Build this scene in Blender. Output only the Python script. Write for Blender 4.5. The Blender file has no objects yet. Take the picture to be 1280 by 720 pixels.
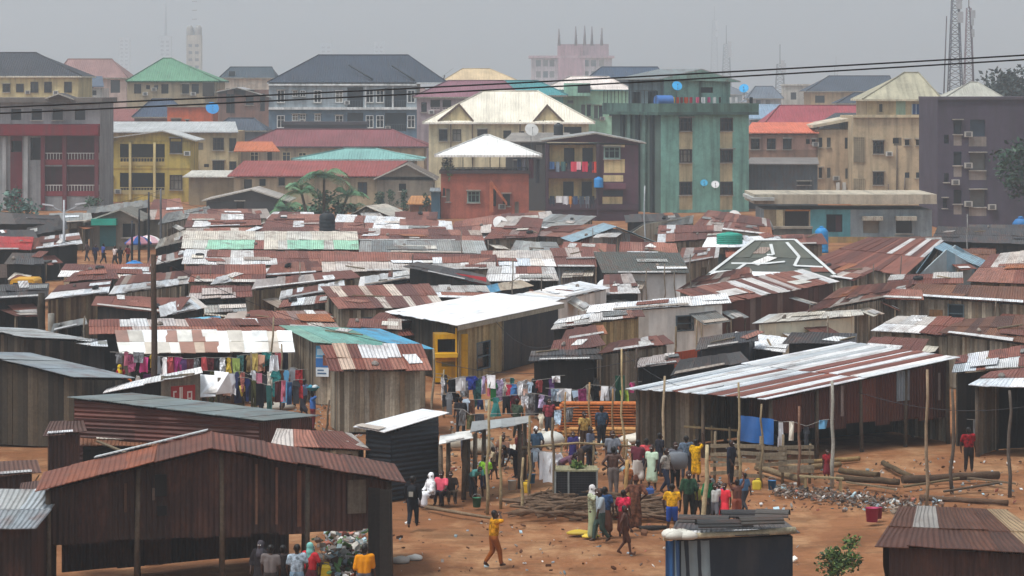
import bpy, math, random
from mathutils import Vector as V
R = random.Random(11)
SC = bpy.context.scene
COL = SC.collection.objects
F, H, HY = 3556.0, 14.0, 110.0      # focal length in px of a 1280 px frame, eye height (m), horizon row
PI = math.pi

def W(px, py, z=0.0):
    """point of height z seen at pixel (px, py)"""
    Y = (H - z) * F / (py - HY)
    return V(((px - 640) / F * Y, Y, z))

def D(px, py, Y):
    """point at distance Y seen at pixel (px, py)"""
    return V(((px - 640) / F * Y, Y, H - (py - HY) / F * Y))

def hx(h):
    if not isinstance(h, str): return tuple(h)
    c = [int(h[i:i + 2], 16) / 255 for i in (0, 2, 4)]
    return tuple(x / 12.92 if x <= .04045 else ((x + .055) / 1.055) ** 2.4 for x in c)

def vary(h, a=.12):
    c = hx(h); k = 1 + R.uniform(-a, a); d = R.uniform(-.04, .04)
    return (min(1, c[0] * (k + d)), min(1, c[1] * k), min(1, c[2] * (k - d)))

def pick(pal):
    return R.choices([p[0] for p in pal], [p[1] for p in pal])[0]

# ------------------------------------------------------------------ mesh builder
class MB:
    def __init__(s):
        s.v = []; s.f = []; s.c = []; s.u = []; s.sm = []
    def face(s, pts, col, uv=None, smooth=False):
        n = len(s.v); pts = [V(p) for p in pts]
        s.v += pts; s.f.append(list(range(n, n + len(pts)))); s.c.append(hx(col)); s.sm.append(smooth)
        if uv is None:
            nn = (pts[1] - pts[0]).cross(pts[2] - pts[0])
            if nn.length < 1e-9: nn = V((0, 0, 1))
            nn.normalize()
            if abs(nn.z) < .95:
                a = V((0, 0, 1)).cross(nn).normalized(); b = nn.cross(a)
            else:
                a = V((1, 0, 0)); b = V((0, 1, 0))
            uv = [(p.dot(a), p.dot(b)) for p in pts]
        s.u.append(uv)
    def box(s, o, a, b, c, col):
        """box from corner o with edge vectors a, b, c"""
        o, a, b, c = V(o), V(a), V(b), V(c)
        if a.cross(b).dot(c) < 0: a, b = b, a
        p = [o, o + a, o + a + b, o + b]; q = [x + c for x in p]
        s.face(p[::-1], col); s.face(q, col)
        for i in range(4):
            j = (i + 1) % 4
            s.face([p[i], p[j], q[j], q[i]], col)
    def cbox(s, c, sx, sy, sz, col, rz=0.0):
        """box centred in plan on c, resting on c.z"""
        u = V((math.cos(rz), math.sin(rz), 0)); w = V((-u.y, u.x, 0))
        s.box(V(c) - u * sx / 2 - w * sy / 2, u * sx, w * sy, V((0, 0, sz)), col)
    def rings(s, rings, col, cap=True, closed=True, smooth=True):
        n0 = len(s.v); k = len(rings[0]); col = hx(col)
        for r in rings: s.v += [V(p) for p in r]
        for i in range(len(rings) - 1):
            for j in range(k if closed else k - 1):
                a = n0 + i * k + j; b = n0 + i * k + (j + 1) % k
                s.f.append([a, b, b + k, a + k]); s.c.append(col); s.sm.append(smooth)
                s.u.append([(j / k, i * .3), ((j + 1) / k, i * .3), ((j + 1) / k, i * .3 + .3), (j / k, i * .3 + .3)])
        if cap and closed:
            for base, rev in ((n0, True), (n0 + (len(rings) - 1) * k, False)):
                f = list(range(base, base + k))
                s.f.append(f[::-1] if rev else f); s.c.append(col); s.sm.append(False); s.u.append([(0, 0)] * k)
    def tube(s, pts, r, col, n=6):
        pts = [V(p) for p in pts]
        rr = r if isinstance(r, (list, tuple)) else [r] * len(pts)
        rings = []
        for i, p in enumerate(pts):
            t = (pts[min(i + 1, len(pts) - 1)] - pts[max(i - 1, 0)])
            if t.length < 1e-9: t = V((0, 0, 1))
            t.normalize()
            a = t.cross(V((0, 0, 1)) if abs(t.z) < .9 else V((1, 0, 0))).normalized(); b = t.cross(a)
            rings.append([p + (a * math.cos(2 * PI * k / n) + b * math.sin(2 * PI * k / n)) * rr[i] for k in range(n)])
        s.rings(rings, col)
    def lathe(s, c, prof, col, n=12):
        c = V(c)
        s.rings([[c + V((r * math.cos(2 * PI * k / n), r * math.sin(2 * PI * k / n), z)) for k in range(n)] for r, z in prof], col)

ORG = {}
def thing(name, label, cat, loc, group=None):
    o = bpy.data.objects.new(name, None); COL.link(o)
    o.location = loc; o.empty_display_size = .2
    ORG[o.name] = V(loc); tag(o, label, cat, group)
    return o

def tag(o, label=None, cat=None, group=None, kind=None):
    if label: o['label'] = label
    if cat: o['category'] = cat
    if group: o['group'] = group
    if kind: o['kind'] = kind
    return o

def mesh_of(name, mb, mat, org=V((0, 0, 0))):
    me = bpy.data.meshes.new(name)
    me.from_pydata([p - org for p in mb.v], [], mb.f)
    ca = me.color_attributes.new('Col', 'FLOAT_COLOR', 'CORNER')
    buf = []
    for f, c in zip(mb.f, mb.c): buf += [c[0], c[1], c[2], 1.0] * len(f)
    ca.data.foreach_set('color', buf)
    ul = me.uv_layers.new(name='UVMap'); ub = []
    for u in mb.u:
        for t in u: ub += [t[0], t[1]]
    ul.data.foreach_set('uv', ub)
    me.polygons.foreach_set('use_smooth', mb.sm)
    me.materials.append(MAT[mat] if isinstance(mat, str) else mat)
    me.update()
    return me

def obj(name, mb, mat, parent=None, loc=None, label=None):
    """ONE mesh object; the builder holds world coordinates, the object sits at its parent's base"""
    if not mb.v: return None
    org = ORG[parent.name] if parent else V(loc if loc is not None else (0, 0, 0))
    o = bpy.data.objects.new(name, mesh_of(name, mb, mat, org)); COL.link(o)
    if parent: o.parent = parent
    else: o.location = org
    ORG[o.name] = org
    if label: o['label'] = label
    return o

def solo(name, mb, mat, label, cat, group=None, loc=None):
    if loc is None:
        xs = [p.x for p in mb.v]; ys = [p.y for p in mb.v]
        loc = V(((min(xs) + max(xs)) / 2, (min(ys) + max(ys)) / 2, min(p.z for p in mb.v)))
    return tag(obj(name, mb, mat, loc=loc), label, cat, group)

def struct(name, mb, mat, kind='structure'):
    return tag(obj(name, mb, mat), kind=kind)

# ------------------------------------------------------------------ materials (all procedural, base colour carried per face)
MAT = {}
def newmat(name):
    m = bpy.data.materials.new(name); m.use_nodes = True
    nt = m.node_tree; b = nt.nodes['Principled BSDF']
    MAT[name] = m
    return m, nt, b

def nd(nt, t, **kw):
    n = nt.nodes.new(t)
    for k, v in kw.items():
        if k in n.inputs: n.inputs[k].default_value = v
        else: setattr(n, k, v)
    return n

def noise(nt, vec, scale, detail=4, rough=.55):
    n = nd(nt, 'ShaderNodeTexNoise', Scale=scale, Detail=detail, Roughness=rough)
    nt.links.new(vec, n.inputs['Vector']); return n.outputs['Fac']

def ramp(nt, fac, lo, hi, a=0.0, b=1.0):
    n = nd(nt, 'ShaderNodeMapRange'); n.inputs['From Min'].default_value = lo; n.inputs['From Max'].default_value = hi
    n.inputs['To Min'].default_value = a; n.inputs['To Max'].default_value = b
    nt.links.new(fac, n.inputs['Value']); return n.outputs['Result']

def mixc(nt, fac, a, b, mode='MIX'):
    n = nd(nt, 'ShaderNodeMix', data_type='RGBA', blend_type=mode)
    for sock, val in ((n.inputs[0], fac), (n.inputs[6], a), (n.inputs[7], b)):
        if isinstance(val, (int, float)): sock.default_value = val
        elif isinstance(val, tuple): sock.default_value = (*val, 1) if len(val) == 3 else val
        else: nt.links.new(val, sock)
    return n.outputs[2]

def mul(nt, vec, x, y, z):
    n = nd(nt, 'ShaderNodeVectorMath', operation='MULTIPLY'); n.inputs[1].default_value = (x, y, z)
    nt.links.new(vec, n.inputs[0]); return n.outputs[0]

def surface(name, rough=.8, blotch=.25, bscale=.5, streak=0.0, sscale=(3, .35), rust=0.0, rustcol=(.13, .055, .035), dirt=0.0,
            dirtcol=(.05, .045, .04), corr=0.0, pitch=.15, bump=0.0, bumpscale=8, metallic=0.0, fine=0.0, gloss=.35):
    m, nt, b = newmat(name); L = nt.links
    col = nd(nt, 'ShaderNodeVertexColor', layer_name='Col').outputs['Color']
    tc = nd(nt, 'ShaderNodeTexCoord'); geo = nd(nt, 'ShaderNodeNewGeometry'); pos = geo.outputs['Position']; uv = tc.outputs['UV']
    oi = nd(nt, 'ShaderNodeObjectInfo')
    off = nd(nt, 'ShaderNodeVectorMath', operation='ADD'); L.new(uv, off.inputs[0])
    sc = nd(nt, 'ShaderNodeMath', operation='MULTIPLY'); sc.inputs[1].default_value = 57.0; L.new(oi.outputs['Random'], sc.inputs[0])
    cv = nd(nt, 'ShaderNodeCombineXYZ'); L.new(sc.outputs[0], cv.inputs[2]); L.new(cv.outputs[0], off.inputs[1]); uvo = off.outputs[0]
    if blotch:
        f = ramp(nt, noise(nt, pos, bscale, 5, .6), .3, .7, 1 - blotch, 1 + blotch * .6)
        col = mixc(nt, 1.0, col, f, 'MULTIPLY')
    if fine:
        f = ramp(nt, noise(nt, pos, 9, 3, .7), .3, .7, 1 - fine, 1 + fine)
        col = mixc(nt, 1.0, col, f, 'MULTIPLY')
    if rust:
        f = ramp(nt, noise(nt, mul(nt, uvo, 1.3, .5, 1), 1.0, 6, .65), .52, .68, 0, rust)
        col = mixc(nt, f, col, rustcol)
    if streak:
        f = ramp(nt, noise(nt, mul(nt, uvo, sscale[0], sscale[1], 1), 1.0, 5, .6), .45, .72, 0, streak)
        col = mixc(nt, f, col, dirtcol)
    if dirt:
        f = ramp(nt, noise(nt, pos, 1.7, 6, .7), .5, .75, 0, dirt)
        col = mixc(nt, f, col, dirtcol)
    L.new(col, b.inputs['Base Color'])
    b.inputs['Roughness'].default_value = rough; b.inputs['Metallic'].default_value = metallic
    b.inputs['Specular IOR Level'].default_value = gloss
    nrm = None
    if corr:
        sx = nd(nt, 'ShaderNodeSeparateXYZ'); L.new(uv, sx.inputs[0])
        k = nd(nt, 'ShaderNodeMath', operation='MULTIPLY'); k.inputs[1].default_value = 2 * PI / pitch; L.new(sx.outputs[0], k.inputs[0])
        s_ = nd(nt, 'ShaderNodeMath', operation='SINE'); L.new(k.outputs[0], s_.inputs[0])
        bp = nd(nt, 'ShaderNodeBump', Strength=corr, Distance=.03); L.new(s_.outputs[0], bp.inputs['Height']); nrm = bp.outputs[0]
    if bump:
        bp = nd(nt, 'ShaderNodeBump', Strength=bump, Distance=.05); L.new(noise(nt, pos, bumpscale, 4), bp.inputs['Height'])
        if nrm: L.new(nrm, bp.inputs['Normal'])
        nrm = bp.outputs[0]
    if nrm: L.new(nrm, b.inputs['Normal'])
    return m

surface('sheet_metal', rough=.62, blotch=.25, bscale=.6, rust=.6, streak=.28, sscale=(5, .4), dirtcol=(.10, .05, .035), corr=.8, pitch=.16, bump=.25, bumpscale=2.5, fine=.1)
surface('clean_sheet', rough=.55, blotch=.1, bscale=.8, rust=.3, streak=.22, sscale=(5, .4), dirtcol=(.3, .25, .2), corr=.6, pitch=.16, fine=.04)
surface('painted_sheet', rough=.6, blotch=.25, bscale=.6, streak=.2, sscale=(5, .4), dirtcol=(.05, .045, .04), corr=.8, pitch=.16, fine=.1)
surface('old_board', rough=.9, blotch=.18, bscale=.9, streak=.45, sscale=(14, .9), dirtcol=(.03, .025, .02), bump=.4, bumpscale=12, fine=.18, gloss=.15)
surface('plaster', rough=.9, blotch=.25, bscale=.35, streak=.5, sscale=(1.6, .12), dirtcol=(.05, .05, .05), dirt=.28, fine=.1, gloss=.15)
surface('grimy_plaster', rough=.9, blotch=.3, bscale=.4, streak=.85, sscale=(1.1, .05), dirtcol=(.018, .022, .025), dirt=.45, fine=.12, gloss=.15)
surface('brickwork', rough=.9, blotch=.25, bscale=.5, streak=.3, sscale=(2, .2), dirt=.3, fine=.22, gloss=.1)
surface('tile_roof', rough=.75, blotch=.25, bscale=.25, streak=.25, sscale=(2.5, .25), dirtcol=(.05, .04, .04), corr=.7, pitch=.35, fine=.1)
surface('paint', rough=.6, blotch=.15, bscale=1.5, dirt=.12)
surface('cloth', rough=.95, blotch=.12, bscale=3, bump=.5, bumpscale=5, gloss=.1)
surface('print_cloth', rough=.95, blotch=.85, bscale=9, gloss=.1)
surface('skin', rough=.55, blotch=.1, bscale=6)
surface('tarp', rough=.6, blotch=.2, bscale=.8, streak=.3, sscale=(2, .5), dirtcol=(.12, .1, .08), bump=.8, bumpscale=1.6)
surface('leaf', rough=.55, blotch=.35, bscale=1.2, fine=.15)
surface('bark', rough=.95, blotch=.3, bscale=2, bump=.5, bumpscale=14, fine=.2)
surface('dark_steel', rough=.6, blotch=.2, bscale=2)
surface('glass', rough=.15, blotch=.25, bscale=.7, gloss=.5)
surface('rubbish', rough=.85, blotch=.4, bscale=5)
# ------------------------------------------------------------------ people
class Pose:
    def __init__(s, base, face, h):
        a = math.radians(face); s.b = V(base); s.h = h
        s.f = V((math.sin(a), -math.cos(a), 0)); s.r = s.f.cross(V((0, 0, 1)))
    def P(s, x, y, z): return s.b + (s.r * x + s.f * y + V((0, 0, z))) * s.h

def joints(pose, lean=0.0):
    """joint table in units of body height: lateral, forward, up; R = right, L = left"""
    J = dict(pel=(0, 0, .53), bel=(0, .005, .62), che=(0, 0, .74), nek=(0, 0, .835), hd0=(0, .012, .895), hd1=(0, .0, .94))
    for n, s in (('R', 1), ('L', -1)):
        J['hip' + n] = (s * .052, 0, .51); J['kne' + n] = (s * .056, .012, .28); J['ank' + n] = (s * .058, -.008, .05); J['toe' + n] = (s * .066, .075, .022)
        J['sho' + n] = (s * .112, 0, .80); J['elb' + n] = (s * .142, -.01, .635); J['wri' + n] = (s * .135, .03, .49)
    def up(**k): J.update(k)
    if pose == 'walk':
        up(kneR=(.055, .09, .29), ankR=(.055, .12, .06), toeR=(.06, .19, .045), kneL=(-.055, .0, .275), ankL=(-.055, -.14, .085), toeL=(-.06, -.08, .03), elbR=(.14, -.07, .64), wriR=(.13, -.08, .5), elbL=(-.14, .04, .64), wriL=(-.13, .12, .51))
    if pose in ('head', 'walkhead'):
        if pose == 'walkhead': up(**{k: v for k, v in joints('walk').items() if k[:3] in ('kne', 'ank', 'toe')})
        up(elbR=(.2, .07, .83), wriR=(.1, .06, .93))
    if pose == 'load': up(elbR=(.2, .05, .86), wriR=(.1, .05, .99), elbL=(-.2, .05, .86), wriL=(-.1, .05, .99))
    if pose == 'raise': up(elbR=(.17, .03, .92), wriR=(.15, .05, 1.07))
    if pose == 'raise2': up(elbR=(.17, .03, .9), wriR=(.17, .05, 1.05), elbL=(-.17, .03, .9), wriL=(-.17, .05, 1.05))
    if pose == 'carry': up(elbR=(.16, .03, .65), wriR=(.1, .18, .64), elbL=(-.16, .03, .65), wriL=(-.1, .18, .64))
    if pose == 'face': up(elbR=(.13, .1, .74), wriR=(.03, .1, .87))
    if pose == 'hips': up(elbR=(.22, -.04, .66), wriR=(.12, .04, .57), elbL=(-.22, -.04, .66), wriL=(-.12, .04, .57))
    if pose == 'sit':
        for k in J:
            x, y, z = J[k]; J[k] = (x, y, z - .27)
        for n, s in (('R', 1), ('L', -1)): J['kne' + n] = (s * .07, .21, .275); J['ank' + n] = (s * .07, .2, .05); J['toe' + n] = (s * .075, .28, .022); J['elb' + n] = (s * .15, .04, .38); J['wri' + n] = (s * .08, .17, .31)
    if pose == 'bend':
        for k in J:
            x, y, z = J[k]
            if z > .54 or k[:3] in ('elb', 'wri', 'sho'):
                dz = z - .53; J[k] = (x, y + dz * .85, .53 + dz * .45)
        for n, s in (('R', 1), ('L', -1)): J['elb' + n] = (s * .13, .26, .5); J['wri' + n] = (s * .1, .33, .36)
    return J

def cone(m, p, r0, q, r1, n=8):
    """tapered limb with round ends"""
    p, q = V(p), V(q); t = (q - p); t = t.normalized() if t.length > 1e-6 else V((0, 0, 1))
    a = t.cross(V((0, 0, 1)) if abs(t.z) < .9 else V((1, 0, 0))).normalized(); b = t.cross(a)
    def ring(c, r): return [c + (a * math.cos(2 * PI * k / n) + b * math.sin(2 * PI * k / n)) * r for k in range(n)]
    rg = [ring(p - t * r0 * .92, r0 * .38), ring(p - t * r0 * .6, r0 * .8), ring(p, r0), ring(q, r1), ring(q + t * r1 * .6, r1 * .8), ring(q + t * r1 * .92, r1 * .38)]
    m.rings(rg, (.1, .1, .1))

_pend = []
def fuse(m, voxel):
    """fuse the limbs of a builder into one continuous skin; finished in one go by run_fuse()"""
    me = bpy.data.meshes.new('fuse'); me.from_pydata(m.v, [], m.f); o = bpy.data.objects.new('fuse', me); COL.link(o)
    md = o.modifiers.new('r', 'REMESH'); md.mode = 'VOXEL'; md.voxel_size = voxel; md.use_smooth_shade = True
    sm = o.modifiers.new('s', 'SMOOTH'); sm.iterations = 3; sm.factor = .5
    return o

PEOPLE = []
def person(px, py, h, face, pose, top, bottom, label, skin='3c2419', hair='short', group=None, base=None, small=False, tcloth=None, bcloth='cloth', bare=False, btype='trousers', scarf=None, sleeve=.6):
    tcloth = tcloth or ('print_cloth' if R.random() < .4 else 'cloth')
    B = V(base) if base else W(px, py); K = Pose(B, face, h); JT = joints(pose); jx = R.uniform(-.012, .012); jt = R.uniform(-.012, .012); lf = R.uniform(-.012, .03)
    for k in JT:
        x, y, z = JT[k]
        if k[:3] in ('elb', 'wri') and pose in ('stand', 'walk', 'sit'): x *= R.uniform(.9, 1.25); y += R.uniform(-.02, .07)
        if k[:3] in ('nek', 'hd0', 'hd1', 'che') or k[:3] in ('sho', 'elb', 'wri'): x += jx * (1 if z > .7 else .6); y += lf * max(0, z - .5) * 2; z += jt * (1 if k.endswith('R') else -1 if k.endswith('L') else 0)
        if k[:3] in ('kne', 'ank', 'toe') and pose == 'stand': x *= R.uniform(1.0, 1.5); y += R.uniform(-.03, .05)
        JT[k] = (x, y, z)
    J = {k: K.P(*v) for k, v in JT.items()}; vx = h * (.02 if small else .0115)
    g = lambda v: v * h
    body = MB()
    cone(body, J['pel'] - K.r * g(.03), g(.062), J['che'] - K.r * g(.045), g(.062)); cone(body, J['pel'] + K.r * g(.03), g(.062), J['che'] + K.r * g(.045), g(.062))
    cone(body, J['che'], g(.06), J['nek'], g(.034)); cone(body, J['nek'], g(.03), J['hd0'], g(.034)); cone(body, J['hd0'], g(.045), J['hd1'], g(.056))
    up = (J['hd1'] - J['nek']).normalized(); hf = K.f if pose != 'bend' else (K.f - V((0, 0, .8))).normalized()
    cone(body, J['hd0'] + hf * g(.05) + up * g(.02), g(.011), J['hd0'] + hf * g(.055) + up * g(.005), g(.013), 6)      # nose
    cone(body, J['hd0'] + hf * g(.036) - up * g(.03), g(.02), J['hd0'] + hf * g(.036) - up * g(.03), g(.02), 6)          # chin
    for s in (-1, 1): cone(body, J['hd0'] + K.r * s * g(.053) + up * g(.01), g(.013), J['hd0'] + K.r * s * g(.053) + up * g(.03), g(.015), 6)
    fing = MB()
    for n, s in (('R', 1), ('L', -1)):
        cone(body, J['che'] + up * g(.05), g(.05), J['sho' + n], g(.038)); cone(body, J['sho' + n], g(.036), J['elb' + n], g(.026)); cone(body, J['elb' + n], g(.026), J['wri' + n], g(.018))
        d = (J['wri' + n] - J['elb' + n]).normalized(); side = d.cross(K.r).normalized(); pm = J['wri' + n] + d * g(.04)
        cone(body, J['wri' + n], g(.017), pm + side * g(.008), g(.018)); cone(body, J['wri' + n], g(.017), pm - side * g(.01), g(.017))
        for i, L in enumerate((.036, .042, .04, .032)):
            o = pm + side * g(.019 - .0125 * i); k1 = o + (d - K.r * s * .25).normalized() * g(L * .55); k2 = k1 + (d * .6 - K.r * s * .7).normalized() * g(L * .5)
            fing.tube([o, k1, k2], [g(.0068), g(.006), g(.0045)], skin, 5)
        th = J['wri' + n] + d * g(.015) + side * g(.017); fing.tube([th, th + (d + side * 1.2).normalized() * g(.026), th + (d * 1.3 + side * .6).normalized() * g(.046)], [g(.0085), g(.0075), g(.0055)], skin, 5)
        cone(body, J['hip' + n], g(.058), J['kne' + n], g(.037)); cone(body, J['kne' + n], g(.036), J['ank' + n], g(.024)); cone(body, J['ank' + n], g(.026), J['toe' + n], g(.02)); cone(body, J['ank' + n] - V((0, 0, g(.02))) - K.f * g(.012), g(.022), J['toe' + n], g(.02))
    parts = [('body', body, 'skin', skin, vx, fing)]
    shirt = MB()
    if top and not bare:
        lo = J['pel'].lerp(J['bel'], .35) if btype != 'dress' else J['pel']
        for s in (-1, 1):
            cone(shirt, lo + K.r * s * g(.032), g(.076), J['che'] + K.r * s * g(.046), g(.073)); n = 'R' if s > 0 else 'L'
            cone(shirt, J['che'] + up * g(.045), g(.058), J['sho' + n], g(.048)); e = J['sho' + n].lerp(J['elb' + n], min(1, sleeve)); cone(shirt, J['sho' + n], g(.047), e, g(.042))
            if sleeve > 1: cone(shirt, J['elb' + n], g(.042), J['elb' + n].lerp(J['wri' + n], sleeve - 1), g(.032))
        parts.append(('dress_top' if btype == 'dress' else 'shirt', shirt, tcloth, top, vx * 1.15, None))
    low = MB()
    if btype in ('skirt', 'dress', 'robe'):
        hem = {'skirt': .17, 'dress': .24, 'robe': .08}[btype]
        if pose == 'sit':
            for n in 'RL': cone(low, J['pel'], g(.085), J['kne' + n], g(.07)); cone(low, J['kne' + n], g(.068), J['kne' + n].lerp(J['ank' + n], .8), g(.075))
        else:
            e = V(((J['ankR'] + J['ankL']) / 2)); e.z = B.z + hem * h
            for n, s in (('R', 1), ('L', -1)):
                k = J['kne' + n].lerp(J['hip' + n], .1); a = J['ank' + n].copy(); a = k.lerp(a, max(.1, (k.z - e.z) / max(.01, k.z - a.z)))
                cone(low, J['pel'] + K.r * s * g(.03), g(.075), k, g(.07)); cone(low, k, g(.07), a, g(.072)); cone(low, J['pel'], g(.08), (J['kneR'] + J['kneL']) / 2, g(.085))
        parts.append(('skirt' if btype != 'dress' else 'dress', low, bcloth, bottom, vx * 1.3, None))
    elif bottom:
        for n, s in (('R', 1), ('L', -1)):
            cone(low, J['pel'] + K.r * s * g(.03) + V((0, 0, g(.02))), g(.072), J['hip' + n], g(.07)); cone(low, J['hip' + n], g(.068), J['kne' + n], g(.05))
            if btype == 'trousers': cone(low, J['kne' + n], g(.049), J['kne' + n].lerp(J['ank' + n], .88), g(.036))
        parts.append((btype, low, bcloth, bottom, vx * 1.15, None))
    hm = MB()
    if scarf:
        cone(hm, J['hd0'] - hf * g(.012), g(.062), J['hd1'] - hf * g(.008), g(.066)); cone(hm, J['hd0'] - hf * g(.02), g(.058), J['nek'] - hf * g(.01), g(.07)); cone(hm, J['nek'], g(.07), J['che'] + up * g(.02) + hf * g(.015), g(.085))
        parts.append(('headscarf', hm, 'cloth', scarf, vx * 1.1, None))
    elif hair == 'cap':
        cone(hm, J['hd1'] - hf * g(.006), g(.06), J['hd1'] + up * g(.012) - hf * g(.004), g(.055)); cone(hm, J['hd1'] + hf * g(.05), g(.02), J['hd1'] + hf * g(.075), g(.016)); parts.append(('cap', hm, 'cloth', 'd8d8d8', vx, None))
    elif hair == 'wrap':
        cone(hm, J['hd1'] - hf * g(.008), g(.062), J['hd1'] + up * g(.04) - hf * g(.03), g(.05)); parts.append(('head_wrap', hm, 'print_cloth', top or bottom, vx, None))
    else:
        cone(hm, J['hd1'] - hf * g(.008), g(.058), J['hd1'] + up * g(.004) - hf * g(.012), g(.058)); cone(hm, J['hd0'] - hf * g(.02), g(.045), J['hd1'] - hf * g(.02), g(.05)); parts.append(('hair', hm, 'skin', '120d0b', vx, None))
    eyes = []
    if not small:
        for s in (-1, 1): e = MB(); c = J['hd0'] + hf * g(.046) + up * g(.026) + K.r * s * g(.02); cone(e, c, g(.009), c, g(.0085), 6); eyes.append(('eye', e))
        e = MB(); c = J['hd0'] + hf * g(.051) - up * g(.018); cone(e, c - K.r * g(.012), g(.006), c + K.r * g(.012), g(.006), 6); eyes.append(('mouth', e))
    PEOPLE.append((B, label, group, [(nm, fuse(mb, v), mt, c, ex) for nm, mb, mt, c, v, ex in parts], eyes))
    return J, K

def run_people():
    bpy.context.view_layer.update(); dg = bpy.context.evaluated_depsgraph_get(); done = []
    for B, label, group, parts, eyes in PEOPLE:
        rec = []
        for nm, o, mt, c, ex in parts:
            me = o.evaluated_get(dg).to_mesh(); mb = MB(); mb.v = [v.co.copy() for v in me.vertices]; mb.f = [list(p.vertices) for p in me.polygons]
            n = len(mb.f); mb.c = [hx(c)] * n; mb.sm = [True] * n; mb.u = [[(mb.v[i].x * 1.0, mb.v[i].z) for i in f] for f in mb.f]; o.evaluated_get(dg).to_mesh_clear()
            if ex:
                k = len(mb.v); mb.v += ex.v; mb.f += [[i + k for i in f] for f in ex.f]; mb.c += ex.c; mb.sm += ex.sm; mb.u += ex.u
            rec.append((nm, mb, mt))
        done.append((B, label, group, rec, eyes))
    for B, label, group, parts, eyes in PEOPLE:
        for nm, o, mt, c, ex in parts: me = o.data; bpy.data.objects.remove(o); bpy.data.meshes.remove(me)
    for B, label, group, rec, eyes in done:
        root = thing('person', label, 'person', B, group); bd = None
        for nm, mb, mt in rec:
            o = obj(nm, mb, mt, root); bd = bd or o
        for nm, e in eyes:
            e.c = [hx('d8d0c8' if nm == 'eye' else '4a2420')] * len(e.c); obj(nm, e, 'skin', root)

P = person; gp = 'people by the clotheslines and market'
P(617, 709, 1.68, 110, 'walkhead', 'c98a1c', '8a4c20', 'man in orange yellow print clothes walking the path with hand at his head', tcloth='print_cloth', sleeve=.9)
J2, K2 = P(516, 660, 1.68, 172, 'walk', '1b1b20', '24272e', 'person in black carrying a grey patched backpack, walking away past the black kiosk', sleeve=1.6)
P(539, 634, 1.6, -60, 'sit', 'e6e6e8', 'dcdce0', 'woman seated in white robe and white headscarf beside the black kiosk', btype='robe', scarf='eeeef0', sleeve=1.6)
P(552, 630, 1.55, -20, 'sit', 'd85a6c', '2a2830', 'person in a coral pink top seated right of the woman in white')
P(563, 629, 1.5, 10, 'sit', '2c2422', '3a3028', 'person in dark clothes seated in the shade right of the coral pink top')
P(606, 622, 1.45, 160, 'stand', '86b838', '2c3450', 'child in a lime green top and navy shorts at the bamboo poles', btype='shorts')
P(591, 622, 1.45, 30, 'bend', '5a9a94', '3a3a3c', 'child in a teal top bending beside the bamboo poles')
P(741, 673, 1.68, 60, 'face', 'a8ac90', '9ca482', 'woman in white headscarf and pale green dress with a hand at her face', btype='robe', scarf='d0ccca', sleeve=1.4)
P(751, 678, 1.68, -70, 'walk', '8f989e', '3a4a44', 'man in a grey shirt and dark green trousers overlapping the woman in pale green', sleeve=.9)
P(757, 672, 1.6, 150, 'stand', '2c4468', '5a3c30', 'woman in a dark blue top and brown wrapper behind the grey shirted man', btype='skirt')
P(781, 694, 1.5, 80, 'walk', None, '4a2c20', 'bare chested youth in brown shorts striding across the ochre path', bare=True, btype='shorts', skin='4a2a1e')
P(779, 672, 1.5, 160, 'stand', 'c8304c', '5a3028', 'child in a crimson pink top behind the striding youth', btype='skirt')
P(794, 661, 1.68, 170, 'hips', '6a4436', '64402f', 'woman in a brown patterned dress standing by the firewood', btype='robe', tcloth='print_cloth', bcloth='print_cloth', hair='wrap', sleeve=.9)
P(840, 668, 1.6, 178, 'stand', 'd8a024', '2a4c9a', 'boy in a mustard yellow shirt and bright blue shorts seen from behind', btype='shorts')
P(861, 652, 1.65, 10, 'stand', '2f4a38', '26241f', 'person in a dark green patterned shirt left of the group of children', tcloth='print_cloth', sleeve=1.2)
P(886, 656, 1.6, 40, 'stand', '1f6a44', '2a2624', 'person in a bright green jacket at the fence pole', sleeve=1.4)
P(893, 656, 1.35, 0, 'stand', 'b8b8b4', '6a6a70', 'child in a pale grey shirt between the green jacket and the red dress', btype='shorts')
P(899, 653, 1.3, 20, 'stand', '6a4a8a', '4a3a5a', 'small child in purple squeezed beside the red dress', btype='shorts')
P(906, 656, 1.35, -30, 'stand', 'd83844', 'd83844', 'child in a bright red dress in the group right of the bright green jacket', btype='dress')
P(921, 657, 1.5, 200, 'raise2', None, '8a4a3a', 'bare chested child with both arms raised beside the old sheet roofed kiosk', bare=True, btype='shorts', skin='5a3226')
JC, KC = P(844, 612, 1.68, 5, 'carry', '5a5a60', '1e1e22', 'man holding a big grey sack against his chest', sleeve=1)
P(870, 603, 1.55, 150, 'raise', 'd8a418', 'd09a18', 'woman in a yellow dress raising an arm near the open shed', btype='dress', tcloth='print_cloth', bcloth='print_cloth')
P(815, 613, 1.6, -30, 'stand', 'b8ccb4', 'b4c8b0', 'woman in a pale mint dress with dark sleeves near the clotheslines', btype='dress')
P(808, 602, 1.55, 180, 'stand', 'c04a50', '3a3a44', 'person in a red striped shirt behind the pale mint dress', tcloth='print_cloth')
P(797, 606, 1.6, 165, 'stand', '64303a', 'c0b8b0', 'woman in a maroon top and pale skirt behind the bare backed man', btype='skirt')
P(767, 620, 1.72, 178, 'hips', None, '6a605c', 'bare backed man in grey brown trousers right of the dark mesh screen', bare=True, skin='4c3228')
P(765, 598, 1.72, 10, 'stand', '747880', '3c3a40', 'broad man in a grey shirt behind the bare backed man')
P(737, 588, 1.62, 60, 'stand', '5c6070', '2e2c34', 'person in a slate shirt holding a white bowl behind the dark mesh screen', sleeve=1)
P(716, 583, 1.3, 0, 'stand', '3a3468', '3a3468', 'child in a navy purple dress left of the slate shirted person', btype='dress')
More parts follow.
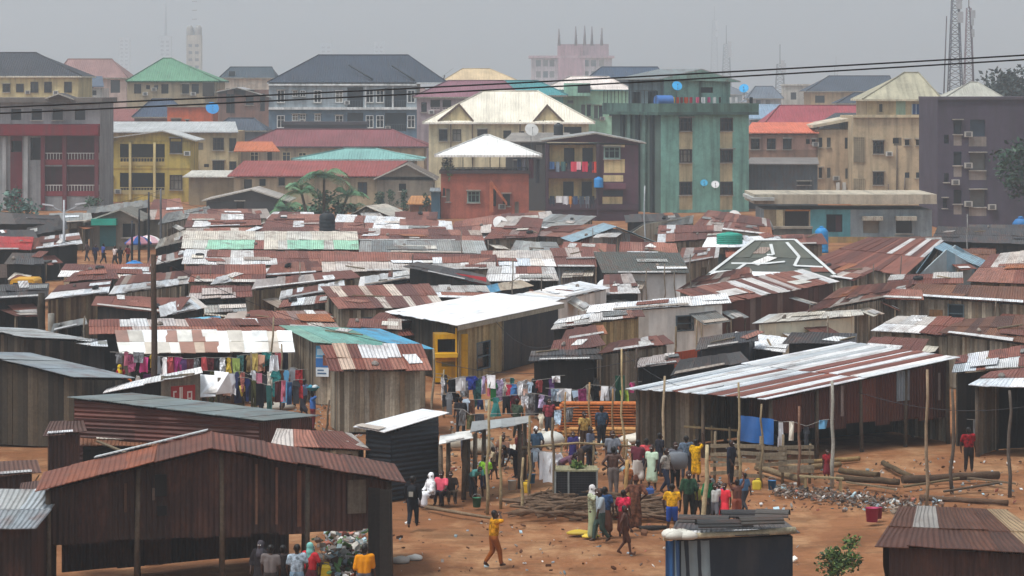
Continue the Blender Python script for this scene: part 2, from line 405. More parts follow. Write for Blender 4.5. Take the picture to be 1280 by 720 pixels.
P(726, 592, 1.5, 120, 'bend', '2c2a30', '4a3c34', 'person in black bending behind the dark mesh screen')
P(646, 598, 1.6, -60, 'bend', '24222a', '2c2a30', 'person in black bending over under the grey canopy')
P(650, 592, 1.6, 40, 'stand', '6a3434', '3a2a2c', 'person in dark red under the edge of the grey canopy')
P(670, 588, 1.62, 20, 'stand', '3f566c', '40444c', 'person in a blue grey shirt and white cap beside the hung white sheets', hair='cap')
JB, KB = P(391, 538, 1.62, 100, 'load', '3f68a8', '6a2c30', 'person in a blue shirt walking with a basin on the head past the plank shack', sleeve=1)
P(121, 516, 1.62, 8, 'stand', 'd8a818', '3a3440', 'person in a yellow shirt beside the long rust shed at the left', hair='cap')
P(108, 514, 1.65, 0, 'stand', 'c83c3c', '2a3050', 'person in a red and blue shirt left of the yellow shirt', hair='cap')
P(150, 500, 1.6, 30, 'stand', 'b83040', '3a2a2a', 'woman in red with a yellow head tie near the white edged stall', scarf='d8b830', btype='skirt')
P(163, 486, 1.55, -30, 'stand', 'c8a024', '4a4a50', 'person in ochre yellow left of the brown utility pole')
P(338, 758, 1.68, 178, 'stand', '6a6260', '3c3634', 'person in a taupe grey shirt in the shade below the nearest gabled shed')
P(371, 757, 1.68, 182, 'stand', '9aa8b4', '7a94a8', 'person in a pale blue shirt in the shade below the nearest gabled shed')
P(388, 752, 1.62, 150, 'stand', 'b83038', '5a2a30', 'woman in a teal headscarf and red top beside the pale blue shirt', scarf='7ab4ac', btype='skirt')
P(354, 752, 1.55, 170, 'stand', '2a2424', '2a2626', 'person in near black clothes between the taupe and pale blue shirts')
P(325, 748, 1.6, -20, 'stand', '2a2628', '2c282a', 'woman in a dark grey headscarf left of the taupe shirt', scarf='48444a', btype='robe', sleeve=1.4)
P(455, 760, 1.72, 180, 'stand', 'd08418', '5a5a60', 'man in a bright orange shirt at the right post of the nearest gabled shed', sleeve=1.1)
P(1033, 600, 1.1, 20, 'stand', '9a2c34', '7a3038', 'small child in dark red by the log benches', btype='dress', tcloth='print_cloth')
P(913, 606, 1.6, 60, 'stand', '2a2c38', '26262c', 'person in black leaning at the fence rails left of the blue tarpaulin', sleeve=1.2)
P(1211, 590, 1.65, 180, 'stand', '8a1c24', '2a2222', 'person in dark red in the dark open shed at the right edge')
P(667, 520, 1.62, 170, 'stand', '24242c', '26262e', 'person in black walking between the crowded clotheslines', btype='robe')
P(314, 512, 1.6, 90, 'stand', '24242a', '2c3038', 'person in black at the left of the market clothes'); P(337, 510, 1.6, -60, 'stand', '3a4a6a', '2a2a34', 'person in slate blue among the hanging market clothes'); P(290, 500, 1.6, 20, 'stand', '8a6a6a', '4a3a3a', 'woman in mauve under the market canopy', btype='skirt')
P(365, 512, 1.6, 200, 'stand', '5a3c3c', '2c2628', 'person in brown at the right end of the market clothes'); P(212, 478, 1.6, 0, 'stand', '8c8c8c', '4a4a52', 'person in grey under the market canopy right of the brown utility pole'); P(270, 482, 1.6, 40, 'stand', '3a5a8a', '2a3040', 'person in blue under the middle of the market canopy')
P(9, 412, 1.6, 40, 'stand', 'c84848', '7a3a3a', 'person in a salmon red shirt near the yellow van', small=True); P(34, 396, 1.5, -40, 'stand', 'd07078', '5a4a50', 'person in a pink shirt right of the yellow van', small=True)
FP = 'far passers-by near the teal awning shop'
for x, y, t, b, l_ in ((119, 331, '2a3050', '24242c', 'far person in navy below the teal awning shop'), (129, 330, '3f4c8a', '2a2c3c', 'far person in royal blue right of the navy one'), (144, 333, 'd8c8c4', '3a3438', 'far person in a cream shirt below the dark shop window'), (150, 334, '24242a', '2a2a30', 'far person in black right of the cream shirt'), (109, 327, '6a5a5a', '3a3a44', 'far person in dull brown left of the navy one'), (160, 332, '9a4a4a', '3a3a44', 'far person in brick red near the market umbrellas')):
    P(x, y, 1.65, R.uniform(0, 360), 'walk', t, b, l_, small=True, group=FP)
for x, y, h, a, ps, t, b, l_, kw in [
 (581, 596, 1.6, 60, 'stand', '4a4a52', '2c2c34', 'person in charcoal at the left end of the grey canopy', {}), (629, 582, 1.6, -20, 'sit', '7a5a4a', '3a302c', 'person in brown sitting behind the grey canopy poles', {}), (616, 600, 1.2, 100, 'walk', 'b8a88a', '4a3c34', 'small child in tan behind the lime green child', dict(btype='shorts')),
 (752, 560, 1.65, 200, 'stand', '3a4a5c', '2a2a30', 'person in dark slate blue in front of the plank stack', {}), (730, 566, 1.6, 30, 'stand', 'b89858', '4a3a30', 'person in tan at the left of the plank stack', {}), (824, 596, 1.6, 120, 'stand', '2c2c34', '3a3a44', 'person in black right of the pale mint dress', {}),
 (832, 618, 1.62, 60, 'walk', 'a8a49c', '2c3040', 'person in pale grey walking behind the sack carrier', {}), (858, 600, 1.6, 180, 'stand', '5c6a7a', '33343c', 'person in steel blue behind the yellow dress', {}), (702, 606, 1.5, 70, 'bend', '6a4a5a', '4a3a44', 'woman in plum bending at the mesh cage corner', dict(btype='skirt')),
 (786, 625, 1.25, -40, 'stand', '9a5a34', '5a4030', 'child in rust brown by the stout pale post', dict(btype='shorts')), (872, 650, 1.2, 20, 'stand', '8a8a44', '44403a', 'small child in olive between green patterned shirt and green jacket', dict(btype='shorts')), (931, 640, 1.3, 220, 'walk', '4a6a8a', '3a3a40', 'child in faded blue behind the raised arms child', {}),
 (686, 548, 1.6, 10, 'stand', '8a3a44', '3a3a44', 'person in wine red behind the white sheets', {}), (646, 548, 1.6, 150, 'stand', '3c4a3c', '2c302c', 'person in moss green between poles left of the white sheets', {}), (576, 545, 1.6, 180, 'stand', '2c2a2e', '2a2a2e', 'person in black near the cream awning', {}),
 (186, 505, 1.6, 20, 'stand', '6a3a6a', '4a3040', 'woman in purple left of the brown utility pole foot', dict(btype='skirt')), (238, 500, 1.6, -20, 'stand', 'c8b8a8', '5a4a44', 'person in cream under the market canopy behind the red sign', {}), (352, 516, 1.2, 60, 'stand', 'c84a6a', '3a3a4a', 'child in raspberry pink below the market clothes', dict(btype='dress')), (135, 508, 1.6, 200, 'stand', '3a5a4a', '2c2c30', 'person in bottle green right of the yellow shirt', {}), (326, 520, 1.5, 120, 'bend', '4a4a5a', '2c2c34', 'person bending over the tan bundle in the market', {})]:
    P(x, y, h, a, ps, t, b, l_, **kw)
for x, y, t, b, l_ in ((143, 504, 'c87898', '6a3a4a', 'woman in rose pink between the yellow shirt and the red dress crowd'), (157, 512, 'd8702c', '4a3a3a', 'person in bright orange near the white edged stall'), (172, 506, 'e0d8d0', '4a4a52', 'person in white left of the utility pole foot'), (205, 512, '2c7a5a', '2c2c38', 'person in emerald right of the utility pole foot'), (276, 516, 'b83a5a', '3a2a34', 'person in cherry red right of the white tarpaulin awning'), (299, 520, 'd8c060', '4a4438', 'person in pale yellow at the left of the market rack'), (380, 520, '6a7a9a', '3a3a44', 'person in dusty blue right of the market rack'), (98, 508, '5a4a7a', '2c2a38', 'person in dull violet left of the red and blue shirt')):
    P(x, y, R.uniform(1.5, 1.7), R.uniform(0, 360), R.choice(['stand', 'walk', 'hips']), t, b, l_, btype=R.choice(['trousers', 'skirt']))
run_people()
# things they carry and sit on
m = MB(); c = K2.P(0, -.095, .68); m.rings([[c + K2.r * (math.cos(a) * w_) - K2.f * (abs(math.sin(a)) * d_ if math.sin(a) > 0 else -.02) + V((0, 0, z)) for a in [k * PI / 6 for k in range(12)]] for w_, d_, z in ((.12, .1, -.16), (.16, .17, -.12), (.16, .18, .1), (.13, .12, .2), (.05, .03, .24))], '24262a'); root = thing('backpack', 'dark backpack with a pale patch on the back of the person in black', 'backpack', c)
obj('bag', m, 'cloth', root); m = MB(); cc = c - K2.f * .185; m.box(cc - K2.r * .07 - V((0, 0, .1)), K2.r * .14, -K2.f * .01, V((0, 0, .16)), '9a968c'); obj('patch', m, 'cloth', root)
m = MB(); [m.tube([c + K2.r * s * .09 + V((0, 0, .18)), K2.P(.06 * s, .03, .83), K2.P(.07 * s, .085, .74), K2.P(.085 * s, .03, .62)], .02, '1c1c20', 5) for s in (-1, 1)]; obj('strap', m, 'cloth', root)
m = MB(); c = KC.P(0, .2, .63); m.rings([[c + KC.r * (math.cos(a) * w_) + KC.f * (math.sin(a) * d_) + V((0, 0, z)) for a in [k * PI / 7 for k in range(14)]] for w_, d_, z in ((.2, .1, -.3), (.36, .2, -.26), (.4, .24, 0), (.37, .2, .24), (.2, .1, .3))], '666c74'); solo('sack', m, 'tarp', 'big grey sack held by a man near the open shed', 'sack')
m = MB(); c = KB.P(0, 0, 1.0); m.lathe(c, [(.16, 0), (.27, .14), (.29, .15), (.26, .14), (.2, .06)], '3a8a9a', 14); root = thing('basin', 'teal basin of pale bundles on the head of the person in blue', 'basin', c); obj('bowl', m, 'paint', root)
m = MB(); [m.lathe(c + V((R.uniform(-.12, .12), R.uniform(-.12, .12), .06)), [(.05, 0), (.1, .08), (.08, .15), (.02, .18)], R.choice(['d8d8d4', 'b8c8cc', '4a90a8']), 7) for _ in range(5)]; obj('contents', m, 'cloth', root)
m = MB(); p = W(541, 630); u = V((1, .08, 0)); root = thing('bench', 'rough plank bench under the seated people beside the black kiosk', 'bench', p)
m.box(p + V((-.5, -.06, .40)), u * 1.35, V((0, .3, 0)), V((0, 0, .04)), '6a5844'); obj('seat', m, 'old_board', root)
for t in (-.4, .75):
    m = MB(); m.box(p + V((t, 0, 0)), V((.06, 0, 0)), V((0, .2, 0)), V((0, 0, .4)), '584838'); obj('leg', m, 'old_board', root)
m = MB(); c = W(737, 588) + V((.32, -.22, .86)); m.lathe(c, [(.08, 0), (.2, .1), (.21, .12), (.17, .1), (.1, .05)], 'e8e8e6', 12); solo('bowl', m, 'paint', 'white bowl held by the slate shirted person', 'bowl')
# ------------------------------------------------------------------ background buildings
class Face:
    """vertical plane through O along unit vector u; n points out of the wall"""
    def __init__(s, O, u):
        s.O = V((O.x, O.y, 0)); s.u = V((u.x, u.y, 0)).normalized(); s.n = V((s.u.y, -s.u.x, 0))
    def off(s, d): return Face(s.O - s.n * d, s.u)
    def st(s, px, py):
        dx = (px - 640) / F
        # O + a*u = t*(dx, 1)
        det = s.u.x * -1 - (-dx) * s.u.y
        a = (-s.O.x * -1 - (-dx) * -s.O.y) / det
        p = s.O + s.u * a
        return a, H - (py - HY) / F * p.y
    def P(s, a, z, out=0.0): return s.O + s.u * a + s.n * out + V((0, 0, z))

def rect(fc, r):
    a0, z1 = fc.st(r[0], r[1]); a1, z0 = fc.st(r[2], r[3])
    return a0, a1, z0, z1

def facade(mb, fc, s0, s1, z0, z1, holes, col, bands=(), topz=None):
    """wall with real openings; holes (a0,a1,b0,b1,depth,backcolour or None); bands (a0,a1,b0,b1,colour)"""
    ss = sorted(set([s0, s1] + [min(max(x, s0), s1) for h in list(holes) + list(bands) for x in h[:2]]))
    zs = sorted(set([z0, z1] + [min(max(x, z0), z1) for h in list(holes) + list(bands) for x in h[2:4]]))
    for a, b in zip(ss, ss[1:]):
        for c, d in zip(zs, zs[1:]):
            m, q = (a + b) / 2, (c + d) / 2
            if b - a < 1e-5 or d - c < 1e-5: continue
            if any(h[0] < m < h[1] and h[2] < q < h[3] for h in holes): continue
            cc = col
            for h in bands:
                if h[0] < m < h[1] and h[2] < q < h[3]: cc = h[4]
            mb.face([fc.P(a, c), fc.P(b, c), fc.P(b, d), fc.P(a, d)], cc)
    for a, b, c, d, dp, bc in holes:
        rc = col if bc is None else bc
        for p, q in (((a, c), (a, d)), ((a, d), (b, d)), ((b, d), (b, c)), ((b, c), (a, c))):
            mb.face([fc.P(*p), fc.P(*q), fc.P(*q, -dp), fc.P(*p, -dp)], rc)
        if bc is not None:
            mb.face([fc.P(a, c, -dp), fc.P(b, c, -dp), fc.P(b, d, -dp), fc.P(a, d, -dp)], bc)

GLASS = ['20262c', '2a3238', '1c2024', '333c44', '252b33', '3a4146', '20262c', '1c2228', '6a6c6a', '8a8478', '3c4a58']
STY = {'w': ('e8e8e4', .14), 'd': (None, .35), 'b': ('3a2d28', .18), 'c': ('c9bb98', .16), 'g': ('7f9a92', .18)}

def window(root, fc, h, style):
    a, b, c, d = h[:4]; fcol, dp = STY[style]
    gm = MB(); gm.face([fc.P(a, c, -dp), fc.P(b, c, -dp), fc.P(b, d, -dp), fc.P(a, d, -dp)], R.choice(GLASS))
    w = obj('window', gm, 'glass', root)
    if fcol:
        fm = MB(); t = max(.07, (b - a) * .09)
        o = fc.P(a - .04, c - .04, -dp + .02); n = fc.n * (dp + .06)
        W_, H_ = b - a + .08, d - c + .08; u, z = fc.u, V((0, 0, 1))
        fm.box(o, u * W_, n, z * t, fcol); fm.box(o + z * (H_ - t), u * W_, n, z * t, fcol)
        fm.box(o + z * t, u * t, n, z * (H_ - 2 * t), fcol); fm.box(o + z * t + u * (W_ - t), u * t, n, z * (H_ - 2 * t), fcol)
        k = 2 if W_ > 1.3 else 1
        for i in range(1, k + 1):
            fm.box(o + z * t + u * (W_ * i / (k + 1) - .035), u * .07, n * .5, z * (H_ - 2 * t), fcol)
        if H_ > .9: fm.box(o + z * (H_ * .62), u * W_ , n * .4, z * .06, fcol)
        obj('frame', fm, 'paint', w)

def railing(root, fc, a0, a1, z0, z1, col, solid=0.0, out=.05, rail=None):
    m = MB(); u, n, z = fc.u, fc.n, V((0, 0, 1)); o = fc.P(a0, z0, out - .1)
    hgt = z1 - z0
    if solid: m.box(o, u * (a1 - a0), n * .1, z * hgt * solid, col)
    rc = rail or col
    if solid < 1:
        m.box(o + z * (hgt - .08), u * (a1 - a0), n * .1, z * .08, rc)
        k = max(2, int((a1 - a0) / .35))
        for i in range(k + 1):
            m.box(o + u * ((a1 - a0 - .06) * i / k) + z * hgt * solid, u * .06, n * .06, z * (hgt * (1 - solid) - .08), rc)
    return obj('railing', m, 'paint', root)

def roof_part(root, fc, dep, spec, mat='tile_roof'):
    k = spec[0]; m = MB()
    if k == 'hip':
        _, e0, e1, ey, r0, r1, ry, col = spec[:8]; ov = .5
        f0, fb, fr = fc.off(-ov), fc.off(dep + ov), fc.off(dep / 2)
        a0, z = f0.st(e0, ey); a1, _z = f0.st(e1, ey); b0, zr = fr.st(r0, ry); b1, _z = fr.st(r1, ry)
        E0, E1, B1, B0 = f0.P(a0, z), f0.P(a1, z), fb.P(a1, z), fb.P(a0, z); R0, R1 = fr.P(b0, zr), fr.P(b1, zr)
        m.face([E0, E1, R1, R0], col); m.face([B1, B0, R0, R1], col); m.face([B0, E0, R0], col); m.face([E1, B1, R1], col)
        dn = V((0, 0, -.22)); ring = [E0, E1, B1, B0]; fas = spec[8] if len(spec) > 8 else '8a8478'
        for i in range(4):
            p, q = ring[i], ring[(i + 1) % 4]; m.face([p + dn, q + dn, q, p], fas)
        m.face([p + dn for p in ring[::-1]], fas)
        cap = hx(col); cap = tuple(x * .8 for x in cap)
        for p, q in ((R0, R1), (E0, R0), (E1, R1)):
            if (p - q).length > .3: m.tube([p + V((0, 0, .03)), q + V((0, 0, .03))], .11, cap, 5)
    elif k == 'gab':
        _, e0, ey0, ax, ay, e1, ey1, col, wcol = spec; ov = .6
        f0, fb = fc.off(-ov), fc.off(dep + ov)
        P = [f0.st(e0, ey0), f0.st(ax, ay), f0.st(e1, ey1)]
        up = V((0, 0, .14))
        for (p, q) in ((P[0], P[1]), (P[1], P[2])):
            m.face([f0.P(*p) + up, f0.P(*q) + up, fb.P(*q) + up, fb.P(*p) + up], col)
            m.face([f0.P(*p), fb.P(*p), fb.P(*q), f0.P(*q)], '4a4540')
            m.face([f0.P(*p), f0.P(*q), f0.P(*q) + up, f0.P(*p) + up], 'b8b4aa')
        for i in (0, 2): m.face([f0.P(*P[i]), f0.P(*P[i]) + up, fb.P(*P[i]) + up, fb.P(*P[i])], 'b8b4aa')
        g = MB(); g.face([fc.P(*P[0]), fc.P(P[2][0], P[2][1]), fc.P(P[1][0], P[1][1])], wcol)
        obj('gable', g, 'plaster', root)
    elif k == 'slab':
        _, x0, y0, x1, y1, col = spec[:6]; ov = spec[6] if len(spec) > 6 else .6
        f0 = fc.off(-ov); a0, a1, z0, z1 = rect(f0, (x0, y0, x1, y1))
        m.box(f0.P(a0, z0), f0.u * (a1 - a0), -f0.n * (dep + 2 * ov), V((0, 0, z1 - z0)), col)
    elif k == 'mono':      # sheet roof rising away from the viewer: front eave, back edge row
        _, e0, e1, ey, b0, b1, by, col = spec
        f0, fb = fc.off(-.6), fc.off(dep + .4)
        P = [f0.P(*f0.st(e0, ey)), f0.P(*f0.st(e1, ey)), fb.P(*fb.st(b1, by)), fb.P(*fb.st(b0, by))]
        up = V((0, 0, .12))
        m.face([p + up for p in P], col); m.face(P[::-1], '4a4540')
        for i in range(4):
            p, q = P[i], P[(i + 1) % 4]; m.face([p, q, q + up, p + up], col)
    return obj('roof', m, 'plaster' if k == 'slab' else mat, root)

def block(label, cat, x0, x1, yt, Y, dep, wall, wins=(), roof=None, mat='plaster', yaw=0.0, name='apartment_building', bands=(), rmat='tile_roof',
          balc=(), side=None, lwins=(), roofs=(), lwid=None):
    u = V((math.cos(math.radians(yaw)), math.sin(math.radians(yaw)), 0)); O = D(x0, yt, Y)
    fc = Face(O, u); a1, _ = fc.st(x1, yt); _, z1 = fc.st(x0, yt)
    root = thing(name, label, cat, fc.P(a1 / 2, 0) - fc.n * dep / 2)
    holes = []; wl = []
    for xs, ys, w, h, st in wins:
        for x in (xs if isinstance(xs, (list, tuple)) else [xs]):
            for y in (ys if isinstance(ys, (list, tuple)) else [ys]):
                r = rect(fc, (x - w / 2, y - h / 2, x + w / 2, y + h / 2))
                dp = STY[st][1]; holes.append((*r, dp, None)); wl.append((r, st))
    for b in balc:         # (x0,y0,x1,y1,back colour,rail colour,solid share,rail height px)
        r = rect(fc, b[:4]); holes.append((*r, 1.3, b[4]))
    bd = [(*rect(fc, b[:4]), b[4]) for b in bands]
    m = MB(); facade(m, fc, 0, a1, 0, z1, holes, wall, bd)
    sd = side or wall
    lf = Face(fc.P(0, 0) - fc.n * dep, fc.n); rf = Face(fc.P(a1, 0), -fc.n); bf = Face(fc.P(a1, 0) - fc.n * dep, -fc.u)
    lh = []
    for xs, ys, w, h, st in lwins:
        for x in xs:
            for y in ys:
                r = rect(lf, (x - w / 2, y - h / 2, x + w / 2, y + h / 2)); lh.append((*r, STY[st][1], None)); window(root, lf, r, st)
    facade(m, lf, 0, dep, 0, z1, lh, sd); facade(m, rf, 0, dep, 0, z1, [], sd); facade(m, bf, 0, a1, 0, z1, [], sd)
    m.face([fc.P(0, z1), fc.P(a1, z1), fc.P(a1, z1) - fc.n * dep, fc.P(0, z1) - fc.n * dep], sd)
    obj('wall', m, mat, root)
    for r, st in wl:
        window(root, fc, r, st)
        if R.random() < .22 and Y < 450:
            am = MB(); o = fc.P(r[1] + .25, r[2] - .3, .01); am.box(o, fc.u * .8, fc.n * .35, V((0, 0, .55)), R.choice(['c8c6c0', 'b0aca4'])); am.box(o + fc.n * .36 + fc.u * .15 + V((0, 0, .08)), fc.u * .5, fc.n * .02, V((0, 0, .4)), '5a5a5a'); obj('air_conditioner', am, 'paint', root)
        if R.random() < .6 and Y < 450:
            am = MB(); am.box(fc.P(r[0] - .12, r[2] - .12, .01), fc.u * (r[1] - r[0] + .24), fc.n * .16, V((0, 0, .1)), 'a8a298'); obj('sill', am, 'plaster', root)
            if R.random() < .5: am = MB(); am.box(fc.P(r[0] - .15, r[3] + .05, .01), fc.u * (r[1] - r[0] + .3), fc.n * .5, V((0, 0, .1)), '9a948a'); obj('hood', am, 'plaster', root)
    for b in balc:
        r = rect(fc, b[:4])
        if b[5]: railing(root, fc, r[0], r[1], r[2] - .1, r[2] + b[7] * fc.P(r[0], 0).y / F, b[5], b[6], rail=b[8] if len(b) > 8 else None)
    for s in ([roof] if roof else []) + list(roofs): roof_part(root, fc, dep, s, rmat)
    return root, fc, lf

def part_rect(root, name, fc, r, out0, out1, col, mat='plaster', label=None):
    """a slab standing on a facade, given by its pixel rectangle"""
    a0, a1, z0, z1 = rect(fc, r); m = MB()
    m.box(fc.P(a0, z0, out0), fc.u * (a1 - a0), fc.n * (out1 - out0), V((0, 0, z1 - z0)), col)
    return obj(name, m, mat, root, label=label)

def dish(c, r, col, label, az=0.0, group=None, post=.6):
    """satellite dish: bowl, feed arm, mast"""
    c = V(c); root = thing('satellite_dish', label, 'satellite dish', c - V((0, 0, r + post)), group)
    ax = V((math.sin(az), -math.cos(az), .55)).normalized(); a = ax.cross(V((0, 0, 1))).normalized(); b = ax.cross(a)
    m = MB(); n = 14
    rg = [[c + (a * math.cos(2 * PI * k / n) + b * math.sin(2 * PI * k / n)) * q * r + ax * (q * q * .28 * r) for k in range(n)] for q in (.05, .4, .75, 1)]
    m.rings(rg, col); rg2 = [[p - ax * .03 for p in q] for q in rg]; m.rings(rg2[::-1], col)
    obj('bowl', m, 'paint', root)
    m = MB(); m.tube([c - b * r * -.9 + ax * .2 * r, c + ax * r * .8], .02, '666666', 5); m.tube([c + ax * r * .74, c + ax * r * .9], .06, '555555', 6); obj('feed_arm', m, 'dark_steel', root)
    m = MB(); m.tube([c - ax * .05, c - V((0, 0, r + post)) - ax * .1], .04, '6b6b6b', 6); obj('mast', m, 'dark_steel', root)
    return root

def water_tank(c, r, h, col, label, group=None):
    """plastic tank: ribbed barrel and lid"""
    root = thing('water_tank', label, 'water tank', c, group)
    pr = [(r * .96, 0)]
    for i in range(5): pr += [(r, h * (i + .15) / 5 * .8), (r, h * (i + .65) / 5 * .8), (r * .95, h * (i + .8) / 5 * .8)]
    pr += [(r * .98, h * .82), (r * .6, h * .94), (r * .3, h * .96)]
    m = MB(); m.lathe(c, pr, col, 16); obj('barrel', m, 'paint', root)
    m = MB(); m.lathe(V(c) + V((0, 0, h * .95)), [(r * .32, 0), (r * .32, h * .06), (r * .1, h * .08)], col, 12); obj('lid', m, 'paint', root)
    return root

# --- far left
block('cream block with a dark hipped roof at the far left skyline', 'building', -40, 98, 95, 430, 14, 'c8b888', [([43, 60, 85], 109, 9, 13, 'b'), ([25, 8], 110, 9, 10, 'b')],
      ('hip', -46, 102, 95, -25, 45, 66, '2c3038', 'd8d2c0'))
block('distant house with a pinkish brown hipped roof left of the green roof', 'house', 78, 158, 97, 520, 12, 'b9a49a', [([110], 110, 14, 14, 'd'), ([144], 108, 12, 16, 'd')],
      ('hip', 68, 160, 97, 85, 140, 74, '8a6a66'))
block('small house with slate blue roof and pale wall before the pinkish brown roof', 'house', 98, 128, 110, 470, 8, 'c4c4c0', [([106, 118], 116, 5, 6, 'd')], ('mono', 96, 130, 109, 100, 128, 96, '4a5666'))
b, fc, lf = block('beige house under a bright green hipped roof', 'house', 159, 271, 101, 440, 13, 'b3a386', [([172, 206, 232, 244], 111, 9, 12, 'd'), ([185, 195], 109, 5, 5, 'd')],
      ('hip', 157, 275, 101, 204, 214, 73, '5f8a70', '2f5a44'))
part_rect(b, 'corner_shade', fc, (254, 103, 268, 120), 0, .9, '3a3530')  # dark slab standing in for shade at the right wall corner
block('low maroon roofed house behind the long pale roof', 'house', 122, 180, 152, 420, 9, '7a5a55', (), ('mono', 120, 182, 152, 128, 172, 137, '7c4a46'))
block('house with a dark blue pyramid roof beside the orange wall', 'house', 168, 225, 146, 410, 9, '7d5c50', (), ('hip', 165, 232, 146, 190, 215, 124, '36455a'))
b, fc, lf = block('orange brick upper storey behind the long pale roof', 'building', 209, 266, 134, 405, 7, 'c0603e', [([234], 153, 4, 6, 'd'), ([220], 152, 12, 7, 'd')], ('slab', 208, 131, 267, 134, '9a8c7a', .2), mat='brickwork')
dish(D(265, 136, 403), .95, '2c8fd0', 'blue satellite dish on the corner of the orange brick storey', .3)
block('grey and brown house with a sloping grey roof under the two wires', 'house', 272, 336, 112, 430, 10, '8a6a5e', [([312], 122, 10, 18, 'd'), ([288], 126, 10, 30, 'b'), ([328], 128, 6, 22, 'd')], ('gab', 268, 116, 296, 110, 338, 122, '9c9c9e', '8a7468'))
block('far house with dark hipped roof just left of the large grey apartment block', 'house', 275, 340, 97, 520, 9, 'cfc4b4', [([290], 92, 8, 6, 'd')], ('hip', 274, 345, 97, 288, 340, 84, '35424c'))
block('small slate blue roofed house below the grey apartment block', 'house', 272, 332, 164, 400, 8, '6f757c', (), ('hip', 266, 334, 163, 285, 318, 148, '3f4854'))
# --- maroon balcony block
b, fc, lf = block('grey apartment block with maroon balconies at the left edge', 'building', -30, 125, 127, 325, 11, '8f9092',
      [([20, 46, 72, 100], 143, 13, 14, 'd')],
      ('slab', -34, 122, 128, 128, '6f6a66', .6), bands=[(-30, 155, 125, 170, '7a2630'), (13, 170, 28, 270, '6a2a33'), (-30, 170, 3, 270, '9a9d9f')],
      balc=[(55, 170, 124, 205, '5e3036', '7a2630', .45, 14, 'd0ccc8'), (55, 208, 124, 244, '5e3036', '7a2630', .45, 13, 'd0ccc8'), (38, 172, 52, 200, '3a3438', None, 0, 0), (14, 176, 27, 190, '2c2c30', None, 0, 0)])
part_rect(b, 'balcony_band', fc, (-30, 156, 124, 169), 0, .9, '7a2630')
for x in (6, 33, 54, 81, 121): part_rect(b, 'pilaster', fc, (x - 2.5, 170, x + 2.5, 262), .01, .35, 'a3a5a6' if x < 50 else '6d3038')
root = thing('roof_shelter', 'small dark gabled shelter on top of the maroon balcony block', 'shelter', D(74, 126, 324)); f2 = Face(D(58, 126, 324), V((1, 0, 0)))
roof_part(root, f2, 4, ('gab', 56, 124, 73, 118, 92, 125, '4a4644', '5a5048'))
m = MB(); [m.tube([D(x, 127, 323), D(x, 123, 323)], .08, '5a5048') for x in (60, 88)]; obj('post', m, 'dark_steel', root)
# --- yellow house + beige neighbour
b, fc, lf = block('beige two storey building under the long pale grey roof', 'building', 128, 297, 164, 375, 10, 'b9a780', [([273], 180, 13, 15, 'b'), ([291], 181, 8, 16, 'b'), ([250], 183, 8, 9, 'd'), ([273], 208, 14, 14, 'b'), ([291], 207, 8, 10, 'b'), ([242], 206, 7, 9, 'd')],
      ('mono', 122, 298, 166, 126, 294, 153, 'aeb0b0'))
b, fc, lf = block('yellow two storey house with a white gabled roof', 'house', 118, 238, 176, 350, 9, 'c4ac58', [([133], 185, 16, 16, 'b'), ([220], 182, 15, 19, 'b'), ([133], 230, 16, 18, 'b'), ([220], 228, 15, 18, 'b')],
      None, balc=[(150, 180, 206, 206, '4a4236', 'b8a060', .5, 9), (150, 216, 206, 242, '3a342e', 'b0a070', .6, 8)], bands=[(118, 210, 238, 213, 'a88a3a')])
roof_part(b, fc, 9, ('gab', 116, 176, 203, 164.5, 245, 177, 'b9bab8', 'c4ac58'))
for x in (163, 193.5): part_rect(b, 'pillar', fc, (x - 1.5, 178, x + 1.5, 250), .05, .4, 'd8c48a')
# --- big grey blue apartment block
GB = '7f90a0'
b, fc, lf = block('large grey blue apartment block with dark hipped roof and white window frames', 'building', 336, 521, 104, 430, 16, 'a0aab0',
      [([351, 397, 424, 462, 475, 514], 120.5, 9, 15, 'w'), ([369, 378.5], 117, 6, 7, 'w'), ([351, 424, 462, 475, 514], 152, 9, 15, 'w'), ([369, 378.5, 397], 147, 7, 8, 'w')],
      ('hip', 334, 559, 103, 398, 510, 69, '2e3846', 'd8dcdc'), bands=[(336, 136, 521, 200, '5f7688')],
      balc=[(434, 109, 454, 134, '36424c', '4a545c', 0, 9), (481, 110, 508, 134, '36424c', '4a545c', 0, 9), (434, 141, 454, 164, '36424c', '4a545c', 0, 9), (481, 141, 508, 164, '36424c', '4a545c', 0, 9)])
for r in ((336, 103, 521, 107), (336, 134, 521, 137)): part_rect(b, 'cornice', fc, r, .01, .5, 'e0e2e0')
for x in (457, 491): part_rect(b, 'pilaster', fc, (x - 1, 107, x + 1, 134), .02, .3, 'dfe0de')
m = MB(); fr = fc.off(2)
for a, c in (((436, 82), (466, 100)), ((490, 83), (518, 101))):
    m = MB(); m.tube([fr.P(*fr.st(*a)) + V((0, 0, .1)), fc.P(*fc.st(*c), .2) + V((0, 0, .1))], .14, '1c222a', 5); obj('roof_valley', m, 'dark_steel', b)
pass
root = thing('roof_hatch', 'teal glazed rooftop hatch at the right end of the dark hipped roof', 'hatch', D(558, 102, 436)); m = MB(); m.box(D(551, 97, 436), D(563, 88, 436) - D(551, 97, 436), V((0, 1, 0)), V((.5, 0, .4)), '4f8f9a'); m.tube([D(553, 104, 436.5), D(556, 94, 436.5)], .1, '8a8a88', 5); obj('glass_panel', m, 'glass', root)
block('distant house with a tan hipped roof right of the grey blue block', 'house', 556, 640, 101, 620, 14, 'c8baa0', (), ('hip', 553, 648, 101, 578, 612, 86, 'c9b089'))
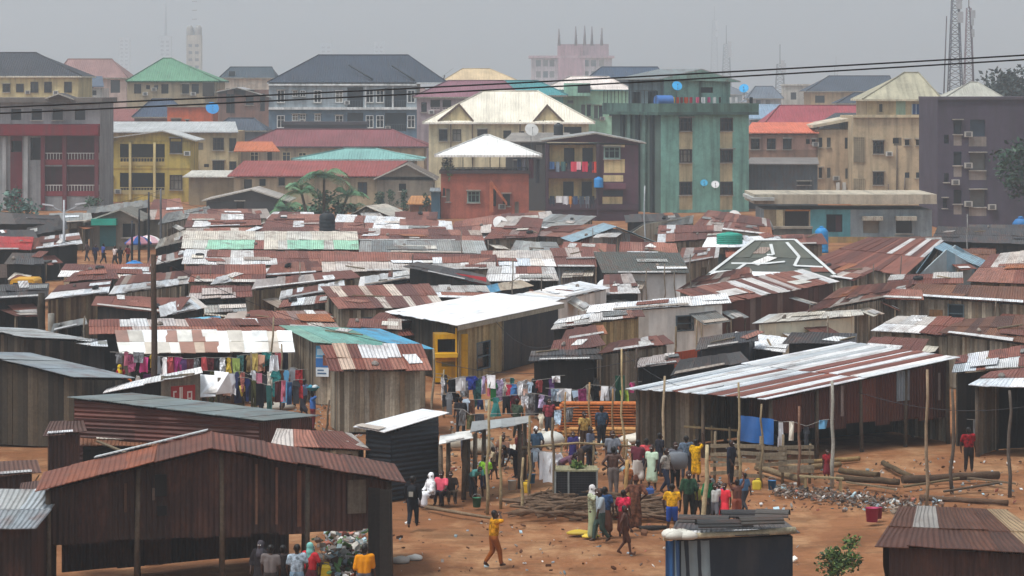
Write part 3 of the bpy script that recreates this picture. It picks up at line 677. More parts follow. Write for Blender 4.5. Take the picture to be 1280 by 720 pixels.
block('mauve house with a maroon hipped roof between the grey blue block and the cream house', 'house', 521, 640, 122, 400, 12, 'a8969a', [([530], 134, 7, 12, 'd')], ('hip', 516, 652, 121, 560, 630, 101, '7f5560'), balc=[(538, 125, 550, 138, '4c4448', 'b0a0a0', .6, 4), (553, 125, 564, 138, '4c4448', 'b0a0a0', .6, 4)])
# --- cream house
b, fc, lf = block('cream villa with a white many gabled roof', 'house', 536, 736, 153, 370, 11, 'd0c4a2', [([554, 571], 169, 10, 14, 'b'), ([603], 167, 12, 10, 'b'), ([634], 168, 9, 9, 'b'), ([652], 168, 7, 8, 'd'), ([716], 163, 22, 9, 'd')],
      ('hip', 528, 744, 153, 604, 672, 114, 'e4dcca', 'f2ecdf'))
for (a, bb, c, nm) in (((547, 152), (574, 131), (592, 152), 'left'), ((666, 153), (684, 132), (706, 154), 'right')):
    f2 = fc.off(-.35); g = MB(); up = V((0, 0, .2)); p = [f2.P(*f2.st(*q)) for q in (a, bb, c)]; back = -fc.n * 5.5
    g.face([p[0] + up, p[1] + up, p[1] + up + back, p[0] + up + back], 'e6deca'); g.face([p[1] + up, p[2] + up, p[2] + up + back, p[1] + up + back], 'e6deca')
    for q, r in ((p[0], p[1]), (p[1], p[2])): g.box(q - V((0, 0, .15)), r - q, -fc.n * .15, V((0, 0, .35)), '6a5548')
    obj('gable_roof', g, 'tile_roof', b)
    g = MB(); g.face([p[0] - fc.n * .2, p[2] - fc.n * .2, p[1] - fc.n * .2], 'd8c698'); obj('gable', g, 'plaster', b)
for x in (563.5, 590.5, 650, 679): part_rect(b, 'drain_pipe', fc, (x - .8, 150, x + .8, 205), .02, .25, '6a5a4c', 'paint')
# --- teal and mint building behind
block('mint green building with a broad white roof behind the cream villa', 'building', 702, 800, 112, 420, 14, 'a4cdb0', [([729, 736], 138, 5, 14, 'd'), ([745, 751], 140, 5, 16, 'd'), ([713], 127, 7, 3, 'd'), ([764], 139, 5, 12, 'd'), ([760], 135, 4, 6, 'd')], ('hip', 676, 790, 112, 712, 760, 96, 'd8ccc4', '4f8a86'))
block('teal hipped roof stretching behind the cream villa', 'house', 622, 704, 119, 410, 12, '5f9a92', (), ('hip', 615, 710, 119, 630, 672, 101, '3d8084'))
root = thing('roof_dormer', 'pale green dormer block with a dark opening on the white roof', 'dormer', D(718, 118, 418)); f2 = Face(D(705, 118, 418), V((1, 0, 0))); m = MB(); a1 = f2.st(738, 110)[0]; _, zt = f2.st(705, 104); _, zb = f2.st(705, 120); hl = (*rect(f2, (722, 106, 738, 116)), 1.0, '262a2e'); m.box(f2.P(0, zb, -.01), f2.u * a1, -f2.n * 3, V((0, 0, zt - zb)), '9ccab2'); m.box(f2.P(hl[0], hl[2], .005), f2.u * (a1 - hl[0]), -f2.n * .01, V((0, 0, hl[3] - hl[2])), '262a2e'); obj('wall', m, 'plaster', root)
block('dark blue grey roof rising behind the green tower block', 'house', 742, 828, 97, 470, 12, '6d7884', (), ('hip', 735, 832, 97, 752, 822, 84, '36465a'))
# --- pink high rise
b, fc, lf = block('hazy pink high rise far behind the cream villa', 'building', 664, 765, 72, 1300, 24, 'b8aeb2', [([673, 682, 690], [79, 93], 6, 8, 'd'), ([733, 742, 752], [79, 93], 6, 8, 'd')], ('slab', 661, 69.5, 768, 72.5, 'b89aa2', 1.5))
part_rect(b, 'core_tower', fc, (697, 56, 728, 110), .1, 1.4, 'b08a94'); part_rect(b, 'plant_room', fc, (697, 55, 761, 70), -8, -1, 'a48890'); part_rect(b, 'stair_panel', fc, (728, 72, 731, 110), .05, 1.0, 'd0b0b8')
for i, (x, y) in enumerate(((699, 36), (720, 33), (731, 32), (740, 33), (752, 35))):
    m = MB(); m.tube([D(x, 57, 1297), D(x + R.uniform(-.5, .5), y, 1297)], [.75, .25], '6a5a62', 4); m.tube([D(x - 1.5, 44, 1297), D(x + 1.5, 44.5, 1297)], .2, '6a5a62', 4); m.tube([D(x - 1, 49, 1297), D(x + 1, 49, 1297)], .3, '6a5a62', 4)
    solo('antenna_mast', m, 'dark_steel', '%s antenna mast on the roof of the pink high rise' % ['leftmost', 'second from left', 'middle', 'second from right', 'rightmost'][i], 'antenna', 'antenna masts on the pink high rise')
# --- green tower block
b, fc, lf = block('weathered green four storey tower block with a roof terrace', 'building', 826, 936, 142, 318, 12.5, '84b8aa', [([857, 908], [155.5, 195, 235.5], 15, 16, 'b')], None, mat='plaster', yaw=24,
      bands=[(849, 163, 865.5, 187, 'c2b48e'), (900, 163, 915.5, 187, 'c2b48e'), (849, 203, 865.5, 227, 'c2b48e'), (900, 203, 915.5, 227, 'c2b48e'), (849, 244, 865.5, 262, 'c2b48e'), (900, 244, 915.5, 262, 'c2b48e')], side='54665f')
for i, x in enumerate((778, 787, 797, 806, 815)):      # stained fins of the side wall
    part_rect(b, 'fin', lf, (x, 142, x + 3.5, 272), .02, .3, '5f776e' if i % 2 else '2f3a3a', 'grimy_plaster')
a1 = fc.st(936, 142)[0]; z0 = fc.st(826, 144)[1]; zt = fc.st(826, 127)[1]
m = MB(); o = fc.P(-.8, z0, .9)
m.box(o, fc.u * (a1 + 1.6), -fc.n * 14.3, V((0, 0, .35)), '48625a')
obj('terrace_slab', m, 'grimy_plaster', b)
m = MB(); m.box(o + V((0, 0, .36)), fc.u * (a1 + 1.6), -fc.n * .25, V((0, 0, .95)), '5a7a6e'); m.box(o + V((0, 0, .36)) - fc.n * .26, fc.u * .25, -fc.n * 14, V((0, 0, .95)), '56726a'); obj('parapet', m, 'grimy_plaster', b)
f3 = fc.off(1.6); m = MB(); zr = f3.st(826, 98)[1]
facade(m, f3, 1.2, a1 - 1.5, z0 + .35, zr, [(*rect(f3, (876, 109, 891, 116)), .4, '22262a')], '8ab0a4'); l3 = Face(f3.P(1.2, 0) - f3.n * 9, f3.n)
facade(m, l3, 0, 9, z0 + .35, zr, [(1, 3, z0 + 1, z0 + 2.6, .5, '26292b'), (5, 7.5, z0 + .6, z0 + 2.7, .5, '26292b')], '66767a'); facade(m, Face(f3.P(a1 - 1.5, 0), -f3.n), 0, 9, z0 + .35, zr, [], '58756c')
obj('penthouse_wall', m, 'grimy_plaster', b)
m = MB(); e = [f3.P(.2, zr, .8), f3.P(a1 * .5, zr + 1.1, .8), f3.P(a1 - .6, zr - .3, .8)]; bk = -f3.n * 11
for p, q in ((e[0], e[1]), (e[1], e[2])):
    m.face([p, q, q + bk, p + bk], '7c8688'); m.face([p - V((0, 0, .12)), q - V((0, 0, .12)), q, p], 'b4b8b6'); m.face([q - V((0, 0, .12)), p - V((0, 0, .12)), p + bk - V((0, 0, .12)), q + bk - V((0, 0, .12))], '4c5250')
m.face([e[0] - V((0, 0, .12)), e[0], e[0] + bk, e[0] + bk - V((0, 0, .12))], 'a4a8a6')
m.face([e[0] - V((0, 0, .1)), e[2] - V((0, 0, .1)), e[1] - V((0, 0, .1))], '8ab0a4')
obj('roof', m, 'sheet_metal', b)
m = MB(); wl = Face(fc.P(-.8, 0, .9) - fc.n * 14, fc.n)
for i in range(15): m.box(wl.P(.2 + i * .95, z0 + 1.3, 0), wl.u * .06, wl.n * .06, V((0, 0, 1.5)), '2c3230')
m.box(wl.P(.2, z0 + 2.75), wl.u * 13.5, wl.n * .06, V((0, 0, .06)), '2c3230'); obj('railing', m, 'dark_steel', b)
tp = fc.off(.5)
def ontop(px, py): return tp.P(*tp.st(px, py))
c = ontop(829, 126); m = MB(); m.rings([[c + fc.u * t + (V((0, 0, 1)) * math.sin(k * PI / 6) - fc.n * math.cos(k * PI / 6)) * .62 for k in range(12)] for t in (-.9, -.86, 1.0, 1.04)], '3f6fb0'); solo('water_drum', m, 'paint', 'big blue drum lying on the green block terrace', 'drum')
dish(ontop(846, 108), .58, '2a9fd8', 'blue satellite dish above the laundry on the green block terrace', .2); dish(ontop(930, 111), .55, '2a9fd8', 'blue satellite dish at the right end of the green block terrace', -.2)
f4 = fc.off(-.5); dish(f4.P(*f4.st(880, 229)), .42, '3aa0c8', 'small blue satellite dish fixed low on the green facade', 0, None, .1); dish(f4.P(*f4.st(894, 231)), .45, 'e8e8e8', 'small white satellite dish fixed low on the green facade', 0, None, .1)
CL = []
for i, (x, c_, w) in enumerate(((842, 'd8b040', 3), (847, 'c84a3a', 4), (852, '8a2a2a', 4), (858, 'd0502a', 6), (864, 'b03040', 4), (872, 'd85a7a', 4), (879, 'd8d8d8', 5), (886, 'c04a7a', 4), (893, 'dcdcd8', 5), (900, '3a2a30', 3), (914, 'e0dcd8', 4), (921, 'd8d8d8', 3), (939, '2a2c30', 4))):
    CL.append((x, c_, w))
    m = MB(); p = ontop(x, 121.5); ww = w * .09
    m.rings([[p + fc.u * (ww * (k / 4 - .5)) + fc.n * (.05 * math.sin(k * 2 + i)) + V((0, 0, -q * R.uniform(.5, .8))) for k in range(5)] for q in (0, .5, 1)], c_, cap=False, closed=False); m.rings([[p - fc.n * .04 + fc.u * (ww * (k / 4 - .5)) + fc.n * (.05 * math.sin(k * 2 + i)) + V((0, 0, -q * .6)) for k in range(5)] for q in (0, .5, 1)], c_, cap=False, closed=False)
    solo('washing', m, 'cloth', '%s washing on the green block terrace, %s' % ({'d8b040': 'yellow', 'c84a3a': 'light red', '8a2a2a': 'dark red', 'd0502a': 'orange', 'b03040': 'crimson', 'd85a7a': 'pink', 'd8d8d8': 'light grey', 'c04a7a': 'purple pink', 'dcdcd8': 'off white', '3a2a30': 'brownish black', 'e0dcd8': 'white', '2a2c30': 'black'}[c_], 'below the left blue dish' if x < 850 else 'near the right end' if x > 905 else 'below the dark terrace window' if x > 868 else 'between the two blue dishes'), 'washing', 'washing on the green block terrace')
# --- brick house with pyramid roof
b, fc, lf = block('red brick house with an open roof terrace under a white pyramid roof', 'house', 551, 661, 216, 305, 8, 'a8604e', [([592], 246, 15, 14, 'g'), ([560], 244, 5, 16, 'd'), ([555], 240, 3, 10, 'd'), ([617], 247, 6, 22, 'd'), ([633], 250, 9, 15, 'd'), ([646], 262, 5, 20, 'd')], None, mat='brickwork', bands=[(551, 216, 661, 224, 'b0644c')])
roof_part(b, fc, 8, ('hip', 543, 678, 194, 605, 611, 169, 'f0f0ec', 'f0eee8'))
m = MB()
for x in (553, 562, 578, 590, 612, 624, 640, 657): m.box(fc.P(fc.st(x, 0)[0], fc.st(x, 217)[1], -.3), fc.u * .1, -fc.n * .1, V((0, 0, 1.9)), '5a5450')
for x in (556, 640, 657): m.box(fc.P(fc.st(x, 0)[0], fc.st(x, 217)[1], -7), fc.u * .15, -fc.n * .15, V((0, 0, 1.9)), '8a847c')
obj('terrace_post', m, 'dark_steel', b)
railing(b, fc, 0, fc.st(661, 0)[0], fc.st(600, 217)[1], fc.st(600, 209)[1], '3a3a3c', 0)
part_rect(b, 'floor_band', fc, (549, 213, 663, 217), -8, .3, '4a3a38')
m = MB(); p = fc.P(*fc.st(613, 229), .3); q = fc.P(*fc.st(634, 257), .3); m.box(p, fc.n * .9, q - p, V((0, 0, .4)), 'b86a4a'); m.box(fc.P(*fc.st(612, 265), .3), fc.u * .4, fc.n * .5, V((0, 0, 3.2)), 'c07050'); obj('staircase', m, 'brickwork', b)
def bush(c, r, n, cols, label, name='shrub', leaf=.25, flat=1.0, trunk=True, cat='plant', thin=None, sp=.5):
    """crown of many leaf faces through its volume, and a stem"""
    root = thing(name, label, cat, c); c = V(c); m = MB()
    cen = c + V((0, 0, r * 1.1 * flat)); lob = [(V((R.gauss(0, sp), R.gauss(0, sp), R.gauss(0, sp * .9) * flat)) * r, R.uniform(.35, .6) + (.5 - sp) * .8) for _ in range(9)]
    for i in range(n):
        o, q = R.choice(lob)
        d = V((R.gauss(0, 1), R.gauss(0, 1), R.gauss(0, 1))).normalized() * R.random() ** .4 * r * q
        if thin: d.x *= thin; d.y *= thin; o = V((o.x * thin, o.y * thin, o.z))
        p = cen + o + d; a = V((R.gauss(0, 1), R.gauss(0, 1), R.gauss(0, .6))).normalized(); bb = a.cross(V((R.gauss(0, 1), R.gauss(0, 1), R.gauss(0, 1)))).normalized(); l = leaf * R.uniform(.6, 1.3)
        m.face([p, p + a * l * .5 + bb * l * .28, p + a * l, p + a * l * .5 - bb * l * .28], vary(R.choice(cols), .3))
    obj('crown', m, 'leaf', root)
    if trunk:
        m = MB(); m.tube([c - V((0, 0, .1)), c + V((.05, 0, r * .6)), cen], [r * .09, r * .07, r * .03], '4a4034', 7)
        for _ in range(6):
            o, q = R.choice(lob); m.tube([c + V((0, 0, r * .7 * flat)), cen + o * .8], [r * .04, r * .012], '4a4034', 5)
        obj('trunk', m, 'bark', root)
    return root
bush(fc.P(*fc.st(560, 215), -.4), .75, 260, ['26332a', '2f4032'], 'dark potted shrub on the brick house terrace', leaf=.25)
bush(fc.P(*fc.st(561, 219), .3) - V((0, 0, .3)), .4, 120, ['4a7038', '3f6030'], 'small green plant spilling over the terrace edge', leaf=.2)
for i, (x, c_, w, h_) in enumerate(((649, '3a4a6a', 5, 14), (655, '9a9aa8', 4, 16), (664, '7a4a58', 6, 24), (672, '4a4a52', 5, 30))):
    m = MB(); p = fc.P(*fc.st(x, 199), -.6); ww = w * .086; hh = h_ * .086
    m.rings([[p + fc.u * (ww * (k / 5 - .5)) + fc.n * (.07 * math.sin(k * 1.7 + i)) - V((0, 0, q * hh)) for k in range(6)] for q in (0, .5, 1)], c_, cap=False, closed=False)
    m.tube([p - fc.u * ww, p + fc.u * ww], .015, '888888', 4)
    solo('hung_cloth', m, 'cloth', ['blue cloth hung at the right end of the brick house terrace', 'pale grey cloth hung beside the blue one on the terrace', 'mauve cloth hung between the brick house and brown block', 'charcoal cloth hung against the brown block'][i], 'cloth', 'cloths hung at the brick house')
# --- purple brown block
b, fc, lf = block('purple brown three storey block with cream balconies and laundry', 'building', 683, 798, 181, 300, 10, '5c404c', [([765], 191, 20, 15, 'g')], None,
      bands=[(755, 178, 781, 184, 'd2bd8e'), (755, 199, 781, 216, 'd2bd8e'), (754, 219, 779, 227, 'd2bd8e'), (753, 246, 778, 260, 'd2bd8e'), (754, 238, 779, 245, '3c4450')],
      balc=[(687, 181, 745, 214, 'cdb787', '5a404a', .8, 7, '4a5a70'), (686, 223, 745, 255, 'cdb787', '5a404a', .8, 7, '4a5a70')])
f2 = fc.off(1.25)
for x, y in ((712, 193), (735, 193), (711, 235), (734, 235)):
    r = rect(f2, (x - 7, y - 8, x + 6, y + 11)); window(b, f2, r, 'd')
    m = MB(); m.box(f2.P(r[0], r[2], .02), f2.u * (r[1] - r[0]), f2.n * .05, V((0, 0, r[3] - r[2])), '2a2c34'); obj('door', m, 'paint', b)
roof_part(b, fc, 10, ('gab', 676, 177, 745, 167.5, 808, 180, '9a9c9a', '5c404c'), 'sheet_metal')
part_rect(b, 'ledge', fc, (752, 229, 782, 236), .01, .7, '6a4450'); part_rect(b, 'balcony_front', fc, (683, 214, 748, 223), .01, .3, '523844'); part_rect(b, 'balcony_front', fc, (683, 255, 798, 262), .01, .35, '4c3440')
for x in (684, 747): part_rect(b, 'pillar', fc, (x - 1.5, 180, x + 1.5, 270), .05, .4, '4c3642')
water_tank(fc.P(*fc.st(748, 234), .9), .5, 1.1, '2a86c8', 'round blue water tank on the ledge of the purple brown block')
for row, (yy, items) in enumerate(((202, ((690, '3f5f8a', 5), (697, '7a8a9a', 4), (704, '4a6a6a', 5), (711, '3a3c48', 4), (717, 'd8455a', 6), (723, 'e8b8c0', 5), (731, 'c83a52', 6), (739, '3a3a4a', 5), (743, 'd84a3a', 5))), (245, ((690, '2e3440', 5), (699, 'e4e4e4', 7), (707, 'd8d8dc', 6), (713, 'd08a40', 3), (719, '3f5070', 5), (727, '48505a', 5), (734, '6a7078', 4), (740, '2c3038', 5))))):
    for i, (x, c_, w) in enumerate(items):
        m = MB(); p = fc.P(*fc.st(x, yy), .28); ww = w * .084 * 1.2; hh = R.uniform(.7, 1.35)
        for dd in (0, .05):
            m.rings([[p + fc.u * (ww * (k / 5 - .5)) + fc.n * (.05 * math.sin(k * 1.7 + i) + dd) - V((0, 0, q * hh)) for k in range(6)] for q in (0, .5, 1)], c_, cap=False, closed=False)
        nm = {'3f5f8a': 'blue', '7a8a9a': 'pale blue', '4a6a6a': 'teal grey', '3a3c48': 'black', 'd8455a': 'bright red', 'e8b8c0': 'pale pink', 'c83a52': 'crimson', '3a3a4a': 'navy', 'd84a3a': 'orange red', '2e3440': 'dark slate', 'e4e4e4': 'white', 'd8d8dc': 'pale grey', 'd08a40': 'orange', '3f5070': 'denim blue', '48505a': 'slate grey', '6a7078': 'mid grey', '2c3038': 'black'}[c_]
        solo('hung_laundry', m, 'cloth', '%s laundry on the %s balcony of the purple brown block' % (nm, 'upper' if row == 0 else 'lower'), 'laundry', 'laundry on the purple brown balconies')
b, fc, lf = block('low dark building under a flat gravelly grey roof beside the cream villa', 'building', 632, 684, 178, 325, 9, '4c4a4a', [([645, 660, 674], 190, 8, 18, 'd')], ('mono', 628, 716, 178, 640, 712, 167, '8c8680'), rmat='plaster')
dish(D(664, 163, 322), 0.8, 'c4c2be', 'large white satellite dish in front of the cream villa', .3, None, 1.2); water_tank(D(698, 169, 328), .55, 1.4, '22262c', 'black water tank on the grey roof before the cream villa')
# --- middle left houses
block('wide house with a maroon hipped roof in front of the grey blue block', 'house', 300, 530, 184, 380, 12, 'b8a58e', [([318, 358], 196, 10, 12, 'c'), ([337], 198, 6, 16, 'd'), ([378], 196, 9, 10, 'c')], ('hip', 296, 538, 183, 345, 490, 162, '7a4448', '4a3a3c'))
part_rect(*( (lambda b: (b[0], 'skylight', b[1].off(4), (489, 172, 499, 177), 0, .1, 'e0dcdc'))(block('low dark ridge wall behind the wide maroon roof', 'wall', 355, 458, 153, 396, 3, '3f3a40', (), ('slab', 353, 152, 460, 156, '4a4448', .2), name='boundary_wall')) ))
block('house under a low pale teal hipped roof behind the palm trees', 'house', 372, 518, 199, 350, 10, '9c9c90', (), ('hip', 364, 530, 199, 430, 470, 186, '7aa8a2', 'a8b4ae'))
block('small roof of brown sheets left of the long red tiled roof', 'house', 298, 330, 205, 360, 8, 'a87a60', (), ('mono', 292, 350, 190, 296, 340, 178, 'b0603a'))
b, fc, lf = block('long house with a rusty red tiled roof behind the palm trees', 'house', 292, 474, 222, 335, 10, 'b5a58a', [([310], 230, 10, 12, 'd'), ([328], 228, 8, 9, 'd'), ([453], 236, 11, 16, 'b'), ([352], 227, 8, 10, 'd')], ('mono', 284, 476, 221, 305, 510, 202, '8c4440'))
b, fc, lf = block('grey gable end house wall at the right end of the long red roof', 'house', 471, 541, 221, 333, 10, '8d8678', [([503], 234, 9, 9, 'd')], ('gab', 467, 225, 508, 206, 546, 226, '6e6258', '8d8678'))
b, fc, lf = block('dark timber shed with a grey gabled roof left of the palm trees', 'shed', 258, 356, 252, 300, 8, '4c4e50', [([300], 258, 10, 12, 'd')], ('gab', 252, 252, 314, 238, 362, 253, 'a8a098', '4c4a4a'), name='shed')
b, fc, lf = block('small brick outhouse with an orange brown sheet roof below the grey gable house', 'hut', 512, 540, 256, 305, 5, '9c6a50', [([526], 262, 5, 9, 'd')], ('mono', 508, 541, 256, 514, 538, 246, 'b07a48'), name='hut')
block('little grey blue hut between the outhouse and the red brick house', 'hut', 539, 550, 240, 304, 4, '4a6a7c', (), ('mono', 537, 551, 240, 538, 550, 236, '7c8488'), name='hut')
b, fc, lf = block('low brown house with stacked roofs below the yellow house', 'house', 236, 300, 222, 340, 8, '9a8a70', [([258], 207, 6, 4, 'd')], ('mono', 228, 300, 222, 240, 300, 214, 'c0bcb2'))
# --- right side
block('long low house with a bright orange roof right of the green tower block', 'house', 936, 1022, 168, 345, 9, 'bd9484', [([944, 964, 984], 180, 10, 13, 'b'), ([1010, 1017], 177, 5, 6, 'd')], ('mono', 930, 1024, 167, 940, 1022, 154, 'c86a50'), bands=[(936, 187, 1022, 205, '9a7a68')])
block('house with a deep red sheet roof behind the orange roof', 'house', 966, 1085, 156, 420, 12, '8a5048', (), ('hip', 956, 1095, 154, 974, 1080, 132, '944048'))
b, fc, lf = block('grey slate coloured shed wall below the orange roofed house', 'shed', 936, 1022, 206, 330, 9, '50585e', [([1005], 229, 16, 4, 'd')], ('mono', 932, 1024, 206, 938, 1022, 198, '7a7470'), mat='sheet_metal', name='shed')
block('distant tan house with a dark slate hipped roof behind the beige block', 'house', 1014, 1115, 115, 560, 14, 'b09a78', [([1025], 124, 12, 9, 'd')], ('hip', 1008, 1120, 114, 1036, 1112, 95, '37414e'))
block('dark slate roof wing in front of the distant tan house', 'house', 1050, 1084, 130, 480, 8, '5a626c', (), ('hip', 1046, 1092, 129, 1068, 1082, 116, '313b48'))
block('small black roofed lean-to behind the left wing of the beige block', 'house', 1030, 1086, 153, 372, 6, '4c4c4e', (), ('mono', 1026, 1088, 153, 1044, 1086, 142, '3a4046'))
block('pale far house left of the slate hipped roof', 'house', 981, 1012, 107, 650, 8, 'b8b4aa', [([992], 120, 7, 9, 'd'), ([1006], 120, 3, 8, 'd')], ('slab', 980, 105, 1013, 107, 'c4c0b6', .3))
block('far grey roofed house behind the right end of the green block', 'house', 938, 976, 124, 640, 10, '9aa0a4', [([948, 960], 128, 6, 7, 'd')], ('hip', 934, 980, 123, 944, 966, 108, '5a6470'))
block('house with a pale blue grey roof right of the green block', 'house', 938, 984, 150, 480, 8, '88909a', (), ('mono', 934, 988, 149, 942, 976, 131, '7c92a6'))
BE = 'bda98a'
b, fc, lf = block('beige block left wing with a slanting pale roof edge', 'building', 1021, 1067, 162, 345, 11, 'baa184', [([1025.5, 1036], 178, 5, 12, 'd'), ([1025.5, 1036], 216, 4.5, 13, 'd'), ([1060], 179, 8, 14, 'd'), ([1060], 217, 7, 13, 'd')], None)
m = MB(); f2 = fc.off(-.4); p, q, r, s = [f2.P(*f2.st(*t)) for t in ((1016, 160), (1075, 149), (1075, 145), (1016, 156.5))]; bk = -fc.n * 12
m.face([p, q, r, s], 'cdbfa4'); m.face([s, r, r + bk, s + bk], 'c8bca8'); m.face([q, p, p + bk, q + bk], '8a7c68'); m.face([p, s, s + bk, p + bk], 'cdbfa4'); obj('roof', m, 'plaster', b)
for x in (1047, 1055): part_rect(b, 'water_pipe', fc, (x - 2, 228, x + 2, 245), .05, .5, 'c8c8c4', 'paint')
b, fc, lf = block('tall beige apartment block with a cream pyramid roofed top storey', 'building', 1066, 1171, 145, 340, 13, BE, [([1098], [184, 223], 13, 16, 'b'), ([1134, 1148], [178, 219], 6, 7, 'd'), ([1167], [184, 225], 6, 17, 'd'), ([1120], 176, 8, 7, 'd')], None,
      bands=[(1067, 171, 1081, 203, '8a7d6a'), (1067, 223, 1081, 243, '7a6e60'), (1117, 172, 1127, 182, '6a5f50')])
for r in ((1067, 171, 1081, 203), (1067, 223, 1081, 243)):
    a0, a1, z0, z1 = rect(fc, r); m = MB()
    for i in range(6): m.box(fc.P(a0 + (a1 - a0 - .1) * i / 5, z0, .01), fc.u * .1, fc.n * .12, V((0, 0, z1 - z0)), 'a89a80')
    for i in range(12): m.box(fc.P(a0, z0 + (z1 - z0 - .1) * i / 11, .005), fc.u * (a1 - a0), fc.n * .1, V((0, 0, .1)), 'a89a80')
    obj('breeze_block_screen', m, 'plaster', b)
for x, y0, y1, dx in ((1121, 182, 246, 0), (1110, 230, 246, 3), (1131, 222, 247, -3)):
    m = MB(); m.tube([fc.P(*fc.st(x, y0), .1), fc.P(*fc.st(x + dx * .3, y1), .1)], .09, '6a5c50', 5); obj('drain_pipe', m, 'paint', b)
f2 = fc.off(1.2); m = MB(); r = rect(f2, (1084, 124, 1171, 146)); hs = [(*rect(f2, (1099, 130, 1103, 140)), .3, '4a4238'), ]
facade(m, f2, r[0], r[1], r[2], r[3], hs, 'b4a07e', [(*rect(f2, (1120, 126, 1132, 144)), '8aa08c')]); facade(m, Face(f2.P(r[0], 0) - f2.n * 11, f2.n), 0, 11, r[2], r[3], [], 'a8967a'); facade(m, Face(f2.P(r[1], 0), -f2.n), 0, 11, r[2], r[3], [], 'a8967a')
obj('top_storey_wall', m, 'plaster', b)
w2 = rect(f2, (1140, 130, 1155, 143)); m = MB(); m.box(f2.P(w2[0], w2[2], .02), f2.u * (w2[1] - w2[0]), f2.n * .1, V((0, 0, w2[3] - w2[2])), '2a3f6a'); w = obj('window', m, 'glass', b)
m = MB(); [m.box(f2.P(w2[0] + (w2[1] - w2[0]) * t - .04, w2[2], .1), f2.u * .08, f2.n * .08, V((0, 0, w2[3] - w2[2])), '9aa8b0') for t in (0, .33, .66, 1)]; obj('frame', m, 'paint', w)
roof_part(b, f2, 11, ('hip', 1078, 1178, 124, 1130, 1148, 91, 'a8a28c', 'c8c0a8'), 'plaster')
part_rect(b, 'parapet', fc, (1066, 143.5, 1172, 147), .01, .3, 'c8b898')
b, fc, lf = block('dark mauve grey apartment block at the right edge', 'building', 1172, 1330, 124, 285, 13, '4f4754', [([1197], [159, 198, 246], 10, 17, 'd'), ([1222], [160, 202, 248], 19, 21, 'd'), ([1183], [174, 222], 6, 11, 'd'), ([1181], [254], 5, 12, 'd'), ([1291], [160, 202, 248], 19, 21, 'd')], ('slab', 1172, 121, 1335, 124.5, '5a525c', .2),
      bands=[(1192, 168, 1202, 182, '8a8078'), (1192, 207, 1202, 221, '8a8078'), (1192, 255, 1202, 268, '8a8078'), (1211, 171, 1233, 183, '8a8078'), (1211, 213, 1233, 225, '8a8078'), (1211, 259, 1233, 270, '8a8078')])
block('house with a pale grey pyramid roof behind the dark mauve block', 'house', 1184, 1250, 126, 420, 10, '98948c', (), ('hip', 1178, 1258, 124, 1212, 1222, 103, 'aaa89c'))
b, fc, lf = block('low blue and grey painted shop house under a long cream concrete slab', 'building', 955, 1165, 262, 258, 9, '8e9aa0', [([1089, 1130], 283, 20, 17, 'd')], ('slab', 943, 243, 1171, 255, 'b4aa98', .9), bands=[(1013, 250, 1063, 305, '5c9aa4'), (955, 250, 1013, 305, 'a89a80'), (982, 255, 1013, 264, 'c8823e')],
      balc=[(981, 264, 1011, 294, '4a3f38', None, 0, 0), (1033, 268, 1053, 290, '3f3a40', None, 0, 0)])
for x in (1089, 1131): part_rect(b, 'awning', fc, (x - 12, 270, x + 13, 275), .05, 1.1, 'b8b0a0', 'sheet_metal')
part_rect(b, 'pillar', fc, (970, 262, 978, 305), .05, .5, 'c8bb98'); part_rect(b, 'door', fc, (1046, 270, 1053, 291), -.9, -.8, '5c2f34', 'paint')
part_rect(b, 'sill_band', fc, (1030, 296, 1165, 305), .02, .25, 'b09060')
roof_part(b, fc, 7, ('slab', 940, 247, 968, 251, 'aeb0ac', 1.6))
root, fc, lf = block('crumbling grey breeze block wall in front of the blue and grey shop house', 'wall', 962, 1015, 285, 243, .3, '6a665c', (), ('slab', 961, 283, 1016, 286, '9a8f80', .1), name='boundary_wall', mat='grimy_plaster')
water_tank(D(1027, 307, 242) - V((0, 0, .6)), .58, 2.2, '1f86c4', 'blue water tank in front of the blue and grey shop house'); water_tank(D(1276, 285, 262) - V((0, 0, 2)), .8, 3, '2b6ea8', 'blue water tank below the dark mauve block at the right edge')
# --- far skyline pieces
def lattice(px, y0, y1, Y, w0, w1, col, label, name='lattice_mast', n=14):
    root = thing(name, label, 'mast', V(((px - 640) / F * Y, Y, 0)), None); c = ORG[root.name]; zt = D(px, y0, Y).z
    m = MB(); k = 4
    def cor(t, i): w = w0 + (w1 - w0) * t; return c + V((w / 2 * (1 if i in (0, 1) else -1), w / 2 * (1 if i in (1, 2) else -1), zt * t))
    r = max(.05, w0 * .035)
    for i in range(4): m.tube([cor(0, i), cor(1, i)], r, col, 4)
    obj('leg_frame', m, 'dark_steel', root); m = MB()
    for j in range(n):
        for i in range(4):
            m.tube([cor(j / n, i), cor((j + 1) / n, (i + 1) % 4)], r * .6, col, 3); m.tube([cor((j + 1) / n, i), cor((j + 1) / n, (i + 1) % 4)], r * .5, col, 3)
    obj('bracing', m, 'dark_steel', root)
    m = MB(); [m.cbox(cor(t, 0) + V((R.uniform(-.3, .3), -.5, 0)), w0 * .3, .5, w0 * .6, 'a0a4a8') for t in (.88, .8, .93)]; m.tube([c + V((0, 0, zt)), c + V((0, 0, zt + w0 * 1.6))], r, col, 4); obj('antenna', m, 'dark_steel', root)
    return root
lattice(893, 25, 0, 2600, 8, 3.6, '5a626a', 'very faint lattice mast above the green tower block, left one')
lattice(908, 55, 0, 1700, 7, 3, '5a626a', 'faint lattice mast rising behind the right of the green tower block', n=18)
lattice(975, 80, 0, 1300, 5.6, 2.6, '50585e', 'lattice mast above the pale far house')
lattice(1045, 82, 0, 2000, 4, 1.8, '5a626a', 'small far mast behind the slate hipped roof')
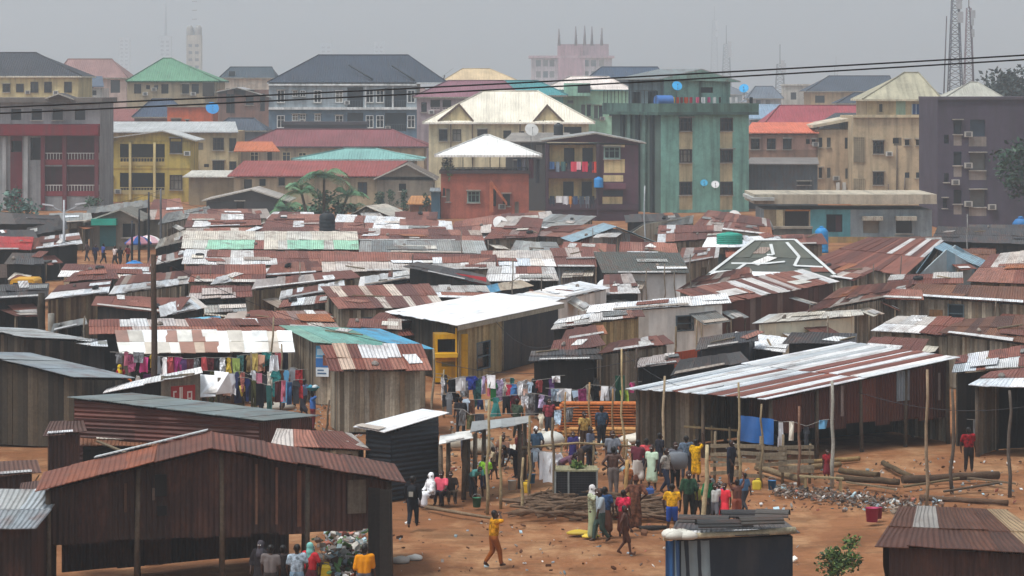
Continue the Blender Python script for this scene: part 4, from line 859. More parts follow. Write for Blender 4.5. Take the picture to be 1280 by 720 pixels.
lattice(1194, -14, 0, 560, 3.6, 1.1, '5a5c64', 'dark telecom tower rising behind the beige block at the right', 'telecom_tower', 26)
lattice(1211, 10, 0, 600, 2.8, .9, '74686e', 'thinner reddish telecom tower right of the dark one', 'telecom_tower', 26)
for px, top in ((1176, 20), (1224, 8)):
    m = MB(); p = V(((px - 640) / F * 436, 436, 0)); m.tube([p, V((p.x + (1194 - px) * .05, p.y, D(px, top, 436).z))], [.16, .08], '4a444a', 5); solo('mast_pole', m, 'dark_steel', 'thin reddish pole left of the telecom tower' if px < 1200 else 'thin pole at the right of the telecom towers', 'pole')
def slabtower(px, w, y0, Y, col, label, heads=False, mast=None):
    root = thing('tower_block', label, 'tower', V(((px - 640) / F * Y, Y, 0))); c = ORG[root.name]; k = Y / F; zt = D(px, y0, Y).z; ww = w * k
    m = MB(); m.cbox(c, ww, ww, zt, col); 
    for j in range(int(zt / 4)): m.cbox(c + V((0, 0, 4 * j + 3.2)), ww + .3, ww + .3, .4, col)
    obj('wall', m, 'plaster', root)
    for j in range(max(2, int(zt / 4))):
        for i in range(2): m = MB(); m.box(c + V((-ww / 2 + ww * (.15 + .45 * i), -ww / 2 - .1, 4 * j + 1)), V((ww * .25, 0, 0)), V((0, .08, 0)), V((0, 0, 1.6)), '4a5058'); obj('window', m, 'glass', root)
    if heads:
        for s in (-1, 1):
            m = MB(); h = c + V((s * ww * .3, -1, zt - 1)); m.lathe(h, [(ww * .17, 0), (ww * .24, 1.5), (ww * .24, 5), (ww * .12, 6.5)], '8a8680', 10); obj('tank_head', m, 'plaster', root)
    if mast:
        m = MB(); m.tube([c + V((0, 0, zt)), D(px, mast, Y)], [1.7, .5], '7a7e84', 5); [m.tube([c + V((-1.4, 0, zt + q)), c + V((1.4, 0, zt + q))], .2, '7a7e84', 4) for q in (4, 9, 14, 19)]; obj('mast', m, 'dark_steel', root)
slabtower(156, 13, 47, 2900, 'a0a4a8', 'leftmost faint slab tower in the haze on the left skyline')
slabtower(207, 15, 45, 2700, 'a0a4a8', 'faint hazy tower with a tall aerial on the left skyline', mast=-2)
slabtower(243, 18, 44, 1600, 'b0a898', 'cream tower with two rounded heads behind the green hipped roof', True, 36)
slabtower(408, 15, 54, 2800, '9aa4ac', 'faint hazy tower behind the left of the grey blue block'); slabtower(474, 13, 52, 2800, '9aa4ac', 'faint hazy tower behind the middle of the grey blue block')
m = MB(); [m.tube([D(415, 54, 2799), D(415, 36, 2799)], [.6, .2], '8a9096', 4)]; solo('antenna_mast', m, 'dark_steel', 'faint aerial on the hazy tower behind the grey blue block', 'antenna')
# a belt of far low houses closing the gaps under the skyline
FB = [(-10, 118, 'b0a088'), (120, 120, '9a948a'), (300, 118, 'a8a49c'), (560, 112, 'c0b4a0'), (640, 116, 'a8aca8'), (930, 122, 'a8a8a4'), (990, 128, 'a49a8c'), (1100, 112, 'b0a898'), (1240, 118, '9c9894'), (470, 112, '9aa0a2'), (860, 112, '9aa0a0'), (220, 108, 'a8a090')]
FL = ['cream far house behind the hipped roof at the left edge', 'greyish far house between the cream block and the green roof', 'pale far house left of the grey blue block', 'cream far house right of the tan hipped roof', 'pale green grey far house left of the mint building', 'pale far house right of the green tower block', 'tan far house below the pale far house', 'cream far house behind the beige block', 'grey far house behind the right edge tree', 'bluish far house behind the grey blue block', 'bluish far house behind the green tower block', 'sand coloured far house behind the green hipped roof']
for (x, y, c_), l_ in zip(FB, FL):
    block(l_, 'house', x, x + R.randint(55, 90), y + 6, R.randint(640, 820), 12, c_, [([x + 8, x + 22, x + 38], y + 14, 5, 6, 'd')], ('hip', x - 3, x + 78, y + 6, x + 16, x + 50, y - 5, R.choice(['5a6068', '7a5a56', '6a7078', '8a6a60'])))
# --- trees
def palm(c, h, label, n=11, fl=2.6, lean=(0, 0)):
    root = thing('palm_tree', label, 'palm tree', c); c = V(c); top = c + V((lean[0], lean[1], h)); m = MB()
    m.tube([c - V((0, 0, .2)), c + V((lean[0] * .3, 0, h * .5)), top], [.2, .15, .12], '5a5040', 8); obj('trunk', m, 'bark', root)
    m = MB()
    for i in range(n):
        az = 2 * PI * i / n + R.uniform(-.3, .3); el = R.uniform(.25, 1.25); L = fl * R.uniform(.8, 1.2); d = V((math.cos(az), math.sin(az), 0)); pts = []
        for k in range(8):
            t = k / 7; pts.append(top + d * L * t * math.cos(el) * (1 - .12 * t) + V((0, 0, L * (math.sin(el) * t - .75 * t * t))))
        gcol = R.choice(['4f7a58', '3f6a50', '5c8860', '487052', '6a8e68'])
        m.tube(pts, [.035 - .004 * k for k in range(8)], '6a7a48', 4)
        side = d.cross(V((0, 0, 1)))
        for k in range(1, 8):
            for q in (.0, .33, .66):
                p = pts[k - 1].lerp(pts[k], q); w = (.75 * math.sin(PI * min(1, (k - 1 + q) / 7 * .9 + .12))) * L / 2.6
                for s in (-1, 1):
                    e = p + side * s * w + d * .25 * w - V((0, 0, .35 * w + R.uniform(0, .15))); m.face([p, p + d * .09, e + d * .05, e], vary(gcol, .2))
    obj('crown', m, 'leaf', root); return root
GR = ['4a7452', '57845c', '3f644a', '648e66', '34543f']
palm(W(405, 283), 5.2, 'tallest palm in the clump behind the pale ridged roof', 17, 3.6); palm(W(384, 284), 3.6, 'lower palm at the left of the palm clump', 13, 3.2, (-.6, 0)); palm(W(424, 283), 3.2, 'lower palm at the right of the palm clump', 13, 3.0, (.9, 0)); palm(W(440, 281), 1.4, 'short drooping palm at the right foot of the palm clump', 11, 2.8, (.4, 0)); palm(W(364, 281), 1.6, 'short drooping palm at the left foot of the palm clump', 11, 2.8, (-.4, 0))
bush(W(398, 282), 1.6, 700, GR, 'leafy dark green tree filling the middle of the palm clump', 'tree', .5, cat='tree'); bush(W(372, 282), 1.0, 300, GR, 'round leafy bush at the left of the palm clump', 'tree', .4, cat='tree'); bush(W(428, 283), 1.2, 350, ['35543c', '2c4a36', '44664a'], 'round leafy bush at the right of the palm clump', 'tree', .42, cat='tree')
for x, y, r, l_ in ((475, 276, 1.0, 'leftmost clipped conifer in the row before the grey gable house'), (487, 278, 1.25, 'taller conifer second in the row before the grey gable house'), (504, 278, 1.2, 'third conifer in the row before the grey gable house'), (532, 277, 1.0, 'bushy shrub by the brick outhouse')):
    bush(W(x, y), r, 420, ['2c4a3a', '36583f', '24402f'], l_, 'conifer', .25, 1.5, thin=.5, cat='tree')
bush(V(((1268 - 640) / F * 430, 430, 7.5)), 4.6, 3600, ['2a3634', '222e2e', '34403a'], 'dark rounded tree crown on the skyline at the top right', 'tree', .8, 1.0, cat='tree', sp=.27)
bush(V(((1284 - 640) / F * 255, 255, 3.0)), 3.2, 1600, ['26402f', '2f4c36', '1f3628'], 'dark green tree at the right edge in front of the mauve block', 'tree', .5, .9, cat='tree', sp=.4)
bush(W(22, 283), 2.0, 700, ['4a6a60', '3f5c54', '557468'], 'grey green bush below the maroon balconies at the left edge', 'tree', .5, .9, cat='tree'); bush(W(118, 268), 1.1, 300, ['33503c', '3f5c44'], 'small green bush behind the teal awning shop', 'shrub', .35, cat='plant')
bush(W(1046, 726), .55, 1100, ['3f5a2c', '56702f', '6a7a3a', '2f4a28'], 'leafy green shrub at the bottom beside the ochre path', 'shrub', .13, 1.0, sp=.42)
# --- wires crossing the sky
for i, (ya, yb, sag) in enumerate(((134, 69, 5), (141.5, 74.5, 6))):
    m = MB(); pts = []
    for k in range(41):
        px = -700 + 2700 * k / 40; t = (px) / 1280; y = ya + (yb - ya) * t + sag * 4 * max(-1.5, t * (1 - t)) * .5; pts.append(D(px, y, 48 + i * .4))
    m.tube(pts, .014, '16181c', 5); solo('overhead_wire', m, 'dark_steel', ['upper of the two black overhead wires crossing the photo', 'lower of the two black overhead wires crossing the photo'][i], 'wire')
# ------------------------------------------------------------------ the shanty town
RU = ['7d483a', '6d3d31', '8c5546', '633830', '956252', '744237']
PAL = {
 'rust': [(c, 2.4) for c in RU] + [('c8beb6', 1.1), ('a89a90', 1), ('9a8078', 1), ('a0603c', .8)],
 'rustw': [(c, 2) for c in RU] + [('d8d6d4', 3), ('b8aca6', 1.5)],
 'mix': [(c, 1.1) for c in RU] + [('e6e6e6', 3.5), ('b8b4b0', 2.5), ('f2f2f2', 2)],
 'white': [('eef0f2', 5), ('f6f6f6', 4), ('d8dcdf', 1.5), ('e4dcd4', 1)],
 'grey': [('8d8f8e', 3), ('a0a29f', 3), ('7a7c7a', 2), ('b0b0aa', 1)],
 'pale': [('d8d2c6', 3), ('c8c2b4', 2), ('e0ddd6', 2), ('b8a898', .7)],
 'dark': [('3c3d40', 3), ('4a4a4a', 3), ('33302f', 2), ('56504c', 1)],
 'moss': [('55584f', 3), ('62645c', 3), ('494c46', 2)],
 'teal': [('62a096', 2), ('79ada0', 2), ('8fb8a8', 1)],
 'blue': [('4b9fc4', 3), ('6fb2cc', 1)],
 'brown': [('5c3a2c', 3), ('6e4632', 3), ('7a5038', 2), ('4e3228', 2)],
 'red': [('b03030', 3), ('c04038', 1)],
 'silver': [('dfe3e6', 4), ('ececee', 2.5), ('bcc2c6', 2.5), ('7d4a40', 2.6), ('93594a', 1.4), ('a8968c', 1)],
}
WAL = {
 'wood': ('old_board', .2, [('8a8070', 3), ('978d7e', 3), ('786e60', 3), ('aa9f8c', 1.5), ('5c5347', 1.5), ('7c6a56', 1.2)]),
 'wood2': ('old_board', .24, [('6a5844', 3), ('7c6850', 3), ('8c7a5e', 2), ('544434', 2)]),
 'tan': ('old_board', .3, [('a8946c', 3), ('b8a47c', 2), ('94805c', 2)]),
 'rust': ('sheet_metal', .8, [('50261f', 4), ('5c2e26', 4), ('45221c', 3), ('6b3a30', 1), ('7f6a62', .4)]),
 'skirt': ('sheet_metal', .8, [('38231f', 4), ('412924', 4), ('30201c', 3), ('4d332b', 1.5)]),
 'dwood': ('old_board', .22, [('3e372f', 3), ('4a4238', 3), ('342e28', 3), ('5a4f42', 1)]),
 'black': ('painted_sheet', .8, [('232a33', 3), ('1e242c', 3), ('2b323a', 2)]),
 'metal': ('sheet_metal', .8, [('8b9092', 3), ('7a7e80', 2), ('6a4038', 2), ('9da2a4', 2)]),
 'dark': ('old_board', .3, [('242120', 3), ('302b28', 3), ('1d1b1a', 2)]),
 'white': ('tarp', 1.2, [('f0eee8', 2), ('e6e4de', 1)]),
 'tarp': ('tarp', 1.5, [('e4e4e0', 3), ('d8d8d4', 1)]),
 'net': ('tarp', 1.5, [('161f2b', 3), ('1b2531', 1)]),
 'plaster': ('plaster', 1.2, [('a49c8c', 2)]),
 'cream': ('tarp', 1.2, [('e6dec4', 2)]),
 'bluew': ('tarp', 1.0, [('7f9aa8', 1), ('a8b4b8', 1)]),
}

def roof_sheets(a, b, c, d, pal, sheet=.85, rows=2, thick=.025, jit=.22, front=None, runs=.55, stripe=None):
    """overlapping corrugated sheets laid over the quad a b (front) c d (back); real thickness, uneven ends"""
    m = MB(); L = max((b - a).length, (c - d).length); S_ = ((d - a).length + (c - b).length) / 2
    n = max(2, round(L / sheet)); rows = max(1, rows); nn = (b - a).cross(d - a).normalized()
    if nn.z < 0: nn = -nn
    def P(s, t): return a.lerp(b, s).lerp(d.lerp(c, s), t)
    prev = [None] * rows
    for i in range(n):
        s0, s1 = i / n - .002, (i + 1) / n + .012
        for r in range(rows):
            t0, t1 = r / rows, (r + 1) / rows
            if r == 0: t0 -= R.uniform(0, jit) / S_
            else: t0 -= .12 / S_
            if r == rows - 1: t1 += R.uniform(-jit * .4, jit) / S_
            if stripe is not None: cc = stripe(i / n, r)
            elif front and r == 0: cc = vary(pick(PAL[front]), .08)
            elif prev[r] is not None and R.random() < runs: cc = vary(prev[r], .06)
            else: prev[r] = pick(PAL[pal]); cc = vary(prev[r], .08)
            z = nn * (.012 * (i % 2) + (.02 if r == 0 else 0) * 0 + .02 * r + R.uniform(0, .012)); up = nn * thick
            tw = nn * R.uniform(-.012, .03); sk = (b - a).normalized() * R.gauss(0, .025)
            q = [P(s0, t0) + z + sk + nn * max(0, R.gauss(0, .025)), P(s1, t0) + z + tw + sk, P(s1, t1) + z, P(s0, t1) + z]
            uv = [(s0 * L, t0 * S_), (s1 * L, t0 * S_), (s1 * L, t1 * S_), (s0 * L, t1 * S_)]
            m.face([p + up for p in q], cc, uv); m.face(q[::-1], tuple(x * .8 for x in cc), uv[::-1])
            for k in range(4):
                k2 = (k + 1) % 4; m.face([q[k], q[k2], q[k2] + up, q[k] + up], cc)
    if stripe is None and L > 2:      # odd sheets nailed over leaks
        for _ in range(int(L * S_ / 22) + (R.random() < .6)):
            s, t = R.uniform(.02, .85), R.uniform(.02, .6); w, h = R.uniform(.8, 3.0) / L, R.uniform(.4, .9) / S_ * min(S_, 1.6); sk = R.gauss(0, .015)
            q = [P(s, t) , P(min(1, s + w), t + sk), P(min(1, s + w + sk), min(1, t + h + sk)), P(s + sk, min(1, t + h))]; z = nn * (.05 + .02 * rows + R.uniform(0, .03)); q = [p + z for p in q]
            cc = vary(pick(PAL[pal if R.random() < .55 else R.choice(['mix', 'rust', 'pale', 'white', 'grey'])]), .12); uv = [(s * L, t * S_), ((s + w) * L, t * S_), ((s + w) * L, (t + h) * S_), (s * L, (t + h) * S_)]
            m.face([p + nn * .015 for p in q], cc, uv); m.face(q[::-1], cc, uv[::-1])
            for k in range(4): k2 = (k + 1) % 4; m.face([q[k], q[k2], q[k2] + nn * .015, q[k] + nn * .015], cc)
    if stripe is None and R.random() < .5:      # pale strip laid along the eave to paint the light its edge catches
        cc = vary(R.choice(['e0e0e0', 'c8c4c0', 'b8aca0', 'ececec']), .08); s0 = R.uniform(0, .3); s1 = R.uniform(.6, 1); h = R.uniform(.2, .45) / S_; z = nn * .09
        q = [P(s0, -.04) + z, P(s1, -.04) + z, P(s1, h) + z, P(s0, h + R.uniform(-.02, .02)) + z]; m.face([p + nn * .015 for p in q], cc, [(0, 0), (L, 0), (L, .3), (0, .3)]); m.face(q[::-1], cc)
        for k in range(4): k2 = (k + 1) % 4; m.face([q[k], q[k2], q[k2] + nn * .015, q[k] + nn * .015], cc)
    return m

def interp(tops, s):
    for (s0, z0), (s1, z1) in zip(tops, tops[1:]):
        if s0 <= s <= s1: return z0 + (z1 - z0) * (s - s0) / max(1e-6, s1 - s0)
    return tops[-1][1] if s > tops[-1][0] else tops[0][1]

def wall_part(root, p, q, tops, kind, z0=0.0, holes=(), jz=.04, name='wall', horizontal=False):
    """wall of real boards or sheets from p to q (plan), tops = [(s, z)...]; holes = [(a0,a1,b0,b1)]"""
    mat, w, pal = WAL[kind]; fc = Face(p, q - p); L = (V((q.x, q.y, 0)) - V((p.x, p.y, 0))).length
    if p.y > 165: w *= 1.5
    m = MB(); th = .03 if mat in ('old_board', 'sheet_metal') else .1
    if horizontal:          # horizontal boards / sheets
        zt = max(z for _, z in tops); k = max(2, int((zt - z0) / .33))
        for j in range(k):
            za, zb = z0 + (zt - z0) * j / k, z0 + (zt - z0) * (j + 1) / k + .02; n = max(1, int(L / 2.2))
            for i in range(n):
                a, b = L * i / n, L * (i + 1) / n; c = vary(pick(pal), .1); za_, zb_ = min(za, interp(tops, a)), min(zb, interp(tops, a)); zc_ = min(zb, interp(tops, b)); zd_ = min(za, interp(tops, b))
                o = R.uniform(0, .02); m.face([fc.P(a, za_, o + .02), fc.P(b, zd_, o + .02), fc.P(b, zc_, o), fc.P(a, zb_, o)], c, [(za_, a), (zd_, b), (zc_, b), (zb_, a)])
        return obj(name, m, mat, root)
    n = max(1, round(L / w)); cuts = sorted(set([round(L * i / n, 3) for i in range(n + 1)] + [round(min(max(x, 0), L), 3) for h in holes for x in h[:2]] + [round(s, 3) for s, _ in tops]))
    prev = None
    for a, b in zip(cuts, cuts[1:]):
        if b - a < .01: continue
        if prev is None or b - a > w * .5 or R.random() < .5: prev = vary(pick(pal), .22 if mat == 'old_board' else .1)
        c = prev; g = R.uniform(.002, .014) if mat == 'old_board' else 0; o = R.uniform(-.012, .012) if mat != 'plaster' else 0
        spans = [(z0 + R.uniform(-jz, jz) if z0 else 0, None)]
        for h in holes:
            if h[0] - .01 <= (a + b) / 2 <= h[1] + .01: spans = [(spans[0][0], h[2]), (h[3], None)]
        for lo, hi in spans:
            ja = R.uniform(-.03, 0) if mat == 'old_board' else 0
            ta, tb = (interp(tops, a) + ja, interp(tops, b) + ja) if hi is None else (hi, hi)
            if min(ta, tb) <= lo + .01: continue
            A, B = fc.P(a, 0, o), fc.P(b - g, 0, o); n_ = fc.n * -th; Z = V((0, 0, 1))
            f = [A + Z * lo, B + Z * lo, B + Z * tb, A + Z * ta]; k = [x + n_ for x in f]
            m.face(f, c); m.face(k[::-1], c)
            for i in range(4): j = (i + 1) % 4; m.face([f[i], k[i], k[j], f[j]], c)
    return obj(name, m, mat, root)

def opening(root, fc, r, kind):
    a, b, c, d = r; m = MB()
    if kind == 'window':
        m.box(fc.P(a, c, -.2), fc.u * (b - a), fc.n * .04, V((0, 0, d - c)), R.choice(['1d2328', '24282c', '2a3a44'])); w = obj('window', m, 'glass', root)
        m = MB(); t = .06
        for o, w_, h_ in (((a - t, c - t), b - a + 2 * t, t), ((a - t, d), b - a + 2 * t, t), ((a - t, c), t, d - c), ((b, c), t, d - c), ((a, c + (d - c) * .45), b - a, .04)): m.box(fc.P(o[0], o[1], -.05), fc.u * w_, fc.n * .09, V((0, 0, h_)), '5a6a72' if kind == 'window' else '4a4038')
        obj('frame', m, 'old_board', w)
    else:
        m.box(fc.P(a + .03, 0.02, -.06), fc.u * (b - a - .06), fc.n * .04, V((0, 0, d - .04)), vary(R.choice(['4a4036', '5c4c3c', '3a3430', '4e5a5c']), .1)); dr = obj('door', m, 'old_board', root)
        m = MB(); m.box(fc.P(b - .16, d * .5, 0), fc.u * .04, fc.n * .05, V((0, 0, .14)), '8a8680'); obj('handle', m, 'dark_steel', dr)
        m = MB(); t = .07
        for o, w_, h_ in (((a - t, .0), t, d), ((b, .0), t, d), ((a - t, d), b - a + 2 * t, t)): m.box(fc.P(o[0], o[1], -.04), fc.u * w_, fc.n * .08, V((0, 0, h_)), '6a5c4a')
        obj('door_frame', m, 'old_board', root)

SHEDS = []
def build(label, slopes, corners, tops, roof, walls, name='shack', cat='shack', z0=0.0, holes=(), rows=2, sheet=.85, front=None, posts=False, door=False, horizontal=(), jit=.22, stripe=None, rmat='sheet_metal', runs=.45, group=None):
    cx = sum(p.x for p in corners) / len(corners); cy = sum(p.y for p in corners) / len(corners)
    root = thing(name, label, cat, V((cx, cy, 0)), group)
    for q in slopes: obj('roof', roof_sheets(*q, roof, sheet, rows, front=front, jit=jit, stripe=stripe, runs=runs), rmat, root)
    n = len(corners); hd = {}
    for e, x0, y0, x1, y1, k in holes: hd.setdefault(e, []).append((x0, y0, x1, y1, k))
    for i in range(n):
        k = walls[i] if isinstance(walls, (list, tuple)) else walls
        p, q = corners[i], corners[(i + 1) % n]
        if k:
            fc = Face(p, q - p); hl = []
            for x0, y0, x1, y1, kk in hd.get(i, []):
                r = rect(fc, (x0, y0, x1, y1)); r = (r[0], r[1], 0.0, r[3]) if kk == 'door' else r
                hl.append(r)
                if kk != 'open': opening(root, fc, r, kk)
            L = (V((q.x, q.y, 0)) - V((p.x, p.y, 0))).length
            if i == 0 and door and L > 2.4 and not hl:
                s = R.uniform(.5, L - 1.5); r = (s, s + .85, 0, min(1.85, tops[0][0][1] - .25)); hl.append(r); opening(root, fc, r, 'door')
            wall_part(root, p, q, tops[i], k, z0, hl, horizontal=i in horizontal)
        if (posts or z0 > 0):
            m = MB(); m.tube([V((p.x, p.y, -.1)), V((p.x + R.uniform(-.05, .05), p.y, tops[i][0][1]))], [.09, .075], vary('5c5044'), 7); obj('post', m, 'bark', root)
            L = (q - p).length
            if L > 4:
                for t in [j / round(L / 2.6) for j in range(1, round(L / 2.6))]:
                    s = p.lerp(q, t); m = MB(); m.tube([V((s.x, s.y, -.1)), V((s.x + R.uniform(-.06, .06), s.y, interp(tops[i], t * L)))], [.08, .065], vary('5c5044'), 7); obj('post', m, 'bark', root)
    if walls and not z0 and name == 'shack' and corners[0].y > 128:      # lean-to awnings and scrap patches on the front
        p, q = corners[0], corners[1]; fc = Face(p, q - p); L = (V((q.x, q.y, 0)) - V((p.x, p.y, 0))).length; w0 = walls[0] if isinstance(walls, (list, tuple)) else walls
        for _ in range(R.choice([0, 1, 1, 2]) if w0 and L > 2.2 else 0):
            w = R.uniform(1.1, 2.4); s = R.uniform(0, max(.1, L - w)); zt = interp(tops[0], s + w / 2) - R.uniform(.15, .6); d = R.uniform(.6, 1.5); dr = R.uniform(.15, .5); cr = R.uniform(-.15, .15)
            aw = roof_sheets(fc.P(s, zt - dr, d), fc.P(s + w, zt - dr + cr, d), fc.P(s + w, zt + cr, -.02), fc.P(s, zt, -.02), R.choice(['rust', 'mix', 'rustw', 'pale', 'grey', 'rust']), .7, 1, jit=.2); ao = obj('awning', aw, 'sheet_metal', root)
            for e in (.05, w - .05): m = MB(); m.tube([fc.P(s + e, -.05, d - .1), fc.P(s + e + R.uniform(-.1, .1), zt - dr, d - .1)], .04, vary('6a5c4a', .2), 5); obj('awning_pole', m, 'bark', ao)
        for _ in range(R.choice([0, 1, 2]) if w0 in ('wood', 'wood2', 'dark', 'rust') else 0):
            s = R.uniform(.1, max(.2, L - 1)); zz = R.uniform(.2, 1.1); m = MB(); w, h = R.uniform(.4, .9), R.uniform(.5, 1.1); h = min(h, interp(tops[0], s) - zz - .15)
            if h > .2: m.box(fc.P(s, zz, .03), fc.u * w, fc.n * .03, V((0, 0, h)) + fc.u * R.uniform(-.08, .08), vary(R.choice(['8a8480', '6e4034', 'a89c88', '4a5860', '94897a', '7a5a3c', 'b8b4ac', '3e4a4a']), .12)); obj('patch_board', m, 'old_board', root)
    SHEDS.append((root, slopes, label)); return root

def toplist(p, q, mid=()):
    L = (V((q.x, q.y, 0)) - V((p.x, p.y, 0))).length
    return [(0, p.z)] + [(t * L, z) for t, z in mid] + [(L, q.z)]

def S(label, q, roof='rust', wall='wood', zf=2.4, zb=3.0, z4=None, dep=None, rise=.6, inset=.28, **kw):
    z4 = z4 or (zf, zf, zb, zb)
    if not dep and not kw.get('free') and q[0][1] < 450:
        z4 = [z + R.uniform(-.1, .1) for z in z4]; q = [(x + R.uniform(-4, 4), y + R.uniform(-1.8, 1.8)) for x, y in q]
    A, B = W(*q[0], z4[0]), W(*q[1], z4[1])
    if dep:
        u = V((B.x - A.x, B.y - A.y, 0)).normalized(); n = V((-u.y, u.x, 0)); Cc, Dd = B + n * dep + V((0, 0, rise)), A + n * dep + V((0, 0, rise))
    else:
        out = []
        for (px, py), z, fr in ((q[2], z4[2], B), (q[3], z4[3], A)):
            Y = (H - z) * F / (py - HY); Yn = min(max(Y, fr.y + 2.6), fr.y + kw.get('dmax', 9.5)) if not kw.get('free') else Y
            out.append(D(px, py, Yn))
        Cc, Dd = out
    kw.pop('dmax', 0); kw.pop('free', 0)
    pts = [A, B, Cc, Dd]; c = (A + B + Cc + Dd) / 4; cor = []
    for p in pts:
        v = V((c.x - p.x, c.y - p.y, 0)); cor.append(p + v.normalized() * inset * 1.4 - V((0, 0, .07)))
    tops = [toplist(cor[i], cor[(i + 1) % 4]) for i in range(4)]
    return build(label, [pts], cor, tops, roof, wall, **kw)

def G(label, FL, A, FR, back, roof='rust', wall='wood', ov=.35, **kw):
    """gable end towards the viewer; FL, A, FR = (px, py, z)"""
    a, p, b = W(*FL), None, W(*FR); y = (a.y + b.y) / 2; p = D(A[0], A[1], y); bk = V((back[0], back[1], 0))
    u = bk.normalized() * ov
    sl = [[a, p, p + bk, a + bk], [p, b, b + bk, p + bk]]
    dz = V((0, 0, .07)); ins = (b - a).normalized() * .3; ins.z = 0
    la, lb = a + ins + u - dz, b - ins + u - dz; fa, fb = la + bk - u * 2, lb + bk - u * 2
    t = (p - a).length / ((p - a).length + (b - p).length); zp = p.z - .1
    tops = [toplist(la, lb, [(t, zp)]), toplist(lb, fb), toplist(fb, fa, [(1 - t, zp)]), toplist(fa, la)]
    return build(label, sl, [la, lb, fb, fa], tops, roof, wall, **kw)

# ---- back rows under the apartment blocks
b, fc, lf = block('small shop with a teal awning and teal door left of the street poles', 'shop', 112, 172, 277, 246, 6, '857c70', [([161], 288, 16, 17, 'd')], ('gab', 104, 279, 150, 263, 178, 277, '77756c', '857c70'), rmat='sheet_metal', name='shop')
part_rect(b, 'awning', fc, (116, 273, 147, 281), .05, 1.0, '1c9a86', 'tarp'); part_rect(b, 'door', fc, (125, 283, 145, 308), .01, .08, '2a6468', 'paint')
TB = [
 ('dark shed under a pale ridge sheet below the maroon balconies', ((-12, 279), (78, 281), (72, 269), (-10, 266)), 'dark', 'dark'),
 ('long pale grey roof sheet rising to the right above the teal awning shop', ((108, 268), (188, 258), (188, 251), (112, 260)), 'grey', 'dark'),
 ('rust red roof behind the dark street poles', ((184, 276), (234, 272), (226, 248), (190, 252)), 'rust', 'plaster'),
 ('rust roof with rows of white sheets right of the dark green kiosk', ((232, 284), (330, 283), (322, 267), (238, 268)), 'mix', 'plaster'),
 ('rust roof with a white strip beside the black water tank', ((330, 286), (420, 284), (412, 269), (336, 270)), 'rustw', 'wood'),
 ('patched rust and grey roof right of the black water tank', ((418, 287), (500, 287), (505, 271), (424, 270)), 'mix', 'wood'),
 ('pale sheet roof below the small conifers', ((498, 290), (566, 291), (562, 277), (500, 275)), 'mix', 'wood'),
 ('low rust roof running behind the long cream ridge strip', ((228, 298), (420, 297), (414, 284), (236, 285)), 'rust', 'wood'),
 ('rust roof with small white squares in front of the black tank', ((420, 300), (606, 302), (600, 287), (422, 286)), 'rust', 'wood'),
 ('rust roof below the red brick house', ((562, 294), (640, 290), (640, 268), (566, 276)), 'rust', 'wood'),
 ('rust roof holding a white dish below the brown block', ((606, 300), (668, 297), (680, 274), (636, 271)), 'rust', 'wood'),
 ('grey roof slope just below the purple brown block', ((664, 283), (716, 289), (746, 271), (690, 268)), 'grey', 'wood'),
 ('orange rust roof left of the blue edged gable', ((668, 296), (722, 296), (742, 280), (690, 282)), 'rust', 'wood'),
 ('pale green grey roof below the green tower block', ((786, 290), (862, 278), (864, 269), (800, 280)), 'grey', 'plaster'),
 ('rust roof with white patches below the green tower block', ((818, 302), (905, 300), (900, 283), (826, 284)), 'rustw', 'wood'),
 ('rust roof with a blue edge left of the crumbling grey wall', ((868, 282), (962, 296), (960, 274), (884, 264)), 'rust', 'plaster'),
 ('white flat sheet roof carrying the green water tank', ((880, 309), (985, 308), (975, 297), (886, 297)), 'white', 'wood'),
 ('rust roof under the crumbling grey wall', ((955, 306), (1030, 306), (1030, 293), (960, 294)), 'rust', 'wood'),
 ('dark sheet roof with white scraps below the mauve block', ((1162, 302), (1290, 306), (1290, 286), (1170, 285)), 'dark', 'dark'),
 ('grey lean-to roof at the foot of the blue and grey shop house', ((1110, 308), (1182, 306), (1176, 296), (1116, 297)), 'brown', 'dark'),
]
